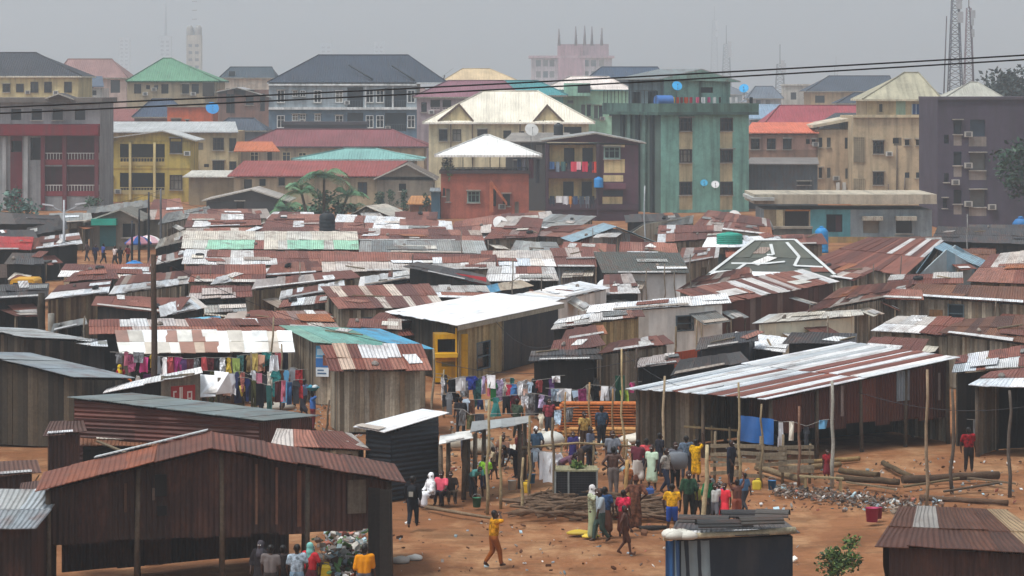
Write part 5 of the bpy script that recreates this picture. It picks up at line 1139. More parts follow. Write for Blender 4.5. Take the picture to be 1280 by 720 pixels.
TB += [
 ('brown shed roof with a pale edge left of the teal awning shop', ((28, 297), (80, 287), (78, 276), (34, 286)), 'dark', 'dark'),
 ('patchwork roof of pale scraps below the white street lamp', ((36, 312), (100, 304), (98, 291), (44, 299)), 'mix', 'dark'),
 ('stall under bright red sheets at the left edge', ((-8, 314), (40, 313), (40, 296), (-8, 298)), 'red', 'dark'),
 ('dark roof over dark green cladding at the left edge', ((8, 330), (58, 330), (56, 318), (12, 318)), 'dark', 'dark'),
 ('rust roof behind the blue roof tank at the left', ((228, 330), (402, 331), (400, 314), (232, 312)), 'rustw', 'wood'),
 ('rust roof with white front edge left of the brown utility pole', ((76, 346), (186, 352), (190, 331), (84, 332)), 'rustw', 'cream'),
 ('rust roof below the long mint and cream strip', ((228, 351), (332, 353), (330, 333), (232, 332)), 'rust', 'wood'),
 ('long white roof sheet rising to the right above the rust roofs', ((266, 357), (387, 334), (381, 326), (272, 347)), 'white', 'wood'),
 ('pale rust lean-to roof below the long rising white sheet', ((312, 361), (446, 347), (436, 337), (320, 351)), 'rustw', 'wood2'),
 ('red and white striped lean-to roof left of the lath roofed shack', ((346, 374), (430, 363), (425, 352), (352, 364)), 'mix', 'wood'),
 ('patched white lean-to below the red and white striped roof', ((344, 386), (408, 379), (406, 368), (350, 376)), 'mix', 'wood'),
 ('dull rust roof behind the teal and blue roof', ((338, 409), (424, 413), (402, 391), (325, 389)), 'rust', 'wood'),
 ('grey and white roof edge above the lattice wall at the left', ((56, 374), (132, 367), (142, 352), (70, 357)), 'mix', 'wood2'),
 ('rust roof with a white front edge crossed by the brown utility pole', ((138, 369), (238, 356), (234, 340), (150, 345)), 'rust', 'wood'),
 ('long rust strip roof above the green and white cloths', ((112, 381), (224, 394), (234, 374), (120, 370)), 'rust', 'dark'),
 ('crumpled white sheet roof right of the brown utility pole', ((204, 395), (258, 384), (242, 372), (197, 382)), 'white', 'dark'),
 ('blue tarpaulin roof above the long white market canopy', ((226, 408), (282, 407), (276, 395), (238, 397)), 'blue', 'dark'),
 ('rust roof beside the blue tarpaulin', ((274, 412), (336, 409), (334, 389), (284, 392)), 'rust', 'dark'),
 ('rust roof with yellow and white goods beneath left of the leaning roofs', ((232, 376), (312, 372), (310, 357), (240, 360)), 'rustw', 'dark'),
]
FRONTW = {'rust roof with white front edge left of the brown utility pole', 'rust roof with a white front edge crossed by the brown utility pole', 'grey and white roof edge above the lattice wall at the left'}
for l_, q, rf, wl in TB:
    S(l_, q, rf, wl, rows=1 if q[0][1] - q[3][1] < 14 else 2, front='white' if l_ in FRONTW else None, rmat='tarp' if 'tarpaulin' in l_ else 'sheet_metal', door=wl == 'wood')
S('long ridge roof of cream sheets over a mint green strip', ((226, 312), (448, 313), (446, 291), (230, 290)), 'pale', 'wood', stripe=lambda s, r: vary('cfc8bc', .07) if r else vary('9fd0b4' if (.12 < s < .38 or .58 < s < .74 or .8 < s < .97) else '8a5044' if .38 < s < .45 else 'd4cec2', .07))
S('long grey fibre cement roof continuing right of the cream ridge roof', ((446, 317), (613, 318), (607, 302), (447, 300)), 'grey', 'wood', rows=1)
S('broad plain rust roof below the grey fibre cement roof', ((404, 340), (616, 337), (620, 318), (402, 314)), 'rust', 'wood', runs=.9)
S('rust roof with a white lower row left of the steep rust gable', ((598, 331), (692, 332), (690, 314), (600, 313)), 'rust', 'dark', front='white')
S('low rust and white roof with dark gap left of the grey shack', ((606, 350), (698, 351), (694, 336), (610, 334)), 'mix', 'dark')
S('pale grey and rust roof behind the white roof scrap', ((538, 340), (622, 334), (618, 321), (542, 322)), 'mix', 'wood')
S('short white roof catching the light left of the dark gable', ((449, 358), (522, 345), (517, 337), (452, 349)), 'white', 'dark', rows=1)
b = S('dark sided shack with a red panel under a black roof edge', ((504, 333), (614, 358), (606, 344), (520, 328)), 'dark', ['dark', 'dark', 'dark', 'dark'], z4=(3.2, 2.5, 2.6, 3.3), rows=1)
m = MB(); m.box(W(566, 360, 2.0), W(608, 366, 2.0) - W(566, 360, 2.0), V((0, .05, 0)), V((0, 0, .9)), 'b8343a'); solo('red_panel', m, 'paint', 'red panel on the front of the black roofed dark shack', 'panel')
S('patchwork roof of pale and rust sheets beside the blue strip', ((536, 372), (618, 374), (606, 357), (534, 358)), 'mix', 'wood')
S('pale roof with a blue left end behind the big white roof', ((586, 372), (664, 359), (652, 352), (592, 362)), 'pale', 'dark', rows=1, stripe=lambda s, r: vary('56a0c8' if s < .45 else 'c0b09a', .06))
def lath(s, r): return vary('cdbfb2' if (int(s * 17) % 4 == (1 if r else 3)) else R.choice(RU[:4]), .06)
S('timber shack under a rust roof with pale lath strips', ((421, 386), (553, 384), (535, 356), (404, 361)), 'rust', ['wood', 'dark', 'wood', 'wood'], stripe=lath, sheet=.5, holes=[(0, 455, 398, 466, 412, 'window')])
S('leaning brown board lean-to under the edge of the big white roof', ((462, 402), (548, 402), (546, 390), (470, 392)), 'rust', 'dark', rows=1)
S('steep rust roof with white patches left of the mossy dark roof', ((697, 334), (744, 334), (742, 311), (690, 311)), 'rustw', 'metal')
S('mossy dark grey roof above a white cloth wall', ((752, 340), (860, 341), (847, 317), (742, 317)), 'moss', ['tarp', 'tarp', 'wood', 'dark'], rows=1, runs=.9, holes=[(0, 768, 343, 790, 365, 'open')])
S('short rust lean-to under the mossy dark roof', ((752, 368), (800, 366), (792, 342), (756, 344)), 'rustw', 'dark', zf=1.9, zb=2.2)
S('white roof and white wall behind the big white roofed shed', ((692, 376), (762, 361), (722, 352), (640, 370)), 'white', ['white', 'rust', 'white', 'white'], rows=1)
b = S('white walled house with a torn black window under a thin white roof', ((733, 392), (915, 377), (906, 366), (738, 384)), 'white', ['white', 'dark', 'white', 'white'], zf=2.7, zb=3.1, rows=1, holes=[(0, 846, 396, 866, 412, 'window')])
S('tall lath of tan boards and white grille beside the white walled house', ((738, 404), (806, 397), (802, 388), (742, 394)), 'mix', ['tan', 'tan', 'tan', 'dark'], zf=2.6, zb=2.8, rows=1)
S('maroon metal walled house under a streaky rust roof', ((890, 381), (1042, 351), (1000, 336), (846, 362)), 'rustw', ['rust', 'dark', 'rust', 'metal'], zf=2.35, zb=3.0, rows=1, sheet=.6)
S('broad rust roof behind the streaky rust roof', ((846, 360), (985, 340), (968, 326), (868, 345)), 'rust', 'wood')
# grey tarp roof with white tape
b = S('grey tarpaulin hip roof taped with white strips', ((884, 345), (1044, 345), (992, 301), (946, 300)), 'moss', 'wood', zf=2.4, zb=4.4, rmat='tarp', runs=.9)
A, B, Cc, Dd = SHEDS[-1][1][0]; m = MB()
def pl(s, t): return A.lerp(B, s).lerp(Dd.lerp(Cc, s), t)
for pts in (((.02, .02), (.02, .98)), ((.98, .02), (.98, .98)), ((.02, .98), (.98, .98)), ((.1, .3), (.42, .3), (.62, .36)), ((.42, .55), (.5, .55), (.44, .85)), ((.7, .25), (.8, .5), (.75, .9)), ((.7, .25), (.95, .22)), ((.05, .05), (.2, .1), (.24, .3))):
    for p, q in zip(pts, pts[1:]):
        p, q = pl(*p), pl(*q); d = (q - p).normalized(); n_ = (B - A).cross(Dd - A).normalized(); sd = d.cross(n_) * .1; up = n_ * .1
        m.box(p - sd + up, q - p, sd * 2, n_ * .02, 'c8cac8')
obj('tape', m, 'paint', b)
S('large rust roof with long white sheets right of the taped grey roof', ((1012, 324), (1132, 343), (1182, 299), (1084, 297)), 'rust', 'wood', zf=2.4, zb=4.0, stripe=lambda s, r: vary('d6d4d4' if (r and (.55 < s < .62 or .74 < s < .82 or .9 < s < .95)) else R.choice(RU[:4]), .06))
S('low rust roof left of the large rust roof with white sheets', ((1000, 340), (1066, 352), (1096, 336), (1040, 326)), 'rust', 'wood')
G('gable of pale tarpaulin edged with light blue boards', (1146, 342, 2.5), (1168, 310), (1240, 341, 2.3), (1.5, 6), 'blue', 'bluew', rows=1, stripe=lambda s, r: vary('8fb0c0', .1))
S('long rust roof at the right edge behind the timber walls', ((1206, 350), (1300, 356), (1300, 314), (1240, 318)), 'rust', 'wood2', zf=2.4, zb=3.6)
S('grey scrap roof below the light blue gable', ((1106, 357), (1206, 354), (1200, 341), (1112, 345)), 'mix', 'wood')
S('rust roof with pale streaks above the cream plaster box', ((1010, 391), (1132, 366), (1142, 352), (1046, 361)), 'rust', ['wood', 'wood', 'wood', 'cream'], zf=2.5, zb=3.1)
S('timber walled shack under a wide brown roof edge at the right', ((1128, 369), (1296, 379), (1296, 362), (1150, 357)), 'brown', 'wood', rows=1, holes=[(0, 1186, 381, 1204, 402, 'window')])
S('tall board wall shack left of the wide brown roof edge', ((1078, 372), (1152, 374), (1150, 362), (1090, 360)), 'rust', 'wood', rows=1)
S('patchy rust and yellow grey roof above grey boards', ((1092, 413), (1188, 419), (1208, 400), (1124, 396)), 'mix', 'wood')
S('brown roof over grey board walls at the right edge', ((1176, 417), (1300, 431), (1300, 395), (1202, 400)), 'brown', 'wood', zf=2.5, zb=3.3, rows=2)
S('cream plastered box house under a flat pale roof', ((944, 404), (1082, 395), (1074, 387), (960, 394)), 'pale', ['cream', 'cream', 'cream', 'cream'], zf=2.7, zb=2.85, rows=1, inset=.5)
S('low lean-to of white sheets in front of the cream plastered box', ((900, 432), (984, 440), (986, 424), (922, 416)), 'white', 'dark', zf=2.0, zb=2.4, rows=1)
S('grey white roof at the right edge above the open dark shed', ((1190, 466), (1300, 456), (1300, 430), (1196, 446)), 'silver', ['dark', 'dark', None, 'wood'], zf=2.9, zb=3.3)
S('pale sheet roof nearest the right edge over a dark open front', ((1212, 482), (1310, 486), (1310, 458), (1238, 466)), 'silver', [None, 'dark', 'dark', 'wood'], zf=2.7, zb=3.1, posts=True)
S('small patched roof right of the black net wall', ((688, 412), (768, 403), (742, 393), (700, 400)), 'mix', 'dark', zf=2.3, zb=2.6)
S('rust porch roof over wooden doors behind the clotheslines', ((748, 443), (842, 429), (832, 419), (760, 430)), 'rust', 'wood', zf=2.3, zb=2.6, rows=1, door=True)
S('tattered striped porch roof beside the orange board', ((794, 460), (852, 454), (846, 442), (800, 448)), 'rustw', 'dark', zf=2.2, zb=2.5, rows=1)
S('dark board shack behind the crowded clotheslines', ((660, 452), (752, 450), (748, 438), (664, 440)), 'dark', 'dark', zf=2.2, zb=2.6)
# ---- the big white roofed shed with black wall
def wstripe(s, r): return vary('f6f7f8', .03)
b = S('big shed with a bright white roof, board side and black cloth wall', ((483, 391), (572, 407), (705, 379), (616, 366)), 'white', ['dwood', None, 'wood', 'wood'], z4=(2.7, 2.75, 2.75, 2.9), rows=1, stripe=wstripe, free=True, rmat='clean_sheet', name='shed', cat='shed')
sl = SHEDS[-1][1][0]; p, q = sl[1], sl[2]; c = sum(sl, V((0, 0, 0))) / 4
p = p + (V((c.x, c.y, 0)) - V((p.x, p.y, 0))).normalized() * .4; q = q + (V((c.x, c.y, 0)) - V((q.x, q.y, 0))).normalized() * .4; mid = p.lerp(q, .42); dz = V((0, 0, .1)); p, q, mid = p - dz, q - dz, mid - dz
f1 = Face(p, mid - p); r = rect(f1, (596, 430, 612, 458)); wall_part(b, p, mid, toplist(p, mid), 'tan', 0, [r]); opening(b, f1, r, 'window'); wall_part(b, mid, q, toplist(mid, q), 'net', name='black_cloth')
m = MB(); [m.tube([V((t.x, t.y - .06, 0)), V((t.x, t.y - .06, t.z))], .07, '8a7f6c', 6) for t in (mid,)]; obj('post', m, 'bark', b)
m = MB(); t0 = sl[1] - V((0, 0, .02)); m.box(t0, sl[2] - sl[1], V((.02, -.05, 0)), V((0, 0, -.22)), 'b0a694'); obj('fascia', m, 'old_board', b)
# ---- front row
def patch(s, r): return vary('d0cdcb' if (r and .28 < s < .72) else 'c0a692' if (.1 < s < .17 or .76 < s < .82 or (not r and .4 < s < .45)) else R.choice(RU), .07)
S('plank walled shack under a rust roof with one white patch', ((412, 463), (538, 462), (526, 433), (400, 433)), 'rust', 'wood', zf=2.55, zb=3.3, stripe=patch, sheet=.5, inset=.35, name='shack')
S('plank shack under a teal roof turning blue at the right', ((388, 428), (541, 437), (470, 412), (352, 409)), 'teal', 'wood', z4=(2.75, 2.5, 3.0, 3.1), rows=1, stripe=lambda s, r: vary('4f9fc4' if s > .55 else R.choice(['62a096', '79ada0', '7fa898']), .06))
sl = SHEDS[-1][1][0]; f1 = Face(sl[0], sl[1] - sl[0]).off(.18); a0, a1, z0, z1 = rect(f1, (395, 432, 411, 471)); root = thing('poster', 'blue and white poster on the board wall under the teal roof', 'poster', f1.P(a0, z0)); m = MB(); w_, h_ = a1 - a0, z1 - z0
m.box(f1.P(a0, z0), f1.u * w_, f1.n * .02, V((0, 0, h_)), 'd4dce0'); obj('board', m, 'paint', root); m = MB()
for x, y, w, h, c in ((0, .62, 1, .38, '5a9cc4'), (0, .3, 1, .3, '2f6aa8'), (.1, .7, .5, .2, 'b8d4e0'), (.55, .36, .35, .34, '7a4a3a'), (.12, .08, .7, .05, '4a6a8a'), (.12, .18, .5, .05, '4a6a8a')): m.box(f1.P(a0 + w_ * x, z0 + h_ * y, .021 + .002 * x), f1.u * w_ * w, f1.n * .004, V((0, 0, h_ * h)), c)
obj('print', m, 'paint', root)
m = MB(); m.box(f1.P(a1 + .1, z0 + .1), f1.u * .28, f1.n * .03, V((0, 0, h_ * .85)), 'b04a3c'); solo('cloth_strip', m, 'cloth', 'rust red cloth strip beside the blue and white poster', 'cloth')
# big market shed on the right
b = S('long open shed with a streaked silver roof and maroon sheet wall', ((786, 486), (960, 499), (1197, 448), (1060, 429)), 'silver', [None, None, 'wood', 'wood'], z4=(2.4, 2.4, 3.3, 3.3), rows=2, free=True, posts=True, sheet=.36, name='market_shed', cat='shed', jit=.2, stripe=lambda s, r: vary(R.choice(['7d4a40', '93594a', '7a463a']) if ((r and (.46 < s < .53 or .6 < s < .7 or .8 < s < .86)) or (not r and (.3 < s < .36 or .55 < s < .62 or .7 < s < .78 or .86 < s < .93))) else R.choice(['dfe3e6', 'ececee', 'c8ced2', 'd8dcde', 'b8bec2']), .06))
sl = SHEDS[-1][1][0]; c = sum(sl, V((0, 0, 0))) / 4; ins = lambda p: p + (V((c.x, c.y, 0)) - V((p.x, p.y, 0))).normalized() * .45 - V((0, 0, .12))
p, q, w0 = ins(sl[1]), ins(sl[2]), ins(sl[0])
wall_part(b, p, q, toplist(p, q), 'rust', 1.05, [], .12)
pp = p.lerp(q, .64); m = MB(); f1 = Face(p, q - p); r = rect(f1, (1120, 464, 1136, 500)); m.box(f1.P(r[0], r[2], .03), f1.u * (r[1] - r[0]), f1.n * .03, V((0, 0, r[3] - r[2])), '8e98a0')
obj('grey_patch', m, 'sheet_metal', b)
for x0, y0, x1, y1 in ((1036, 478, 1040, 522), (1050, 482, 1053, 520), (1172, 466, 1174, 500)):
    r = rect(f1, (x0, y0, x1, y1)); m = MB(); m.box(f1.P(r[0], r[2], .03), f1.u * (r[1] - r[0]), f1.n * .03, V((0, 0, r[3] - r[2])), '9a8a84'); obj('lath', m, 'old_board', b)
k1 = w0.lerp(p, .35); wall_part(b, w0 + V((.2, 1.2, 0)), k1 + V((.6, 1.0, 0)), toplist(w0 + V((0, 0, .1)), k1 + V((0, 0, .1))), 'wood', 0)
wall_part(b, p.lerp(q, .05) + V((-1.0, 1.6, -.2)), p.lerp(q, .62) + V((-1.0, 1.6, -.2)), toplist(p, p.lerp(q, .62)), 'skirt', 1.2)
wall_part(b, p.lerp(q, .3) + V((-2.2, 3.5, -.2)), q + V((-2.2, 3.0, -.2)), toplist(p, q), 'dark', 0)
# left plank sheds
S('dark plank shed with a thin grey roof edge at the left edge', ((-40, 440), (94, 472)), 'white', 'dwood', z4=(3.6, 2.75, 0, 0), dep=5, rise=-.5, rows=1, inset=.12, stripe=lambda s, r: vary('8c959a', .05), name='shed', cat='shed')
S('smaller plank shed behind the dark plank shed at the left edge', ((-40, 408), (34, 422)), 'white', 'dwood', z4=(2.9, 2.6, 0, 0), dep=4, rise=-.4, rows=1, inset=.12, stripe=lambda s, r: vary('aab0b2', .05), name='shed', cat='shed')
# long low rust shed at left: grey top edge, rust front face, rust lean-to skirt
S('long low shed of horizontal rust sheets with a grey ridge edge', ((86, 497), (328, 526)), 'grey', ['rust', 'rust', 'rust', 'rust'], z4=(2.75, 2.25, 0, 0), dep=4.5, rise=-.3, rows=1, inset=.15, stripe=lambda s, r: vary('76807f', .1), horizontal=(0,), name='shed', cat='shed')
S('low rust lean-to roof in front of the long rust shed', ((90, 556), (318, 562), (318, 548), (92, 543)), 'brown', ['dark', 'dark', 'dark', 'dark'], zf=1.15, zb=1.35, rows=1, free=True)
S('dark brown patched hut between the plank shed and the long rust shed', ((54, 545), (108, 541), (104, 527), (62, 529)), 'brown', 'skirt', zf=1.9, zb=2.2, rows=1)
S('low brown shack with a rust roof in front of the orange ground', ((338, 558), (458, 562), (428, 541), (346, 537)), 'rust', ['wood', 'wood', 'wood', 'wood'], z4=(1.75, 1.75, 2.1, 2.1), rows=1, holes=[(0, 419, 567, 441, 582, 'open')])
S('row of small crumpled pale sheets behind the low brown shack', ((402, 548), (458, 560), (440, 544), (410, 539)), 'mix', 'dark', zf=1.8, zb=2.0, rows=1)
b = S('black metal sided kiosk with a tilted pale roof', ((444, 534), (484, 541), (561, 517), (528, 512)), 'white', ['black', 'black', 'black', 'black'], z4=(2.45, 2.35, 2.75, 2.8), rows=1, free=True, rmat='clean_sheet', horizontal=(0, 1), name='kiosk', cat='kiosk')
S('cream awning on poles beside the black metal kiosk', ((548, 556), (590, 549), (588, 540), (550, 545)), 'pale', [None] * 4, zf=2.0, zb=2.3, rows=1, posts=True, rmat='tarp', name='awning', cat='awning')
S('sagging grey canopy on bamboo poles above the seated crowd', ((588, 541), (664, 529), (660, 521), (590, 529)), 'grey', [None] * 4, zf=2.2, zb=2.5, rows=1, posts=True, rmat='tarp', name='canopy', cat='canopy')
b = S('small board stall with a white roof edge and red painted sign', ((130, 492), (252, 467), (250, 460), (136, 484)), 'white', ['dark', 'wood', 'dark', 'dark'], z4=(2.0, 2.5, 2.6, 2.1), rows=1, name='stall', cat='stall')
sl = SHEDS[-1][1][0]
def on_edge(root, p, q, r, col, name, mat='paint', o=.3, th=.03):
    f = Face(p, q - p).off(o); a0, a1, z0, z1 = rect(f, r); m = MB(); m.box(f.P(a0, z0, .02), f.u * (a1 - a0), f.n * th, V((0, 0, z1 - z0)), col); return obj(name, m, mat, root), f
fr = Face(sl[0], sl[1] - sl[0]).off(.1); a0, a1, z0, z1 = rect(fr, (201, 470, 250, 520)); m = MB()
for i in range(12): m.box(fr.P(a0 + (a1 - a0) * i / 12, 0, 0), fr.u * ((a1 - a0) / 12.3), fr.n * .03, V((0, 0, z1 + R.uniform(-.03, .02))), vary('7c7468', .15))
obj('board_front', m, 'old_board', b)
a0, a1, z0, z1 = rect(fr, (213, 483, 243, 512)); m = MB(); m.box(fr.P(a0, z0, .04), fr.u * (a1 - a0), fr.n * .02, V((0, 0, z1 - z0)), '9c2a2c'); sg = obj('red_sign', m, 'paint', b)
m = MB(); ww = a1 - a0; hh = z1 - z0      # partly worn white strokes of painted lettering
for x, y, w_, h_ in ((.08, .2, .05, .6), (.08, .75, .14, .06), (.08, .47, .11, .06), (.34, .1, .06, .85), (.42, .5, .05, .45), (.66, .2, .05, .55), (.66, .7, .2, .06), (.82, .2, .05, .55), (.66, .2, .2, .06), (.66, .45, .2, .05), (.05, .06, .2, .03)): m.box(fr.P(a0 + ww * x, z0 + hh * y, .065), fr.u * ww * w_, fr.n * .004, V((0, 0, hh * h_)), 'd8cfc8')
obj('lettering', m, 'paint', sg)
S('white tarpaulin awning right of the red signed stall', ((248, 494), (290, 491), (286, 470), (250, 467)), 'white', [None] * 4, zf=1.5, zb=2.2, rows=1, posts=True, rmat='tarp', name='awning', cat='awning', free=True)
S('small pale roofed stall with a yellow panel behind the long rust shed', ((298, 528), (336, 530), (334, 521), (302, 519)), 'white', 'dark', zf=1.6, zb=1.8, rows=1, name='stall', cat='stall')
m = MB(); m.box(W(304, 537, 1.35), W(322, 538, 1.35) - W(304, 537, 1.35), V((0, .03, 0)), V((0, 0, -.45)), 'd8b020'); solo('yellow_board', m, 'paint', 'yellow board on the small stall behind the long rust shed', 'board')
# market canopy
S('long white market canopy above the hanging clothes', ((148, 441), (362, 441), (364, 416), (142, 414)), 'white', [None, None, 'dark', None], zf=2.3, zb=2.9, rows=2, posts=True, rmat='tarp', sheet=.6, stripe=lambda s, r: vary(R.choice(['e6e4de', 'e6e4de', 'dcd8ce', 'b8a898', 'eeeeec', '9a7466', 'c8c0b4']), .06), name='canopy', cat='canopy')
S('patched rust roof along the back of the white market canopy', ((112, 416), (364, 416), (352, 399), (116, 402)), 'rustw', 'dark', zf=2.5, zb=2.9, rows=2, sheet=.7)
S('grey shelter roof over the dark opening at the left', ((60, 414), (112, 406), (108, 397), (64, 404)), 'grey', [None, 'dark', 'dark', None], rows=1, posts=True)
S('little stall under a thin white sheet left of the market canopy', ((93, 431), (134, 434), (132, 427), (95, 424)), 'white', ['dark', 'dark', 'dark', 'dark'], zf=2.1, zb=2.3, rows=1, name='stall', cat='stall')
S('dark roofed shack behind the yellow van at the left edge', ((-20, 376), (62, 370), (58, 354), (-20, 358)), 'dark', 'dark')
# ---- foreground
b = G('nearest gabled shed with rusty roof and dark brown sheet skirts', (46, 614, 2.9), (264, 561), (502, 602, 2.75), (-.4, 3.6), 'brown', ['skirt', 'skirt', 'skirt', 'skirt'], z0=1.35, rows=1, jit=.3, name='shed', cat='shed', ov=.45, stripe=lambda s, r: vary(R.choice(['7a4430', '6a3a2a', '84492f', '5c3426']), .1))
s0, s1 = SHEDS[-1][1]; m = MB(); m.box(s0[3] + (s0[2] - s0[3]) * .3 + V((0, -.1, .1)), (s0[2] - s0[3]) * .68, V((0, .35, 0)), V((0, 0, .03)), 'b8bcbc'); obj('ridge_flashing', m, 'clean_sheet', b); wall_part(b, s0[3] + V((.6, -.5, -.1)), s1[2] + V((-4.2, -.5, -.1)), [(0, 2.8), (3, 3.1), (7.2, 3.2)], 'skirt', .1)  # extra back wall lowered to cut light under the shed and hide bright ground
wall_part(b, W(459, 735) + V((0, .5, 0)), W(489, 735) + V((0, .5, 0)), [(0, 2.75), (.6, 2.7)], 'dark', 0)  # dark panel added to paint the dark void at the shed's right end
f1 = Face(W(46, 614, 2.9), W(502, 602, 2.75) - W(46, 614, 2.9)).off(.38)
for x0, y0, x1, y1, c_ in ((319, 580, 321.5, 655, '7a5a48'), (344, 584, 347, 655, '7a5648'), (371, 588, 376, 658, '6e4a3a'), (155, 604, 158, 640, '5a4438'), (190, 610, 193, 625, '6a5a50'), (434, 600, 457, 641, '70665a')):
    a0, a1, z0, z1 = rect(f1, (x0, y0, x1, y1)); m = MB(); m.box(f1.P(a0, z0, .03), f1.u * (a1 - a0), f1.n * .03, V((0, 0, z1 - z0)), c_); obj('patch_board', m, 'old_board', b)
for x0, y0, x1, y1 in ((193, 593, 208, 620), (196, 632, 208, 644)):
    a0, a1, z0, z1 = rect(f1, (x0, y0, x1, y1)); m = MB(); m.box(f1.P(a0, z0, .035), f1.u * (a1 - a0), f1.n * .02, V((0, 0, z1 - z0)), '0c0a0a'); obj('hole_cover', m, 'dark_steel', b)
S('low shack with grey roof sheets at the bottom left corner', ((-60, 664), (46, 660), (80, 616), (-40, 614)), 'grey', 'skirt', zf=2.2, zb=2.55, rows=2, stripe=lambda s, r: vary('858b8f' if r == 0 else '9da2a4', .05))
b = S('kiosk with blue and grey tarpaulin sides and old sheets on its roof', ((836, 672), (998, 668), (978, 652), (846, 652)), 'dark', ['net', 'net', 'net', 'bluew'], zf=2.0, zb=2.25, rows=1, inset=.12, name='kiosk', cat='kiosk', jit=.2)
sl = SHEDS[-1][1][0]; f1 = Face(sl[0], sl[1] - sl[0]).off(.1)
for (x0, x1, c_, nm) in ((831, 850, '2f5f94', 'blue_tarp'), (850.5, 888, '7f8c90', 'grey_tarp')):
    a0, a1, z0, z1 = rect(f1, (x0, 676, x1, 740)); m = MB(); n = 8
    m.rings([[f1.P(a0 + (a1 - a0) * k / n, z, .04 + .05 * math.sin(k * 1.9 + z)) for k in range(n + 1)] for z in (z1, z1 * .6, z1 * .3, 0.02)], c_, cap=False, closed=False); obj(nm, m, 'tarp', b)
m = MB(); p = sl[0] + V((-.15, -.08, .02)); m.tube([p, p + (sl[1] - sl[0]) * .5 + V((0, 0, .03)), p + (sl[1] - sl[0]) * 1.02 + V((0, 0, .1))], [.09, .08, .1], 'a89c82', 7); obj('edge_pole', m, 'bark', b)
b = S('rusty roofed shack at the bottom right corner with a white sheet patch', ((1096, 682), (1330, 694), (1258, 641), (1124, 636)), 'brown', 'skirt', zf=2.1, zb=2.5, rows=2, stripe=lambda s, r: vary('8f8c88' if (r and .02 < s < .3) else '9a8264' if s > .8 else R.choice(['4a2a1e', '54301f', '43271c']), .06))
sl = SHEDS[-1][1][0]; f1 = Face(sl[3], sl[0] - sl[3]).off(.2); m = MB(); n = 10
m.rings([[f1.P(.1 + 3.2 * k / n, z, .06 + .1 * math.sin(k * 2.3 + z * 2)) for k in range(n + 1)] for z in (2.2, 1.5, .8, .05)], '6a5138', cap=False, closed=False); obj('sacking', m, 'tarp', b)
# kiosk things by the white roofed shed
root = thing('yellow_kiosk', 'bright yellow painted kiosk front left of the board wall', 'kiosk', W(562, 478)); Yk = W(562, 478).y; f1 = Face(D(544, 478, Yk), V((1, .12, 0)))
m = MB(); a0, a1, z0, z1 = rect(f1, (542, 418, 585, 482)); hl = [(*rect(f1, (547, 424, 569, 440)), .5, '2c2624'), (*rect(f1, (552, 452, 572, 458)), .08, '8a7a3a')]
facade(m, f1, 0, a1, 0, z1, hl, 'd8a21a'); facade(m, Face(f1.P(a1, 0), -f1.n), 0, 1.2, 0, z1, [], 'c08a14'); facade(m, Face(f1.P(0, 0) - f1.n * 1.2, f1.n), 0, 1.2, 0, z1, [], 'c08a14'); m.face([f1.P(0, z1), f1.P(a1, z1), f1.P(a1, z1, -1.2), f1.P(0, z1, -1.2)], '9a7420'); obj('panel', m, 'plaster', root)
part_rect(root, 'counter', f1, (543, 441, 571, 446), .02, .4, 'e0ac20', 'paint'); part_rect(root, 'corner_post', f1, (569, 410, 574, 482), .02, .14, 'e0a818', 'paint')
root = thing('ladder', 'short orange wooden ladder leaning on the board wall', 'ladder', W(588, 474)); p = W(588, 470); m = MB(); Yk = p.y - .3
for x in (583, 594): m.tube([D(x, 470, Yk), D(x - .5, 430, Yk + .35)], .035, 'b5672a', 5)
obj('rail', m, 'old_board', root)
for i in range(6):
    m = MB(); t = (i + .5) / 6; y = 470 - 40 * t; m.box(D(583, y, Yk + .35 * t - .03), D(594, y, Yk + .35 * t - .03) - D(583, y, Yk + .35 * t - .03), V((0, .06, 0)), V((0, 0, .12)), 'b86a2c'); obj('rung', m, 'old_board', root)
# ------------------------------------------------------------------ clothes on lines
NAMES = {'white': 'e6e6e8', 'black': '1c1c22', 'navy blue': '232c58', 'bright blue': '2470b4', 'royal blue': '2c3f9a', 'teal': '1f7a78', 'green': '2c8a4c', 'red': 'c02c34', 'crimson': 'a82040', 'pink': 'd86c88', 'hot pink': 'd8408a', 'magenta': 'a83478', 'lilac': 'b49ccc', 'purple': '5c2c74', 'maroon': '5c2028', 'orange': 'd8772c', 'peach': 'd8a48c', 'yellow': 'd8b428', 'mustard': 'a88428', 'grey': '84868a', 'charcoal': '3c3e44', 'pale blue': 'a8c0d4', 'cream': 'd8d0bc', 'brown': '64402c', 'sky blue': '58a0c8', 'lime green': '9ab43c', 'dark green': '1f4a38', 'salmon': 'cc7468', 'olive': '5c5c34', 'mint': '9cc8b0'}
SHAPE = {
 'shirt': [(-.28, 0), (-.5, -.22), (-.4, -.36), (-.3, -.28), (-.3, -1), (.3, -1), (.3, -.28), (.4, -.36), (.5, -.22), (.28, 0), (.1, -.04), (-.1, -.04)],
 'trousers': [(-.4, 0), (-.5, -1), (-.1, -1), (0, -.35), (.1, -1), (.5, -1), (.4, 0)],
 'cloth': [(-.5, 0), (-.47, -.5), (-.5, -1), (0, -.96), (.5, -1), (.48, -.5), (.5, 0), (0, -.02)],
 'dress': [(-.2, 0), (-.34, -.1), (-.22, -.3), (-.5, -1), (.5, -.97), (.22, -.3), (.34, -.1), (.2, 0)],
 'wrapper': [(-.5, 0), (-.46, -.6), (-.36, -1), (.1, -.9), (.44, -1), (.5, -.4), (.5, 0)],
}
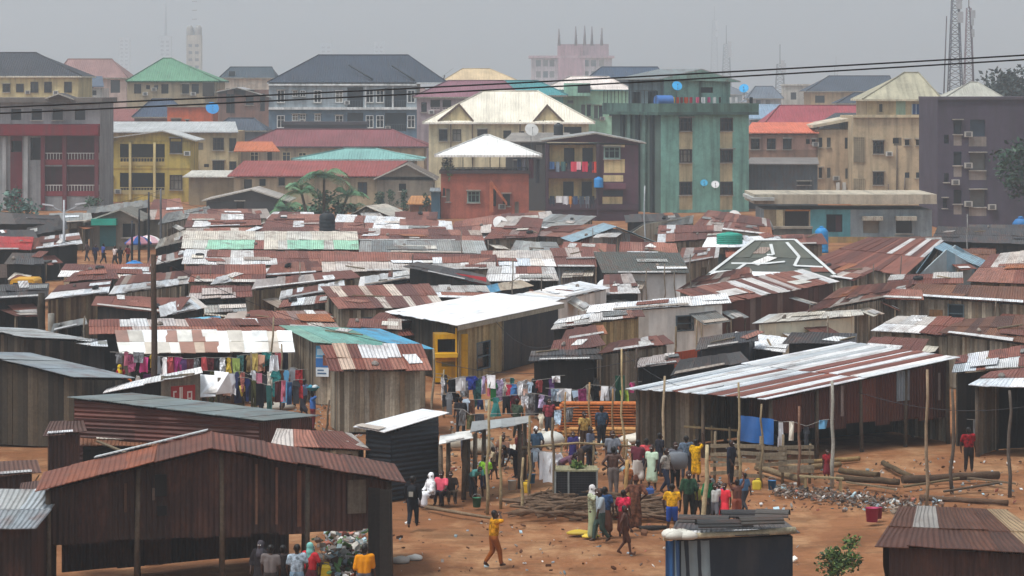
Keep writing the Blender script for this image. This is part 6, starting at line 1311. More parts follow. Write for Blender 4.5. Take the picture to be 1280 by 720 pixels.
def garment(c, w, h, kind, col, az=0.0):
    """cloth with thickness and folds hanging from c"""
    m = MB(); u = V((math.cos(az), math.sin(az), 0)); n = V((u.y, -u.x, 0)); ph = R.uniform(0, 6); pts = SHAPE[kind]; am = R.uniform(.05, .16)
    def q(x, z, s): return c + u * x * w + V((0, 0, z * h)) + n * (math.sin(x * 7 + ph) * am * (-z + .15) + math.sin(z * 4 + ph * 2) * .04 * (-z) + s)
    f = [q(x, z, .015) for x, z in pts]; b = [q(x, z, -.015) for x, z in pts]; cc = vary(col, .15); gm = sum(cc) / 3; kd_ = R.uniform(.05, .4); cc = tuple(x * (1 - kd_) + gm * kd_ for x in cc)
    m.face(f[::-1], cc); m.face(b, cc)
    for i in range(len(pts)): j = (i + 1) % len(pts); m.face([f[i], f[j], b[j], b[i]], cc)
    for _ in range(3):     # a raised fold
        x = R.uniform(-.2, .2); z0, z1 = -R.uniform(.1, .35), -R.uniform(.6, .92); m.tube([q(x, z0, .012), q(x + R.uniform(-.05, .05), z1, .014)], [.012, .03], cc, 5)
    return m
LAB = {}
def uniq(l):
    LAB[l] = LAB.get(l, 0) + 1; return l
def line(place, py, items, group, Y=None, pole=None, zmax=None):
    """items (px, y, w px, h px, colour, kind); a rope runs behind them"""
    base = Y or W(600, py).y; pts = []
    for i, (px, y, w, h, cn, kd) in enumerate(items):
        tt = i / max(1, len(items) - 1); y += 5 * 4 * tt * (1 - tt) * (len(items) > 6); w *= R.uniform(.85, 1.35); h *= R.uniform(.85, 1.2); px += R.uniform(-1.5, 1.5)
        Yi = base + R.uniform(-.25, .25); c = D(px, y, Yi); k = Yi / F * 1.18; pts.append(c)
        nb = [items[j][4] for j in (i - 1, i + 1) if 0 <= j < len(items)]
        lab = '%s %s on %s %s' % (cn, kd, place, 'between %s and %s ones' % tuple(nb) if len(nb) == 2 else 'at its %s end by %s' % ('left' if i == 0 else 'right', nb[0]))
        if lab in LAB: lab = '%s %s on %s, second between %s and %s' % (cn, kd, place, nb[0], nb[-1])
        uniq(lab); solo('hung_' + kd, garment(c, w * k, min(h * k, c.z - .05), kd, NAMES[cn], R.uniform(-.7, .7)), 'print_cloth' if R.random() < .3 else 'cloth', lab, kd, group)
    m = MB(); a, b = pts[0] - V((.4, 0, 0)), pts[-1] + V((.4, 0, 0)); m.tube([a + V((0, 0, .03))] + [p + V((0, 0, .01)) for p in pts] + [b + V((0, 0, .03))], .012, '8a8680', 4); solo('clothesline', m, 'dark_steel', 'rope stretched as %s' % place, 'rope')
ks = ['shirt', 'trousers', 'cloth', 'dress', 'wrapper']
def auto(xs, y0, dy, w, h, cols, slope=0.0):
    return [(x, y0 + R.uniform(-dy, dy) + slope * (x - xs[0]), R.uniform(*w), R.uniform(*h), c, R.choice(ks)) for x, c in zip(xs, cols)]
g1 = 'clothes on the lines in front of the white roofed shed'
line('the front shed clothesline', 520, [(552, 472, 6, 22, 'white', 'shirt'), (562, 474, 9, 26, 'black', 'dress'), (576, 470, 12, 13, 'white', 'cloth'), (589, 467, 11, 17, 'royal blue', 'shirt'), (598, 470, 8, 34, 'teal', 'wrapper'), (605, 466, 6, 22, 'lilac', 'dress'), (613, 464, 13, 12, 'white', 'cloth'), (617, 472, 8, 20, 'green', 'shirt'), (625, 469, 8, 22, 'lilac', 'shirt'), (632, 473, 8, 11, 'cream', 'cloth'), (636, 476, 7, 20, 'crimson', 'trousers'), (644, 475, 11, 20, 'bright blue', 'shirt'), (652, 472, 7, 14, 'white', 'cloth'), (656, 482, 8, 18, 'peach', 'cloth'), (663, 474, 8, 12, 'pale blue', 'shirt'), (676, 473, 11, 13, 'red', 'shirt'), (689, 472, 10, 22, 'purple', 'dress'), (696, 470, 7, 8, 'white', 'cloth')], g1)
line('the second shed clothesline', 505, auto([556, 566, 580, 594, 602, 612, 622, 630, 641, 650, 659, 670, 682, 692, 703, 713, 724, 735, 745, 757], 470, 3, (6, 10), (14, 26), ['charcoal', 'black', 'grey', 'navy blue', 'white', 'pink', 'mint', 'white', 'teal', 'pale blue', 'white', 'black', 'orange', 'white', 'pale blue', 'white', 'cream', 'pink', 'white', 'charcoal']), g1)
line('the low clothesline above planks', 534, [(694, 486, 11, 12, 'pale blue', 'cloth'), (706, 484, 13, 13, 'white', 'cloth'), (719, 485, 12, 12, 'pale blue', 'wrapper'), (728, 482, 8, 24, 'magenta', 'wrapper'), (735, 476, 9, 22, 'cream', 'dress'), (746, 477, 8, 14, 'black', 'shirt'), (757, 478, 9, 17, 'white', 'trousers'), (766, 479, 7, 15, 'grey', 'shirt'), (775, 466, 9, 26, 'dark green', 'cloth'), (779, 486, 8, 14, 'lime green', 'cloth'), (789, 478, 7, 10, 'hot pink', 'shirt')], g1)
line('the line across stacked planks', 536, [(720, 519, 23, 7, 'royal blue', 'cloth'), (738, 519, 14, 6, 'green', 'cloth'), (757, 519, 10, 7, 'lilac', 'cloth'), (769, 519, 12, 7, 'pale blue', 'cloth'), (786, 519, 8, 11, 'sky blue', 'cloth')], g1)
line('the line by mesh screen', 605, [(668, 560, 8, 14, 'pale blue', 'shirt'), (675, 564, 9, 30, 'white', 'dress'), (686, 565, 11, 36, 'white', 'cloth'), (699, 566, 10, 34, 'white', 'shirt')], 'white sheets on the short line')
line('the orange board porch line', 480, [(820, 455, 7, 16, 'peach', 'cloth'), (828, 455, 7, 14, 'hot pink', 'shirt'), (839, 457, 8, 13, 'bright blue', 'trousers')], 'clothes on the porch line')
g2 = 'clothes hung in the market under the white canopy'
line('the upper market line', 518, auto(list(range(150, 362, 8)), 441, 3, (6, 10), (12, 22), ['grey', 'pink', 'hot pink', 'grey', 'hot pink', 'yellow', 'grey', 'white', 'red', 'magenta', 'purple', 'maroon', 'grey', 'red', 'maroon', 'charcoal', 'white', 'yellow', 'lime green', 'teal', 'mustard', 'yellow', 'peach', 'teal', 'white', 'red', 'black']), g2)
line('the lower market line', 523, auto(list(range(268, 376, 7)), 462, 4, (6, 10), (18, 32), ['olive', 'maroon', 'peach', 'white', 'navy blue', 'salmon', 'black', 'white', 'pink', 'charcoal', 'cream', 'teal', 'brown', 'sky blue', 'grey', 'red']), g2)
line('the market pole rack', 528, auto([308, 317, 326, 335, 345, 354, 362, 371], 474, 3, (6, 9), (20, 28), ['navy blue', 'olive', 'black', 'teal', 'maroon', 'pink', 'bright blue', 'charcoal']), g2)
line('the rust strip roof line', 415, [(131, 387, 9, 13, 'green', 'cloth'), (143, 387, 11, 14, 'mint', 'cloth'), (163, 390, 9, 11, 'white', 'cloth'), (175, 391, 11, 12, 'white', 'wrapper')], 'cloths below the rust strip roof')
line('the crumpled sheet line', 424, [(258, 371, 5, 9, 'cream', 'shirt'), (279, 368, 6, 14, 'yellow', 'shirt'), (288, 372, 7, 13, 'mustard', 'cloth'), (297, 372, 6, 15, 'white', 'cloth'), (303, 377, 6, 10, 'lilac', 'cloth')], 'cloths near the crumpled white sheet')
line('the right edge shed line', 556, [(1220, 525, 9, 22, 'grey', 'cloth'), (1232, 530, 10, 16, 'cream', 'shirt'), (1248, 528, 10, 40, 'olive', 'wrapper'), (1270, 534, 9, 14, 'bright blue', 'shirt')], 'clothes in the dark right shed')
line('the blue tarpaulin rope', 585, [(969, 526, 6, 16, 'black', 'cloth'), (977, 528, 7, 30, 'white', 'trousers'), (990, 527, 6, 22, 'cream', 'cloth'), (1008, 533, 7, 20, 'charcoal', 'shirt'), (1030, 525, 9, 10, 'sky blue', 'cloth')], 'clothes right of the blue tarpaulin')
line('the lowest shed clothesline', 532, auto([556, 563, 572, 581, 590, 600, 611, 620, 633, 644, 655, 664, 678, 688], 492, 4, (5, 11), (10, 24), ['charcoal', 'grey', 'black', 'pale blue', 'brown', 'navy blue', 'cream', 'teal', 'black', 'maroon', 'white', 'grey', 'lilac', 'charcoal']), g1)
line('the clearing edge line', 548, auto([578, 588, 598, 676, 686, 696, 712], 512, 4, (6, 11), (12, 22), ['grey', 'olive', 'charcoal', 'cream', 'brown', 'pale blue', 'grey']), g1)
# bright blue tarpaulin hung on the fence
b0 = W(944, 586); m = MB(); p, q = D(924, 519, b0.y), D(967, 524, b0.y - .3); n = 10
m.rings([[p.lerp(q, k / n) + V((0, -.05 * math.sin(k * 1.3 + z * 3), -z)) for k in range(n + 1)] for z in (0, .35, .7, .95)], '1f62a8', cap=False, closed=False); m.rings([[p.lerp(q, k / n) + V((0, .03 - .05 * math.sin(k * 1.3 + z * 3), -z)) for k in range(n + 1)] for z in (0, .35, .7, .95)], '1f62a8', cap=False, closed=False)
solo('tarpaulin', m, 'tarp', 'bright blue tarpaulin hung over the fence of the open silver roofed shed', 'tarpaulin')
# ------------------------------------------------------------------ filler shacks in the back rows and gaps
for l_, q, rf, wl in [
 ('small dark lean-to right of the big white roofed shed', ((690, 441), (754, 432), (750, 421), (694, 426)), 'mix', 'dark'),
 ('narrow rust roof above the dark lean-to by the white roofed shed', ((700, 425), (762, 417), (754, 407), (704, 412)), 'rust', 'wood'),
 ('black netted shack right of the white walled house', ((868, 440), (950, 428), (942, 414), (874, 424)), 'dark', 'net'),
 ('low patched shack behind the left end of the long silver roof', ((838, 470), (934, 452), (924, 440), (850, 450)), 'dark', 'net'),
 ('mixed sheet roof behind the right end of the long silver roof', ((1074, 440), (1150, 447), (1160, 426), (1088, 420)), 'mix', 'wood'),
 ('dark topped shack right of the low white lean-to', ((980, 428), (1072, 432), (1068, 419), (988, 416)), 'dark', 'dark'),
 ('rust roof squeezed between lath roof and teal roof', ((434, 409), (502, 411), (498, 400), (440, 400)), 'rust', 'wood'),
 ('rust and pale roof at the foot of the grey gable house', ((470, 274), (548, 274), (546, 264), (474, 264)), 'rustw', 'wood'),
 ('grey roof left of the timber shed with grey gable', ((196, 282), (262, 268), (258, 258), (204, 268)), 'grey', 'wood'),
 ('rust roof below the timber shed with grey gable', ((256, 272), (340, 272), (336, 263), (260, 263)), 'rust', 'wood'),
 ('patched roof right below the timber shed near the palms', ((332, 274), (398, 274), (394, 266), (338, 266)), 'mix', 'wood'),
 ('brown roof between the red brick house and brown block', ((632, 276), (692, 276), (690, 266), (636, 266)), 'rust', 'wood'),
 ('dark roof at the foot of the green tower block', ((780, 278), (850, 276), (848, 268), (784, 268)), 'dark', 'dark'),
 ('dull roof between the green tower block and blue shop house', ((926, 284), (964, 288), (962, 276), (930, 274)), 'grey', 'dark'),
 ('dark canopy with red and white goods below the mauve block', ((1206, 296), (1300, 294), (1300, 280), (1212, 281)), 'dark', 'dark'),
 ('dark green brown roof left of the white street lamp', ((-10, 298), (46, 300), (44, 288), (-8, 286)), 'dark', 'dark'),
 ('long dark roof between the maroon block and the teal awning shop', ((56, 280), (112, 276), (110, 266), (60, 268)), 'grey', 'wood'),
 ('low rust roof below the far passers-by', ((84, 352), (150, 348), (146, 338), (90, 340)), 'rust', 'dark'),
 ('pale roof among street poles right of the umbrellas', ((184, 334), (236, 322), (232, 313), (190, 322)), 'mix', 'dark'),
 ('cream edged roof under the street poles', ((196, 312), (236, 300), (232, 290), (200, 299)), 'pale', 'dark'),
 ('worn rust roof above the long white rising sheet', ((330, 345), (404, 340), (400, 328), (336, 330)), 'rust', 'dark'),
 ('grey shack behind the steep rust roof with white patches', ((640, 318), (700, 316), (698, 304), (646, 303)), 'grey', 'wood'),
 ('rust roof between the blue edged gable and mossy roof', ((700, 316), (770, 319), (768, 306), (706, 303)), 'rust', 'wood'),
 ('rust roof in front of the pale green grey roof', ((770, 318), (850, 318), (848, 303), (774, 302)), 'rust', 'wood'),
 ('rust roof stepping down left of the taped grey roof', ((848, 330), (900, 322), (896, 308), (852, 312)), 'rustw', 'wood'),
 ('brown roof right of the large rust roof with white sheets', ((1180, 326), (1244, 330), (1240, 314), (1186, 312)), 'brown', 'dark'),
 ('scrap hut of brown boards at the left edge above the grey corner roof', ((-20, 597), (50, 592), (46, 577), (-20, 580)), 'brown', 'skirt'),
 ('broken plank lean-to left of the nearest gabled shed', ((22, 622), (74, 612), (70, 600), (26, 606)), 'brown', 'dwood'),
]: S(l_, q, rf, wl, rows=1, door=wl == 'wood', **(dict(zf=1.5, zb=1.7) if q[0][1] > 590 else {}))
G('grey gabled shack edged with light blue boards below the brown block', (716, 303, 2.4), (771, 284), (828, 306, 2.4), (-.8, 6), 'teal', 'metal', rows=1, stripe=lambda s, r: vary('8fa8b4', .08))
G('pale gabled shack in front of the clipped conifers', (424, 276, 2.4), (458, 258), (496, 274, 2.4), (1.5, 5), 'pale', 'wood', rows=1)
# sundry solid things
water_tank(D(409, 293, 219.5), .62, 1.75, '1d2228', 'black plastic water tank among the rust roofs below the palms'); water_tank(W(168, 346, 1.0), .65, 1.1, '2c7fc0', 'blue water tank below the street poles'); water_tank(W(912, 305, 2.75), .95, .85, '2a9a86', 'squat green water tank on a white roof')
dish(D(757, 360, 176), .56, 'e6e8ea', 'large white satellite dish above the white walled house', -.25, None, 2.5); dish(D(625, 280, 226), .62, 'ece8e4', 'white satellite dish on the rust roofs below the red brick house', .3, None, .7); dish(D(918, 271, 262), .6, 'e8e4e0', 'white satellite dish beside the green tower block foot', .2, None, 1)
def pole(px, py, ptop, r, col, label, dx=0.0, name='wooden_pole', mat='bark', group=None, tip=.7, kink=.06):
    p = W(px, py); t = D(px + dx, ptop, p.y); m = MB(); n = 5; pts = [p.lerp(t, i / n) + V((R.uniform(-kink, kink), 0, 0)) * (0 < i < n) for i in range(n + 1)]; pts[0].z -= .15
    m.tube(pts, [r * (1 - (1 - tip) * i / n) for i in range(n + 1)], col, 7); return solo(name, m, mat, label, 'pole', group, loc=p), p, t
pole(193, 528, 318, .15, '4a3a30', 'tall brown utility pole in front of the market canopy', -1, 'utility_pole', tip=.75, kink=.02)
pole(52, 470, 366, .22, '3a322a', 'thick dark trunk post left of the shelter at the left', 0, 'utility_pole')
pole(64, 458, 392, .17, '8a857c', 'grey concrete post beside the dark trunk post', 0, 'concrete_post', 'plaster', tip=1, kink=0)
for x, y0, y1, c, l_ in ((165, 352, 276, '22242a', 'leftmost thin dark street pole by the teal awning shop'), (174, 352, 262, '22242a', 'second thin dark street pole with a bent top'), (186, 350, 240, '26282e', 'tallest thin dark street pole in the left row'), (201, 345, 236, '5a5c60', 'grey street pole at the right of the left row')):
    _, p, t = pole(x, y0, y1, .11, c, l_, 0, 'street_pole', 'dark_steel', tip=.6, kink=0)
root = thing('street_lamp', 'pale double armed street lamp left of the teal awning shop', 'street lamp', W(80, 348)); p = W(80, 348); t = D(80, 250, p.y); m = MB(); m.tube([p, t], [.12, .07], 'a8acb0', 8); obj('post', m, 'paint', root)
for s in (-1, 1):
    m = MB(); m.tube([t - V((0, 0, .9)), t + V((s * .8, 0, -.55)), t + V((s * 1.6, -.1, -.3))], .045, 'a8acb0', 6); a = obj('arm', m, 'paint', root)
    m = MB(); m.box(t + V((s * 1.2 - .35, -.25, -.36)), V((.8, 0, s * .1)), V((0, .3, 0)), V((0, 0, .09)), 'c8ccd0'); obj('lamp_head', m, 'paint', root)
m = MB(); m.tube([D(186, 244, 212.5), D(178, 237, 212.5)], .05, '26282e', 5); solo('pole_arm', m, 'dark_steel', 'short arm at the top of the tallest dark street pole', 'arm'); bpy.data.objects.remove(bpy.data.objects['pole_arm'])
for x, y0, y1, r, c, dx, l_ in [
 (541, 520, 436, .06, '8a8070', 1, 'grey bamboo pole at the left of the yellow kiosk'), (555, 518, 462, .05, '9a8a6c', 0, 'short pole at the left end of the front clothesline'), (338, 515, 396, .055, '8a7a64', 4, 'slender pole rising in front of the teal roof'),
 (316, 520, 440, .05, '7a6c58', -2, 'stick pole at the left of the market rack'), (352, 520, 430, .05, '8a7a64', 0, 'stick pole at the right of the market rack'), (402, 575, 500, .05, '5a4a3c', 10, 'thin leaning pole in front of the plank walled shack'),
 (609, 640, 500, .06, '9c8a6a', 2, 'tall bamboo pole beside the lime green child'), (626, 632, 545, .055, 'a08c68', 0, 'bamboo pole under the right of the grey canopy'), (651, 642, 572, .06, '9c8868', 3, 'leaning bamboo pole left of the firewood'), (663, 628, 520, .055, '8a785a', -1, 'bamboo pole left of the white sheets'), (691, 634, 522, .06, '6a5a48', 0, 'dark bamboo pole at the corner of the mesh screen'),
 (707, 560, 490, .05, '9a7a54', 0, 'pole at the left end of the plank stack'), (737, 560, 478, .05, 'a0805a', 0, 'pole in front of the middle of the plank stack'), (766, 560, 486, .05, '9a7a54', 0, 'pole right of the middle of the plank stack'), (779, 572, 436, .05, 'b09a74', -2, 'tall pale bamboo pole above the plank stack'), (784, 650, 575, .085, 'b08c58', 0, 'stout pale post beside the bare backed man'), (798, 560, 436, .06, '4a3e36', -2, 'tall dark pole at the left corner of the silver roof'), (828, 585, 470, .06, 'a89478', 3, 'pale leaning pole in front of the silver roof'),
 (842, 470, 408, .07, '7a6a54', 3, 'forked stump pole on the tattered porch'), (872, 470, 400, .06, '8a7a64', -1, 'pole in front of the white walled house'), (880, 664, 556, .085, 'a89878', 4, 'stout pale pole behind the green jacket'), (925, 608, 478, .055, '9a8868', -2, 'slim pole left of the blue tarpaulin'), (952, 604, 505, .05, '8a785c', 0, 'slim pole in the middle of the blue tarpaulin'), (999, 604, 508, .06, '7a5a48', 0, 'brown pole between the hung trousers and charcoal shirt'), (1040, 606, 476, .075, '9a968c', 0, 'grey pole at the child in dark red'), (1158, 640, 462, .065, '8a7660', 1, 'tall thin pole before the dark mouth of the silver roofed shed'),
 (641, 420, 322, .045, '7a6e60', 0, 'thin pole rising behind the big white roof'), (678, 420, 346, .05, '5a5048', -1, 'dark stick behind the right of the big white roof'), (808, 420, 338, .045, '7a6e60', 0, 'thin pole before the white cloth wall, left one'), (830, 420, 330, .045, '7a6e60', 1, 'thin pole before the white cloth wall, middle one'), (846, 420, 340, .045, '6a5e52', -3, 'leaning thin pole before the white cloth wall'), (862, 415, 318, .045, '6a6258', 1, 'tall thin pole right of the white cloth wall'), (886, 380, 326, .05, '5a524a', 0, 'short dark stake by the streaky rust roof'),
 (516, 395, 318, .045, '4a4440', 0, 'dark thin pole by the black roofed shack'), (490, 400, 335, .045, '7a6e60', 0, 'thin pole behind the short bright white roof'), (372, 400, 328, .045, '8a7e70', 3, 'leaning stick over the rising white sheet'), (311, 395, 345, .045, '8a7e70', 6, 'slanted stick near the patched lean-tos'), (575, 360, 288, .045, '7c7068', 2, 'thin stick over the grey fibre cement roof'), (612, 355, 300, .04, '8a8078', -2, 'thin stick at the right end of the fibre cement roof'), (740, 350, 285, .04, '7c7068', 1, 'thin stick below the purple brown block'), (806, 335, 232, .07, 'a8acae', 0, 'pale aerial mast right of the purple brown block'),
 (1034, 470, 395, .05, '7a6e60', 1, 'stick pole before the cream plaster box'), (958, 470, 408, .05, '6a5e52', 4, 'stick leaning at the low white lean-to'), (1209, 345, 268, .06, '8a8a88', 0, 'grey thin pole in front of the mauve block'), (1092, 400, 330, .045, '6a6058', 0, 'thin stick by the large rust roof'), (1125, 395, 320, .045, '6a6058', 2, 'second thin stick by the large rust roof'), (1245, 450, 376, .05, '6a5e52', 0, 'stick pole by the wide brown roof edge'),
 (455, 330, 262, .04, '6a6058', 0, 'thin stick right of the black plastic tank'), (262, 400, 330, .045, '7a6e60', 2, 'stick pole left of the rising white sheet'), (240, 470, 400, .05, '7a6c58', 0, 'stick pole at the middle of the market canopy back'), (163, 510, 452, .09, '5a4e44', 0, 'short grey stump post left of the utility pole'), (226, 440, 358, .05, '7a6c58', 0, 'slim pole beside the crumpled white sheet'), (105, 480, 395, .06, '6a5e50', 1, 'pole at the right of the grey shelter roof'), (1262, 620, 488, .07, '5a5048', 0, 'post at the mouth of the dark right edge shed'), (1190, 615, 486, .07, '5a4e44', 0, 'post between the silver roofed shed and right edge shed')]:
    pole(x, y0, y1, r, c, l_, dx)
# slack wires between the poles
for i, (a, b, l_) in enumerate((((620, 402, 135), (694, 430, 134), 'slack wire across the top of the black cloth wall'), ((545, 452, 134), (800, 448, 120), 'wire sagging from the yellow kiosk to the dark pole'), ((780, 440, 112), (905, 482, 108), 'wire down to the front edge of the silver roof'), ((1040, 478, 110), (1300, 505, 105), 'wire across the front of the dark right sheds'), ((194, 322, 118), (541, 438, 124), 'long wire from the utility pole to the grey bamboo pole'), ((186, 244, 212), (560, 300, 215), 'far wire running right from the dark street pole'), ((201, 238, 212), (20, 262, 215), 'far wire running left from the grey street pole'))):
    p, q = D(*a), D(*b); m = MB(); m.tube([p.lerp(q, k / 14) - V((0, 0, .6 * 4 * (k / 14) * (1 - k / 14))) for k in range(15)], .012, '2c2c30', 4); solo('slack_wire', m, 'dark_steel', l_, 'wire')
# ---- stacked timber
pl0 = None; Yb = W(745, 542); k = Yb.y / F
def copies(first, n, place, label, cat, group):
    for i in range(n):
        o = first if i == 0 else first.copy()
        if i: COL.link(o)
        place(o, i); tag(o, label, cat, group)
m = MB(); m.box(V((-1.6, -.12, 0)), V((3.2, 0, 0)), V((0, .24, 0)), V((0, 0, .055)), 'c0703c'); pk = obj('plank', m, 'old_board')
sp = [(r, l) for l in range(11) for r in range(3)]
def pp(o, i):
    r, l = sp[i]; o.location = V(((748 - 640) / F * Yb.y + R.uniform(-.2, .2), Yb.y + r * .27 + R.uniform(-.02, .02), .08 + l * .11)); o.rotation_euler = (R.uniform(-.04, .04), 0, R.uniform(-.03, .03))
copies(pk, 33, pp, 'orange brown sawn plank in the stack behind the low clothesline', 'plank', 'planks in the orange stack')
m = MB(); m.box(V((-2, -.1, 0)), V((4, 0, 0)), V((0, .2, 0)), V((0, 0, .06)), 'c8945c'); pk = obj('plank', m, 'old_board')
def pp2(o, i): o.location = V(((768 - 640) / F * Yb.y + R.uniform(-.3, .3), Yb.y - .5 - (i % 3) * .22, .06 + (i // 3) * .1)); o.rotation_euler = (0, 0, R.uniform(-.04, .04))
copies(pk, 9, pp2, 'pale long plank in the low pile before the orange stack', 'plank', 'pale planks before the orange stack')
m = MB(); m.tube([V((-.75, 0, 0)), V((-.2, R.uniform(-.05, .05), .05)), V((.3, .04, .03)), V((.8, 0, .02))], [.045, .04, .035, .02], '6a5442', 6); m.tube([V((.2, .04, .03)), V((.55, .2, .1))], [.02, .01], '6a5442', 5); bk = obj('branch', m, 'bark')
def pb(o, i):
    t = R.random(); p = W(655 + 170 * t, 640 + R.uniform(-11, 12)); hh = .42 * max(0, 1 - abs(t - .35) * 1.3); o.location = p + V((0, 0, .05 + R.uniform(0, hh))); o.rotation_euler = (0, R.uniform(-.2, .2), R.gauss(0, .3) + (PI if R.random() < .5 else 0)); s = R.uniform(.7, 1.25); o.scale = (s, s, R.uniform(.9, 1.6))
copies(bk, 150, pb, 'dark dry branch in the firewood heap before the mesh screen', 'branch', 'firewood branches')
def log(px0, py0, px1, py1, r, col, label, z=0.0):
    p, q = W(px0, py0), W(px1, py1); m = MB(); n = 7; m.tube([p.lerp(q, i / n) + V((0, 0, r * .9 + z + R.uniform(-.05, .05) * r * 3)) for i in range(n + 1)], [r * R.uniform(.85, 1.08) for _ in range(n + 1)], col, 9); return solo('log', m, 'bark', label, 'log', 'logs before the silver roofed shed')
for a in ((1128, 604, 1248, 598, .15, '4c3a2c', 'biggest long log lying before the dark mouth of the shed'), (1050, 592, 1098, 598, .12, '54442f', 'log lying left of the brown pole, upper one'), (1046, 601, 1124, 606, .12, '4c3c2c', 'log lying left of the big log, lower one'), (1104, 582, 1140, 600, .1, '54442f', 'short log tilted against the biggest log'), (946, 588, 1004, 604, .12, '7a684e', 'pale log at the foot of the fence, left one'), (990, 590, 1050, 584, .11, '7c6648', 'pale log behind the fence under the trousers'), (1010, 580, 1074, 576, .09, '8a7048', 'thin tan log under the eave of the silver roof'), (1150, 625, 1260, 632, .1, '5a4434', 'thin dark log before the bottom right shack')): log(*a)
for x0, y0, x1, y1, c, l_ in ((1058, 606, 1120, 616, '7a6a54', 'grey plank lying in front of the logs'), (1130, 612, 1200, 606, '64563f', 'brown plank lying before the biggest log'), (1180, 618, 1250, 612, '54463a', 'dark plank lying at the right of the rubble'), (1205, 600, 1270, 610, '6a5a48', 'crooked plank before the right edge shed'), (965, 582, 1018, 590, '9a8464', 'pale plank leaning on the rail fence'), (20, 640, 48, 606, '4a3c30', 'dark plank leaning by the scrap hut at the left edge'), (8, 606, 40, 612, '6a4a38', 'red brown plank by the scrap hut at the left edge')):
    m = MB(); p, q = W(x0, y0), W(x1, y1); m.box(p + V((0, 0, .06)), q - p + V((0, 0, R.uniform(0, .25))), V((0, .22, 0)), V((0, 0, .05)), c); solo('plank', m, 'old_board', l_, 'plank')
root = thing('bench', 'low plank bench on stub legs in front of the logs', 'bench', W(1018, 612)); p, q = W(1000, 612), W(1055, 615); m = MB(); m.box(p + V((0, 0, .42)), q - p, V((0, .35, 0)), V((0, 0, .05)), '8a7a5c'); obj('seat', m, 'old_board', root)
for t in (.1, .9): m = MB(); m.box(p.lerp(q, t), V((.09, 0, 0)), V((0, .25, 0)), V((0, 0, .42)), '9a8460'); obj('leg', m, 'old_board', root)
# rail fence at the shed
root = thing('rail_fence', 'rough fence of stacked grey rails below the blue tarpaulin', 'fence', W(950, 602)); fp = [W(x, 602 - abs(x - 960) * .02) for x in (893, 922, 950, 978, 1012)]
for i, p in enumerate(fp): m = MB(); m.tube([p - V((0, 0, .1)), p + V((.03, 0, 1.5 + R.uniform(-.2, .3)))], [.06, .05], '7a6a54', 6); obj('post', m, 'bark', root)
for z in (.25, .5, .72, .95, 1.15):
    for p, q in zip(fp, fp[1:]):
        if R.random() < .85: m = MB(); m.box(p + V((-.15, -.1, z + R.uniform(-.1, .1))), q - p + V((.3, 0, R.uniform(-.1, .1))), V((0, .04, 0)), V((0, 0, .13)), vary('8a7c68', .2)); obj('rail', m, 'old_board', root)
root = thing('rail_fence', 'long single rail on posts right of the plank stack', 'fence', W(820, 562)); p, q = W(868, 566), W(912, 570)
for t in (0, .5, 1): s = p.lerp(q, t); m = MB(); m.tube([s, s + V((0, 0, 1.1))], .05, '8a785c', 6); obj('post', m, 'bark', root)
m = MB(); m.tube([p + V((-.4, -.08, 1.02)), q + V((.3, -.08, .98))], .05, 'a08c68', 6); obj('rail', m, 'bark', root)
root = thing('rail_fence', 'crooked bamboo rail on stakes behind the white sheets', 'fence', W(720, 600)); p, q = W(660, 598), W(782, 592)
for t in (0, .33, .66, 1): s = p.lerp(q, t); m = MB(); m.tube([s, s + V((.05, 0, 1.25))], .045, '8a785c', 6); obj('post', m, 'bark', root)
m = MB(); m.tube([p + V((-.3, -.07, 1.1)), p.lerp(q, .5) + V((0, -.07, 1.2)), q + V((.3, -.07, 1.0))], .045, '9a8664', 6); obj('rail', m, 'bark', root)
# dark mesh screen
root = thing('mesh_screen', 'dark mesh sided cage with greens on top beside the firewood', 'cage', W(720, 634)); p = W(694, 634); w = (746 - 694) / F * p.y; f1 = Face(p, V((1, 0, 0)))
for f2, a in ((f1, w), (Face(f1.P(w, 0), -f1.n), 1.1)):
    m = MB(); zs = 1.13; n = 14
    m.box(f2.P(0, .05, -.03), f2.u * a, -f2.n * .01, V((0, 0, zs)), '1e1c1e')
    for i in range(n + 1): m.box(f2.P(a * i / n - .008, .05, 0), f2.u * .016, f2.n * .012, V((0, 0, zs)), '343034')
    for i in range(n): m.box(f2.P(0, .05 + zs * i / n, .004), f2.u * a, f2.n * .012, V((0, 0, .016)), '343034')
    obj('mesh_panel', m, 'dark_steel', root)
m = MB(); m.box(f1.P(-.04, 1.19, .04), f1.u * (w + .08), -f1.n * 1.2, V((0, 0, .05)), '8a8468'); obj('top', m, 'old_board', root)
for t in (0, .32, 1): m = MB(); m.box(f1.P(w * t - .03, 0, .02), f1.u * .06, f1.n * .04, V((0, 0, 1.2)), '8a8a86'); obj('post', m, 'old_board', root)
bush(f1.P(w * .5, 1.24, -.4), .22, 200, ['4a6a30', '6a7a3c', '3c5a2c'], 'flat heap of green leaves on top of the mesh cage', 'leaf_heap', .14, .4, False, 'leaves')
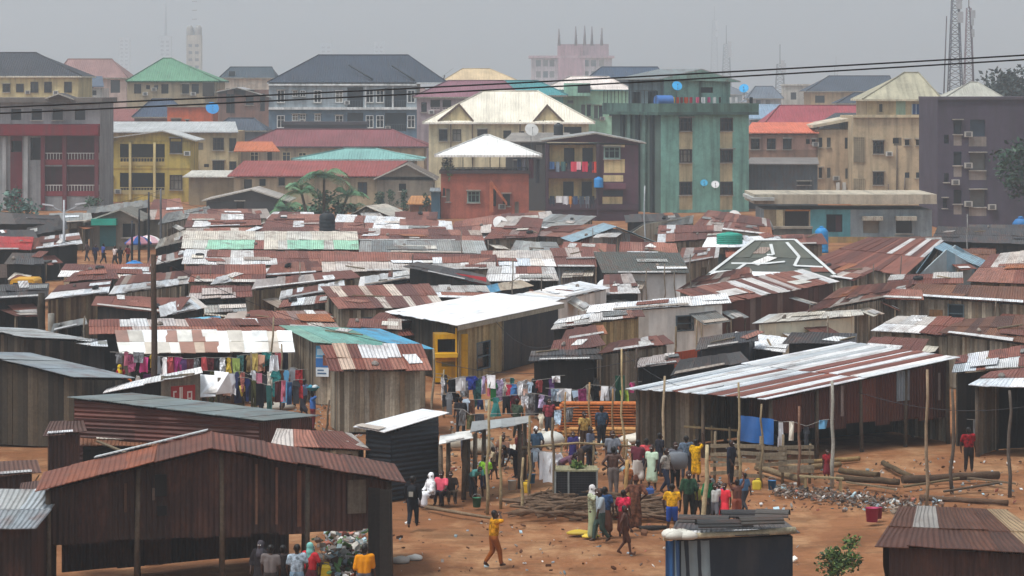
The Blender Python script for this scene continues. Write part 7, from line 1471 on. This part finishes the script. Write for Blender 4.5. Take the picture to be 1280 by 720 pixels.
# buckets, cans, bags
def bucket(px, py, col, label, r=.15, h=.32, z=0): 
    c = W(px, py, z); root = thing('bucket', label, 'bucket', c); m = MB(); m.lathe(c, [(r * .8, 0), (r, h), (r * 1.05, h), (r * .92, h * .98), (r * .75, .04)], col, 12); obj('body', m, 'paint', root)
    m = MB(); m.tube([c + V((r * math.cos(a), 0, h + r * .8 * math.sin(a))) for a in [PI * k / 8 for k in range(9)]], .008, '888888', 4); obj('handle', m, 'dark_steel', root)
def can(px, py, col, label, s=1.0):
    c = W(px, py); root = thing('jerrycan', label, 'jerrycan', c); m = MB(); w, d, h = .17 * s, .11 * s, .4 * s
    m.rings([[c + V((x * w * q, y * d * q, z)) for x, y in ((-1, -.7), (-.7, -1), (.7, -1), (1, -.7), (1, .7), (.7, 1), (-.7, 1), (-1, .7))] for q, z in ((.9, 0), (1, .03), (1, h * .75), (.75, h * .9), (.3, h * .95))], col, smooth=False); obj('body', m, 'paint', root)
    m = MB(); m.lathe(c + V((-w * .5, 0, h * .88)), [(.035 * s, 0), (.035 * s, .07 * s)], '2c2c2c', 8); obj('cap', m, 'paint', root); m = MB(); m.tube([c + V((-w * .2, 0, h * .9)), c + V((0, 0, h * 1.08)), c + V((w * .6, 0, h * 1.05)), c + V((w * .75, 0, h * .82))], .018 * s, col, 6); obj('handle', m, 'paint', root)
bucket(1090, 652, 'a82c58', 'crimson pink bucket beside the rubble at the lower right', .22, .45); bucket(1097, 648, '8a2040', 'smaller dark pink bucket behind the crimson one', .16, .36); can(187, 702, 'a01c1c', 'red jerrycan in the shade of the nearest gabled shed', 1.5); can(406, 722, 'c8a81c', 'yellow jerrycan at the feet of the crowd under the nearest shed'); bucket(372, 608, '3a5a8a', 'blue bucket behind the nearest gabled shed')
can(745, 640, 'd8d8d0', 'white jerrycan beside the firewood heap'); bucket(640, 612, 'c8c8c4', 'white bucket under the grey canopy'); bucket(664, 604, '3a7aa8', 'light blue bucket left of the white sheets'); can(657, 616, 'c8a020', 'yellow jerrycan left of the dark bamboo pole'); bucket(596, 634, '2c6a4a', 'green bucket at the bamboo poles'); bucket(770, 648, 'b03a3a', 'red bucket at the right of the firewood'); can(812, 622, '2c4f8a', 'blue jerrycan by the woman in pale mint', .9); can(946, 612, 'c8b030', 'yellow jerrycan at the foot of the rail fence', .9); bucket(965, 612, '2f6a9a', 'blue bucket at the foot of the rail fence')
def bundle(px, py, w, h, col, label, name='sack', mat='tarp', z=0):
    c = W(px, py, z); m = MB(); n = 12; ph = R.uniform(0, 6)
    m.rings([[c + V((math.cos(a) * w * q * (1 + .12 * math.sin(3 * a + ph)), math.sin(a) * w * .7 * q, t * h * (1 + .1 * math.sin(2 * a + ph)))) for a in [2 * PI * k / n for k in range(n)]] for q, t in ((.7, 0), (1, .15), (1.02, .5), (.8, .8), (.4, .97), (.08, 1.02))], col); return solo(name, m, mat, label, name.replace('_', ' '))
for a in ((690, 556, .5, .5, 'c8c8c0', 'pale sack beside the white sheets'), (676, 552, .4, .4, 'b8b0a0', 'smaller dull sack left of the pale sack'), (799, 553, .75, .35, 'd0c8b8', 'flat pale bundle right of the plank stack'), (725, 668, .4, .14, 'c8a828', 'yellow crumpled bag on the path by the striding youth'), (738, 672, .28, .12, 'd8b83c', 'small yellow crumpled bag by the woman in pale green'), (345, 512, .75, .3, 'a8a094', 'grey bundle on the ground below the market clothes'), (310, 516, .5, .25, 'b8ac9c', 'tan bundle left of the grey market bundle'), (640, 572, .4, .45, 'd0ccc0', 'white sack under the back of the grey canopy'), (600, 566, .5, .5, '9c9484', 'dull sack pile left under the grey canopy'), (575, 560, .4, .5, 'b8b0a0', 'sack under the cream awning'), (518, 700, .25, .16, 'd0ccc4', 'small white bag on the path near the nearest shed'), (500, 704, .3, .2, 'a8a098', 'grey rubbish bag at the corner of the nearest shed')): bundle(*a)
for i in range(4): bundle(838 + i * 7, 672 + (i % 2) * 2, .26, .22, ['d8d4c8', 'c8c4b8', 'b8b4a8', 'ccc8bc'][i], ['leftmost pale sandbag on the front edge of the old sheet roofed kiosk', 'second pale sandbag from the left on the kiosk roof edge', 'third pale sandbag from the left on the kiosk roof edge', 'rightmost pale sandbag on the kiosk roof edge'][i], 'sandbag', 'tarp', 2.05)
for i, (x, y, a, c, l_) in enumerate(((905, 661, .1, '2c2c2c', 'long black curled sheet along the kiosk roof'), (880, 657, -.15, '3a3836', 'charcoal curled sheet at the left back of the kiosk roof'), (950, 660, .2, '403c38', 'brownish curled sheet at the right of the kiosk roof'), (925, 653, 0, '2a2a2c', 'black curled sheet at the back of the kiosk roof'), (966, 654, -.2, '4a4642', 'grey curled sheet at the far right of the kiosk roof'))):
    c_ = W(x, y, 2.2); m = MB(); u = V((math.cos(a), math.sin(a), 0)); n_ = V((-u.y, u.x, 0)); L = 1.5 - .15 * i
    rg = [[c_ + u * (t * L) + n_ * math.cos(q) * .3 + V((0, 0, .1 + .16 * math.sin(q) + .03 * i)) for q in [PI * j / 6 for j in range(7)]] for t in (-.5, -.2, .1, .5)]; m.rings(rg, c, cap=False, closed=False); m.rings([[p - V((0, 0, .025)) for p in r][::-1] for r in rg], c, cap=False, closed=False)
    solo('curled_sheet', m, 'sheet_metal', l_, 'sheet', 'old sheets on the kiosk roof')
# boards, netting, umbrellas
p, q = W(843, 476, 0), W(878, 470, 0); m = MB(); m.box(p + V((0, 0, .35)), q - p, V((0, .06, 0)), V((0, 0, 1.0)), 'b8502c'); solo('board', m, 'old_board', 'orange red board fence panel left of the black netting', 'board')
for (x, y, rr, c1, c2, l_) in ((173, 334, 1.1, '34568e', 'a87884', 'blue and pink market umbrella among the left street poles'), (186, 333, 1.15, 'e0dcd8', 'c8a0a8', 'pale market umbrella right of the blue and pink one')):
    c = W(x, y); root = thing('umbrella', l_, 'umbrella', c); m = MB(); top = c + V((0, 0, 2.5)); n = 10
    for i in range(n):
        a0, a1 = 2 * PI * i / n, 2 * PI * (i + 1) / n; cc = c1 if i % 2 else c2; e = lambda a, r, z: top + V((math.cos(a) * r, math.sin(a) * r, z))
        m.face([e(a0, rr, -.6), e(a1, rr, -.6), e(a1, rr * .55, -.2), e(a0, rr * .55, -.2)], cc); m.face([e(a0, rr * .55, -.2), e(a1, rr * .55, -.2), top], cc); m.face([e(a0, rr, -.6), e(a0, rr * .98, -.72), e(a1, rr * .98, -.72), e(a1, rr, -.6)], cc)
    obj('canopy', m, 'cloth', root); m = MB(); m.tube([c, top + V((0, 0, .1))], .03, '8a8a8a', 6); obj('pole', m, 'dark_steel', root)
# yellow van at the left
c = W(28, 388); root = thing('van', 'yellow van seen from behind among the dark stalls at the left', 'van', c); m = MB(); w_, h_, l3 = .85, 1.95, 3.6
prof = [(-w_, .35), (-w_, 1.15), (-w_ * .9, h_ - .12), (-w_ * .75, h_), (w_ * .75, h_), (w_ * .9, h_ - .12), (w_, 1.15), (w_, .35)]
m.rings([[c + V((x, y, z)) for x, z in prof] for y in (0, l3 * .75)], 'c89420', smooth=False); m.rings([[c + V((x * .98, y, .35 + (z - .35) * s)) for x, z in prof] for y, s in ((l3 * .75, .98), (l3, .55))], 'c89420', smooth=False); obj('body', m, 'paint', root)
m = MB(); m.box(c + V((-w_ * .72, -.03, 1.2)), V((w_ * 1.44, 0, 0)), V((0, .02, 0)), V((0, 0, .55)), '2c343a'); g_ = obj('rear_window', m, 'glass', root)
m = MB(); [m.box(c + V((-w_ * .76 + a, -.05, 1.15 + b)), V((ww, 0, 0)), V((0, .03, 0)), V((0, 0, hh)), 'd8a428') for a, b, ww, hh in ((0, 0, w_ * 1.52, .05), (0, .6, w_ * 1.52, .05), (0, .05, .05, .55), (w_ * 1.47, .05, .05, .55))]; obj('frame', m, 'paint', g_)
for s in (-1, 1):
    m = MB(); m.box(c + V((s * w_ * .85 - .06, -.03, .75)), V((.12, 0, 0)), V((0, .04, 0)), V((0, 0, .25)), '8a1c1c'); obj('tail_lamp', m, 'paint', root)
    for y in (.7, 2.8):
        m = MB(); m.rings([[c + V((s * (w_ - .1) + dx, y + .3 * math.cos(a), .3 + .3 * math.sin(a))) for a in [2 * PI * k / 14 for k in range(14)]] for dx in (-.1, .1)], '1a1a1c', smooth=False); wl = obj('wheel', m, 'dark_steel', root)
        m = MB(); m.rings([[c + V((s * (w_ - .1) + dx, y + .17 * math.cos(a), .3 + .17 * math.sin(a))) for a in [2 * PI * k / 12 for k in range(12)]] for dx in (-.11, .11)], '8a8a8c', smooth=False); obj('rim', m, 'paint', wl)
m = MB(); m.box(c + V((-w_, -.12, .35)), V((2 * w_, 0, 0)), V((0, .1, 0)), V((0, 0, .16)), '3a3a3c'); obj('bumper', m, 'dark_steel', root)
c = W(34, 374); root = thing('container', 'dark green corrugated container behind the yellow van', 'container', c); f1 = Face(D(12, 374, c.y), V((1, 0, 0))); a0, a1, z0, z1 = rect(f1, (12, 330, 56, 374)); wall_part(root, f1.P(0, z1), f1.P(a1, z1), [(0, z1), (a1, z1)], 'net'); m = MB(); m.box(f1.P(-.1, z1, .1), f1.u * (a1 + .2), -f1.n * 2.6, V((0, 0, .12)), '20302e'); obj('roof', m, 'sheet_metal', root); m = MB(); m.box(f1.P(a1 * .3, .1, .01), f1.u * .9, f1.n * .04, V((0, 0, 1.9)), '2a3c3a'); obj('door', m, 'paint', root)
# ---- loose things lying on the roofs
WORDS = lambda s: len(s.split())
for root, slopes, lb in SHEDS:
    if root.location.y < 100 or root['category'] in ('awning', 'canopy', 'kiosk') or 'silver' in lb: continue
    a, b, c, d = slopes[0]; nn = (b - a).cross(d - a).normalized(); nn = nn if nn.z > 0 else -nn; u = (b - a).normalized(); v = (d - a).normalized()
    kinds = R.sample(['loose_sheet', 'plank', 'stone', 'pale_sheet', 'tyre' if root.location.y > 135 and R.random() < .4 else 'stone_'], R.choice([1, 2, 2, 3]))
    for kd in kinds:
        s, t = R.uniform(.1, .85), R.uniform(.15, .75); p = a.lerp(b, s).lerp(d.lerp(c, s), t) + nn * .07; m = MB()
        if kd == 'stone_': continue
        if kd in ('loose_sheet', 'pale_sheet'):
            w, l = R.uniform(.5, .9), R.uniform(.9, 1.7); an = R.gauss(0, .35); uu = u * math.cos(an) + v * math.sin(an); vv = v * math.cos(an) - u * math.sin(an); m.box(p, uu * w, vv * min(l, (d - a).length * .7), nn * .02 + nn * .0, vary(R.choice(['dcdcdc', 'c8c4c0', 'e4e4e2']) if kd == 'pale_sheet' else R.choice(RU + ['a87050', '9a8a80']), .08)); mt = 'sheet_metal'
            l_ = ('pale loose sheet on the ' if kd == 'pale_sheet' else 'loose rusty sheet on the ') + lb; kk = 'loose_sheet'
        elif kd == 'plank': an = R.uniform(-1.2, 1.2); m.box(p, (u * math.cos(an) + v * math.sin(an)) * R.uniform(1, 2.2), (v * math.cos(an) - u * math.sin(an)) * .12, nn * .05, vary('7a6c58', .25)); mt = 'old_board'; l_ = 'plank lying on the ' + lb; kk = kd
        elif kd == 'stone': m.rings([[p + (u * math.cos(q) * R.uniform(.8, 1.1) + v * math.sin(q)) * r + nn * z for q in [2 * PI * k / 7 for k in range(7)]] for r, z in ((.13, -.05), (.16, .06), (.08, .15))], vary('8a8078', .2), smooth=False); mt = 'plaster'; l_ = 'stone weighing down the ' + lb; kk = kd
        else: m.rings([[p + (u * math.cos(q) + v * math.sin(q)) * r + nn * z for q in [2 * PI * k / 14 for k in range(14)]] for r, z in ((.18, 0), (.3, 0), (.32, .08), (.28, .16), (.18, .15), (.18, 0))], '1e1e20', cap=False); mt = 'dark_steel'; l_ = 'old tyre on the ' + lb; kk = kd
        if WORDS(l_) <= 16: solo(kk, m, mt, l_, kk.replace('_', ' '), 'loose things weighing down the roofs')
# ---- ground litter and rubble (uncountable)
m = MB()
def chip(p, s, col):
    a = V((R.gauss(0, 1), R.gauss(0, 1), R.gauss(0, .4))).normalized() * s; b_ = a.cross(V((R.gauss(0, .5), R.gauss(0, .5), 1))).normalized() * s * R.uniform(.4, 1); m.box(p - V((0, 0, s * .2)), a, b_, V((0, 0, s * R.uniform(.1, .5))), vary(col, .2))
LC = ['948c84', 'b8b4b0', '8a8078', '6a5a4c', 'a8c0c8', '7a8a90', 'd8d4cc', '5a4438', 'a86858', '94a0a8']
for _ in range(1000):
    t = R.random(); x = 965 + 215 * t; y = 612 + 26 * t + R.gauss(0, 3 + 3 * t); chip(W(x, y) + V((0, 0, R.uniform(0, .06))), R.uniform(.03, .16), R.choice(LC + ['5a4438', '6a5448', '4a4440', '7a6a5c'] * 6))
struct('rubble', m, 'rubbish', 'stuff')
m = MB()
for _ in range(520): chip(W(432 + R.gauss(0, 16), 694 + R.gauss(0, 16)) + V((0, 0, R.uniform(0, .25))), R.uniform(.06, .25), R.choice(LC + ['5a7a4a', '4a5a3a']))
for _ in range(600): chip(W(R.uniform(490, 1000), R.uniform(545, 715)), R.uniform(.02, .1) * (2 if R.random() < .06 else 1), R.choice(LC + ['5a3a28', '6a4630', '4a3020'] * 4))
for _ in range(500): chip(W(R.uniform(300, 520), R.uniform(505, 545)), R.uniform(.04, .13), R.choice(LC))
for _ in range(700): chip(W(R.uniform(560, 860), R.uniform(520, 590)), R.uniform(.05, .2), R.choice(LC + ['8a7a64', '6a5a4a'] * 3))
for _ in range(400): chip(W(R.uniform(880, 1280), R.uniform(570, 640)), R.uniform(.04, .14), R.choice(LC + ['5a3a28', '6a4630'] * 3))
struct('litter', m, 'rubbish', 'stuff')
# long pole lying on the path
m = MB(); m.tube([W(533, 637) + V((0, 0, .08)), W(575, 645) + V((0, 0, .1)), W(628, 653) + V((0, 0, .08))], [.07, .06, .04], '7a6650', 6); solo('pole_on_ground', m, 'bark', 'long pole lying across the path right of the person in black', 'pole')
m = MB(); m.tube([W(800, 662) + V((0, 0, .06)), W(816, 664) + V((0, 0, .1)), W(834, 662) + V((0, 0, .07))], [.06, .09, .06], '2a2624', 7); solo('charred_log', m, 'bark', 'dark charred log on the path left of the old sheet roofed kiosk', 'log')
# ------------------------------------------------------------------ ground, air, light, camera
def earth():
    m, nt, b = newmat('earth'); L = nt.links
    pos = nd(nt, 'ShaderNodeNewGeometry').outputs['Position']
    n1 = noise(nt, pos, .12, 6, .6); n2 = noise(nt, mul(nt, pos, 1, .5, 1), .5, 6, .65); n3 = noise(nt, pos, 3.5, 5, .7)
    c = mixc(nt, ramp(nt, n1, .35, .65), hx('764d33'), hx('926444'))
    c = mixc(nt, ramp(nt, n2, .48, .68, 0, .75), c, hx('b08a66'))
    c = mixc(nt, ramp(nt, n3, .55, .75, 0, .55), c, hx('523526'))
    c = mixc(nt, ramp(nt, noise(nt, pos, .35, 4), .54, .68, 0, .55), c, hx('5a3c28'))
    c = mixc(nt, ramp(nt, noise(nt, mul(nt, pos, .5, 1.6, 1), 1.1, 6, .7), .5, .66, 0, .5), c, hx('5e4530'))
    c = mixc(nt, ramp(nt, noise(nt, pos, 9, 3, .8), .66, .74, 0, .5), c, hx('d0b898'))
    L.new(c, b.inputs['Base Color']); b.inputs['Roughness'].default_value = .95; b.inputs['Specular IOR Level'].default_value = .1
    bp = nd(nt, 'ShaderNodeBump', Strength=.9, Distance=.12); L.new(noise(nt, pos, 1.8, 8, .65), bp.inputs['Height']); L.new(bp.outputs[0], b.inputs['Normal'])
earth()
m = MB(); xs = [-3000, -400, -60] + [-30 + i * 1.0 for i in range(61)] + [60, 400, 3000]; ys = [20, 50] + [62 + i for i in range(64)] + [150, 300, 800, 2000, 5000]
from mathutils import noise as mn
def gz(x, y):
    k = 1.0 if -30 <= x <= 30 and 62 <= y <= 125 else 0
    return (mn.noise(V((x * .16, y * .16, 1))) * .16 + mn.noise(V((x * .6, y * .6, 4))) * .05 - .1) * k - .02 * (1 - k)
n0 = 0; nx = len(xs)
for y in ys:
    for x in xs: m.v.append(V((x, y, gz(x, y))))
for j in range(len(ys) - 1):
    for i in range(nx - 1):
        a = j * nx + i; m.f.append([a, a + 1, a + nx + 1, a + nx]); m.c.append((.3, .16, .08)); m.sm.append(True); m.u.append([(0, 0)] * 4)
struct('ground', m, 'earth')

m = MB(); m.box(V((-900, -3, -1)), V((1800, 0, 0)), V((0, 3300, 0)), V((0, 0, 110)), '888888')
hz = struct('haze', m, 'paint', 'stuff'); hm = bpy.data.materials.new('haze_air'); hm.use_nodes = True; nt = hm.node_tree
for n in list(nt.nodes):
    if n.type != 'OUTPUT_MATERIAL': nt.nodes.remove(n)
pv = nt.nodes.new('ShaderNodeVolumePrincipled'); pv.inputs['Color'].default_value = (.80, .91, .98, 1); pv.inputs['Density'].default_value = .00046; pv.inputs['Anisotropy'].default_value = .2
nt.links.new(pv.outputs[0], [n for n in nt.nodes if n.type == 'OUTPUT_MATERIAL'][0].inputs['Volume'])
hz.data.materials.clear(); hz.data.materials.append(hm); hz.visible_shadow = True

EL, AZ = math.radians(66), math.radians(232)      # sun height; compass direction it comes from (clockwise from +Y)
w = bpy.data.worlds.new('World'); SC.world = w; w.use_nodes = True; nt = w.node_tree
bg = nt.nodes['Background']; sky = nt.nodes.new('ShaderNodeTexSky'); sky.sky_type = 'NISHITA'; sky.sun_disc = False
sky.sun_elevation = EL; sky.sun_rotation = AZ; sky.air_density = 1.0; sky.dust_density = 4.0; sky.altitude = 0
hs = nt.nodes.new('ShaderNodeHueSaturation'); hs.inputs['Saturation'].default_value = .12; nt.links.new(sky.outputs[0], hs.inputs['Color'])
tn = nt.nodes.new('ShaderNodeMix'); tn.data_type = 'RGBA'; tn.blend_type = 'MULTIPLY'; tn.inputs[0].default_value = 1; tn.inputs[7].default_value = (.92, .99, 1.06, 1)
nt.links.new(hs.outputs[0], tn.inputs[6]); tcw = nt.nodes.new('ShaderNodeTexCoord'); cn = noise(nt, mul(nt, tcw.outputs['Generated'], 7, 7, 30), 1.0, 4, .5); cl = mixc(nt, 1.0, tn.outputs[2], ramp(nt, cn, .3, .7, .9, 1.1), 'MULTIPLY'); nt.links.new(cl, bg.inputs['Color']); bg.inputs['Strength'].default_value = .105
sl = bpy.data.lights.new('sun', 'SUN'); sl.energy = 1.5; sl.angle = math.radians(10); sl.color = (1, .96, .9)
so = bpy.data.objects.new('sun', sl); COL.link(so)
dv = V((math.sin(AZ) * math.cos(EL), math.cos(AZ) * math.cos(EL), math.sin(EL))); so.rotation_euler = dv.to_track_quat('Z', 'Y').to_euler(); so.location = (0, -20, 60)

cam = bpy.data.cameras.new('camera'); co = bpy.data.objects.new('camera', cam); COL.link(co); SC.camera = co
co.location = (0, 0, H); co.rotation_euler = (PI / 2, 0, 0); cam.sensor_width = 36; cam.lens = F / 1280 * 36; cam.shift_y = -(360 - HY) / 1280
cam.clip_start = .5; cam.clip_end = 8000
SC.view_settings.view_transform = 'Standard'; SC.view_settings.look = 'None'; SC.view_settings.exposure = .68; SC.view_settings.gamma = 1
SC.view_settings.use_curve_mapping = False
SC.cycles.use_denoising = True; SC.cycles.max_bounces = 6; SC.cycles.volume_bounces = 1; SC.cycles.diffuse_bounces = 3; SC.cycles.glossy_bounces = 2; SC.cycles.transparent_max_bounces = 8
SC.cycles.use_adaptive_sampling = True; SC.cycles.adaptive_threshold = .02
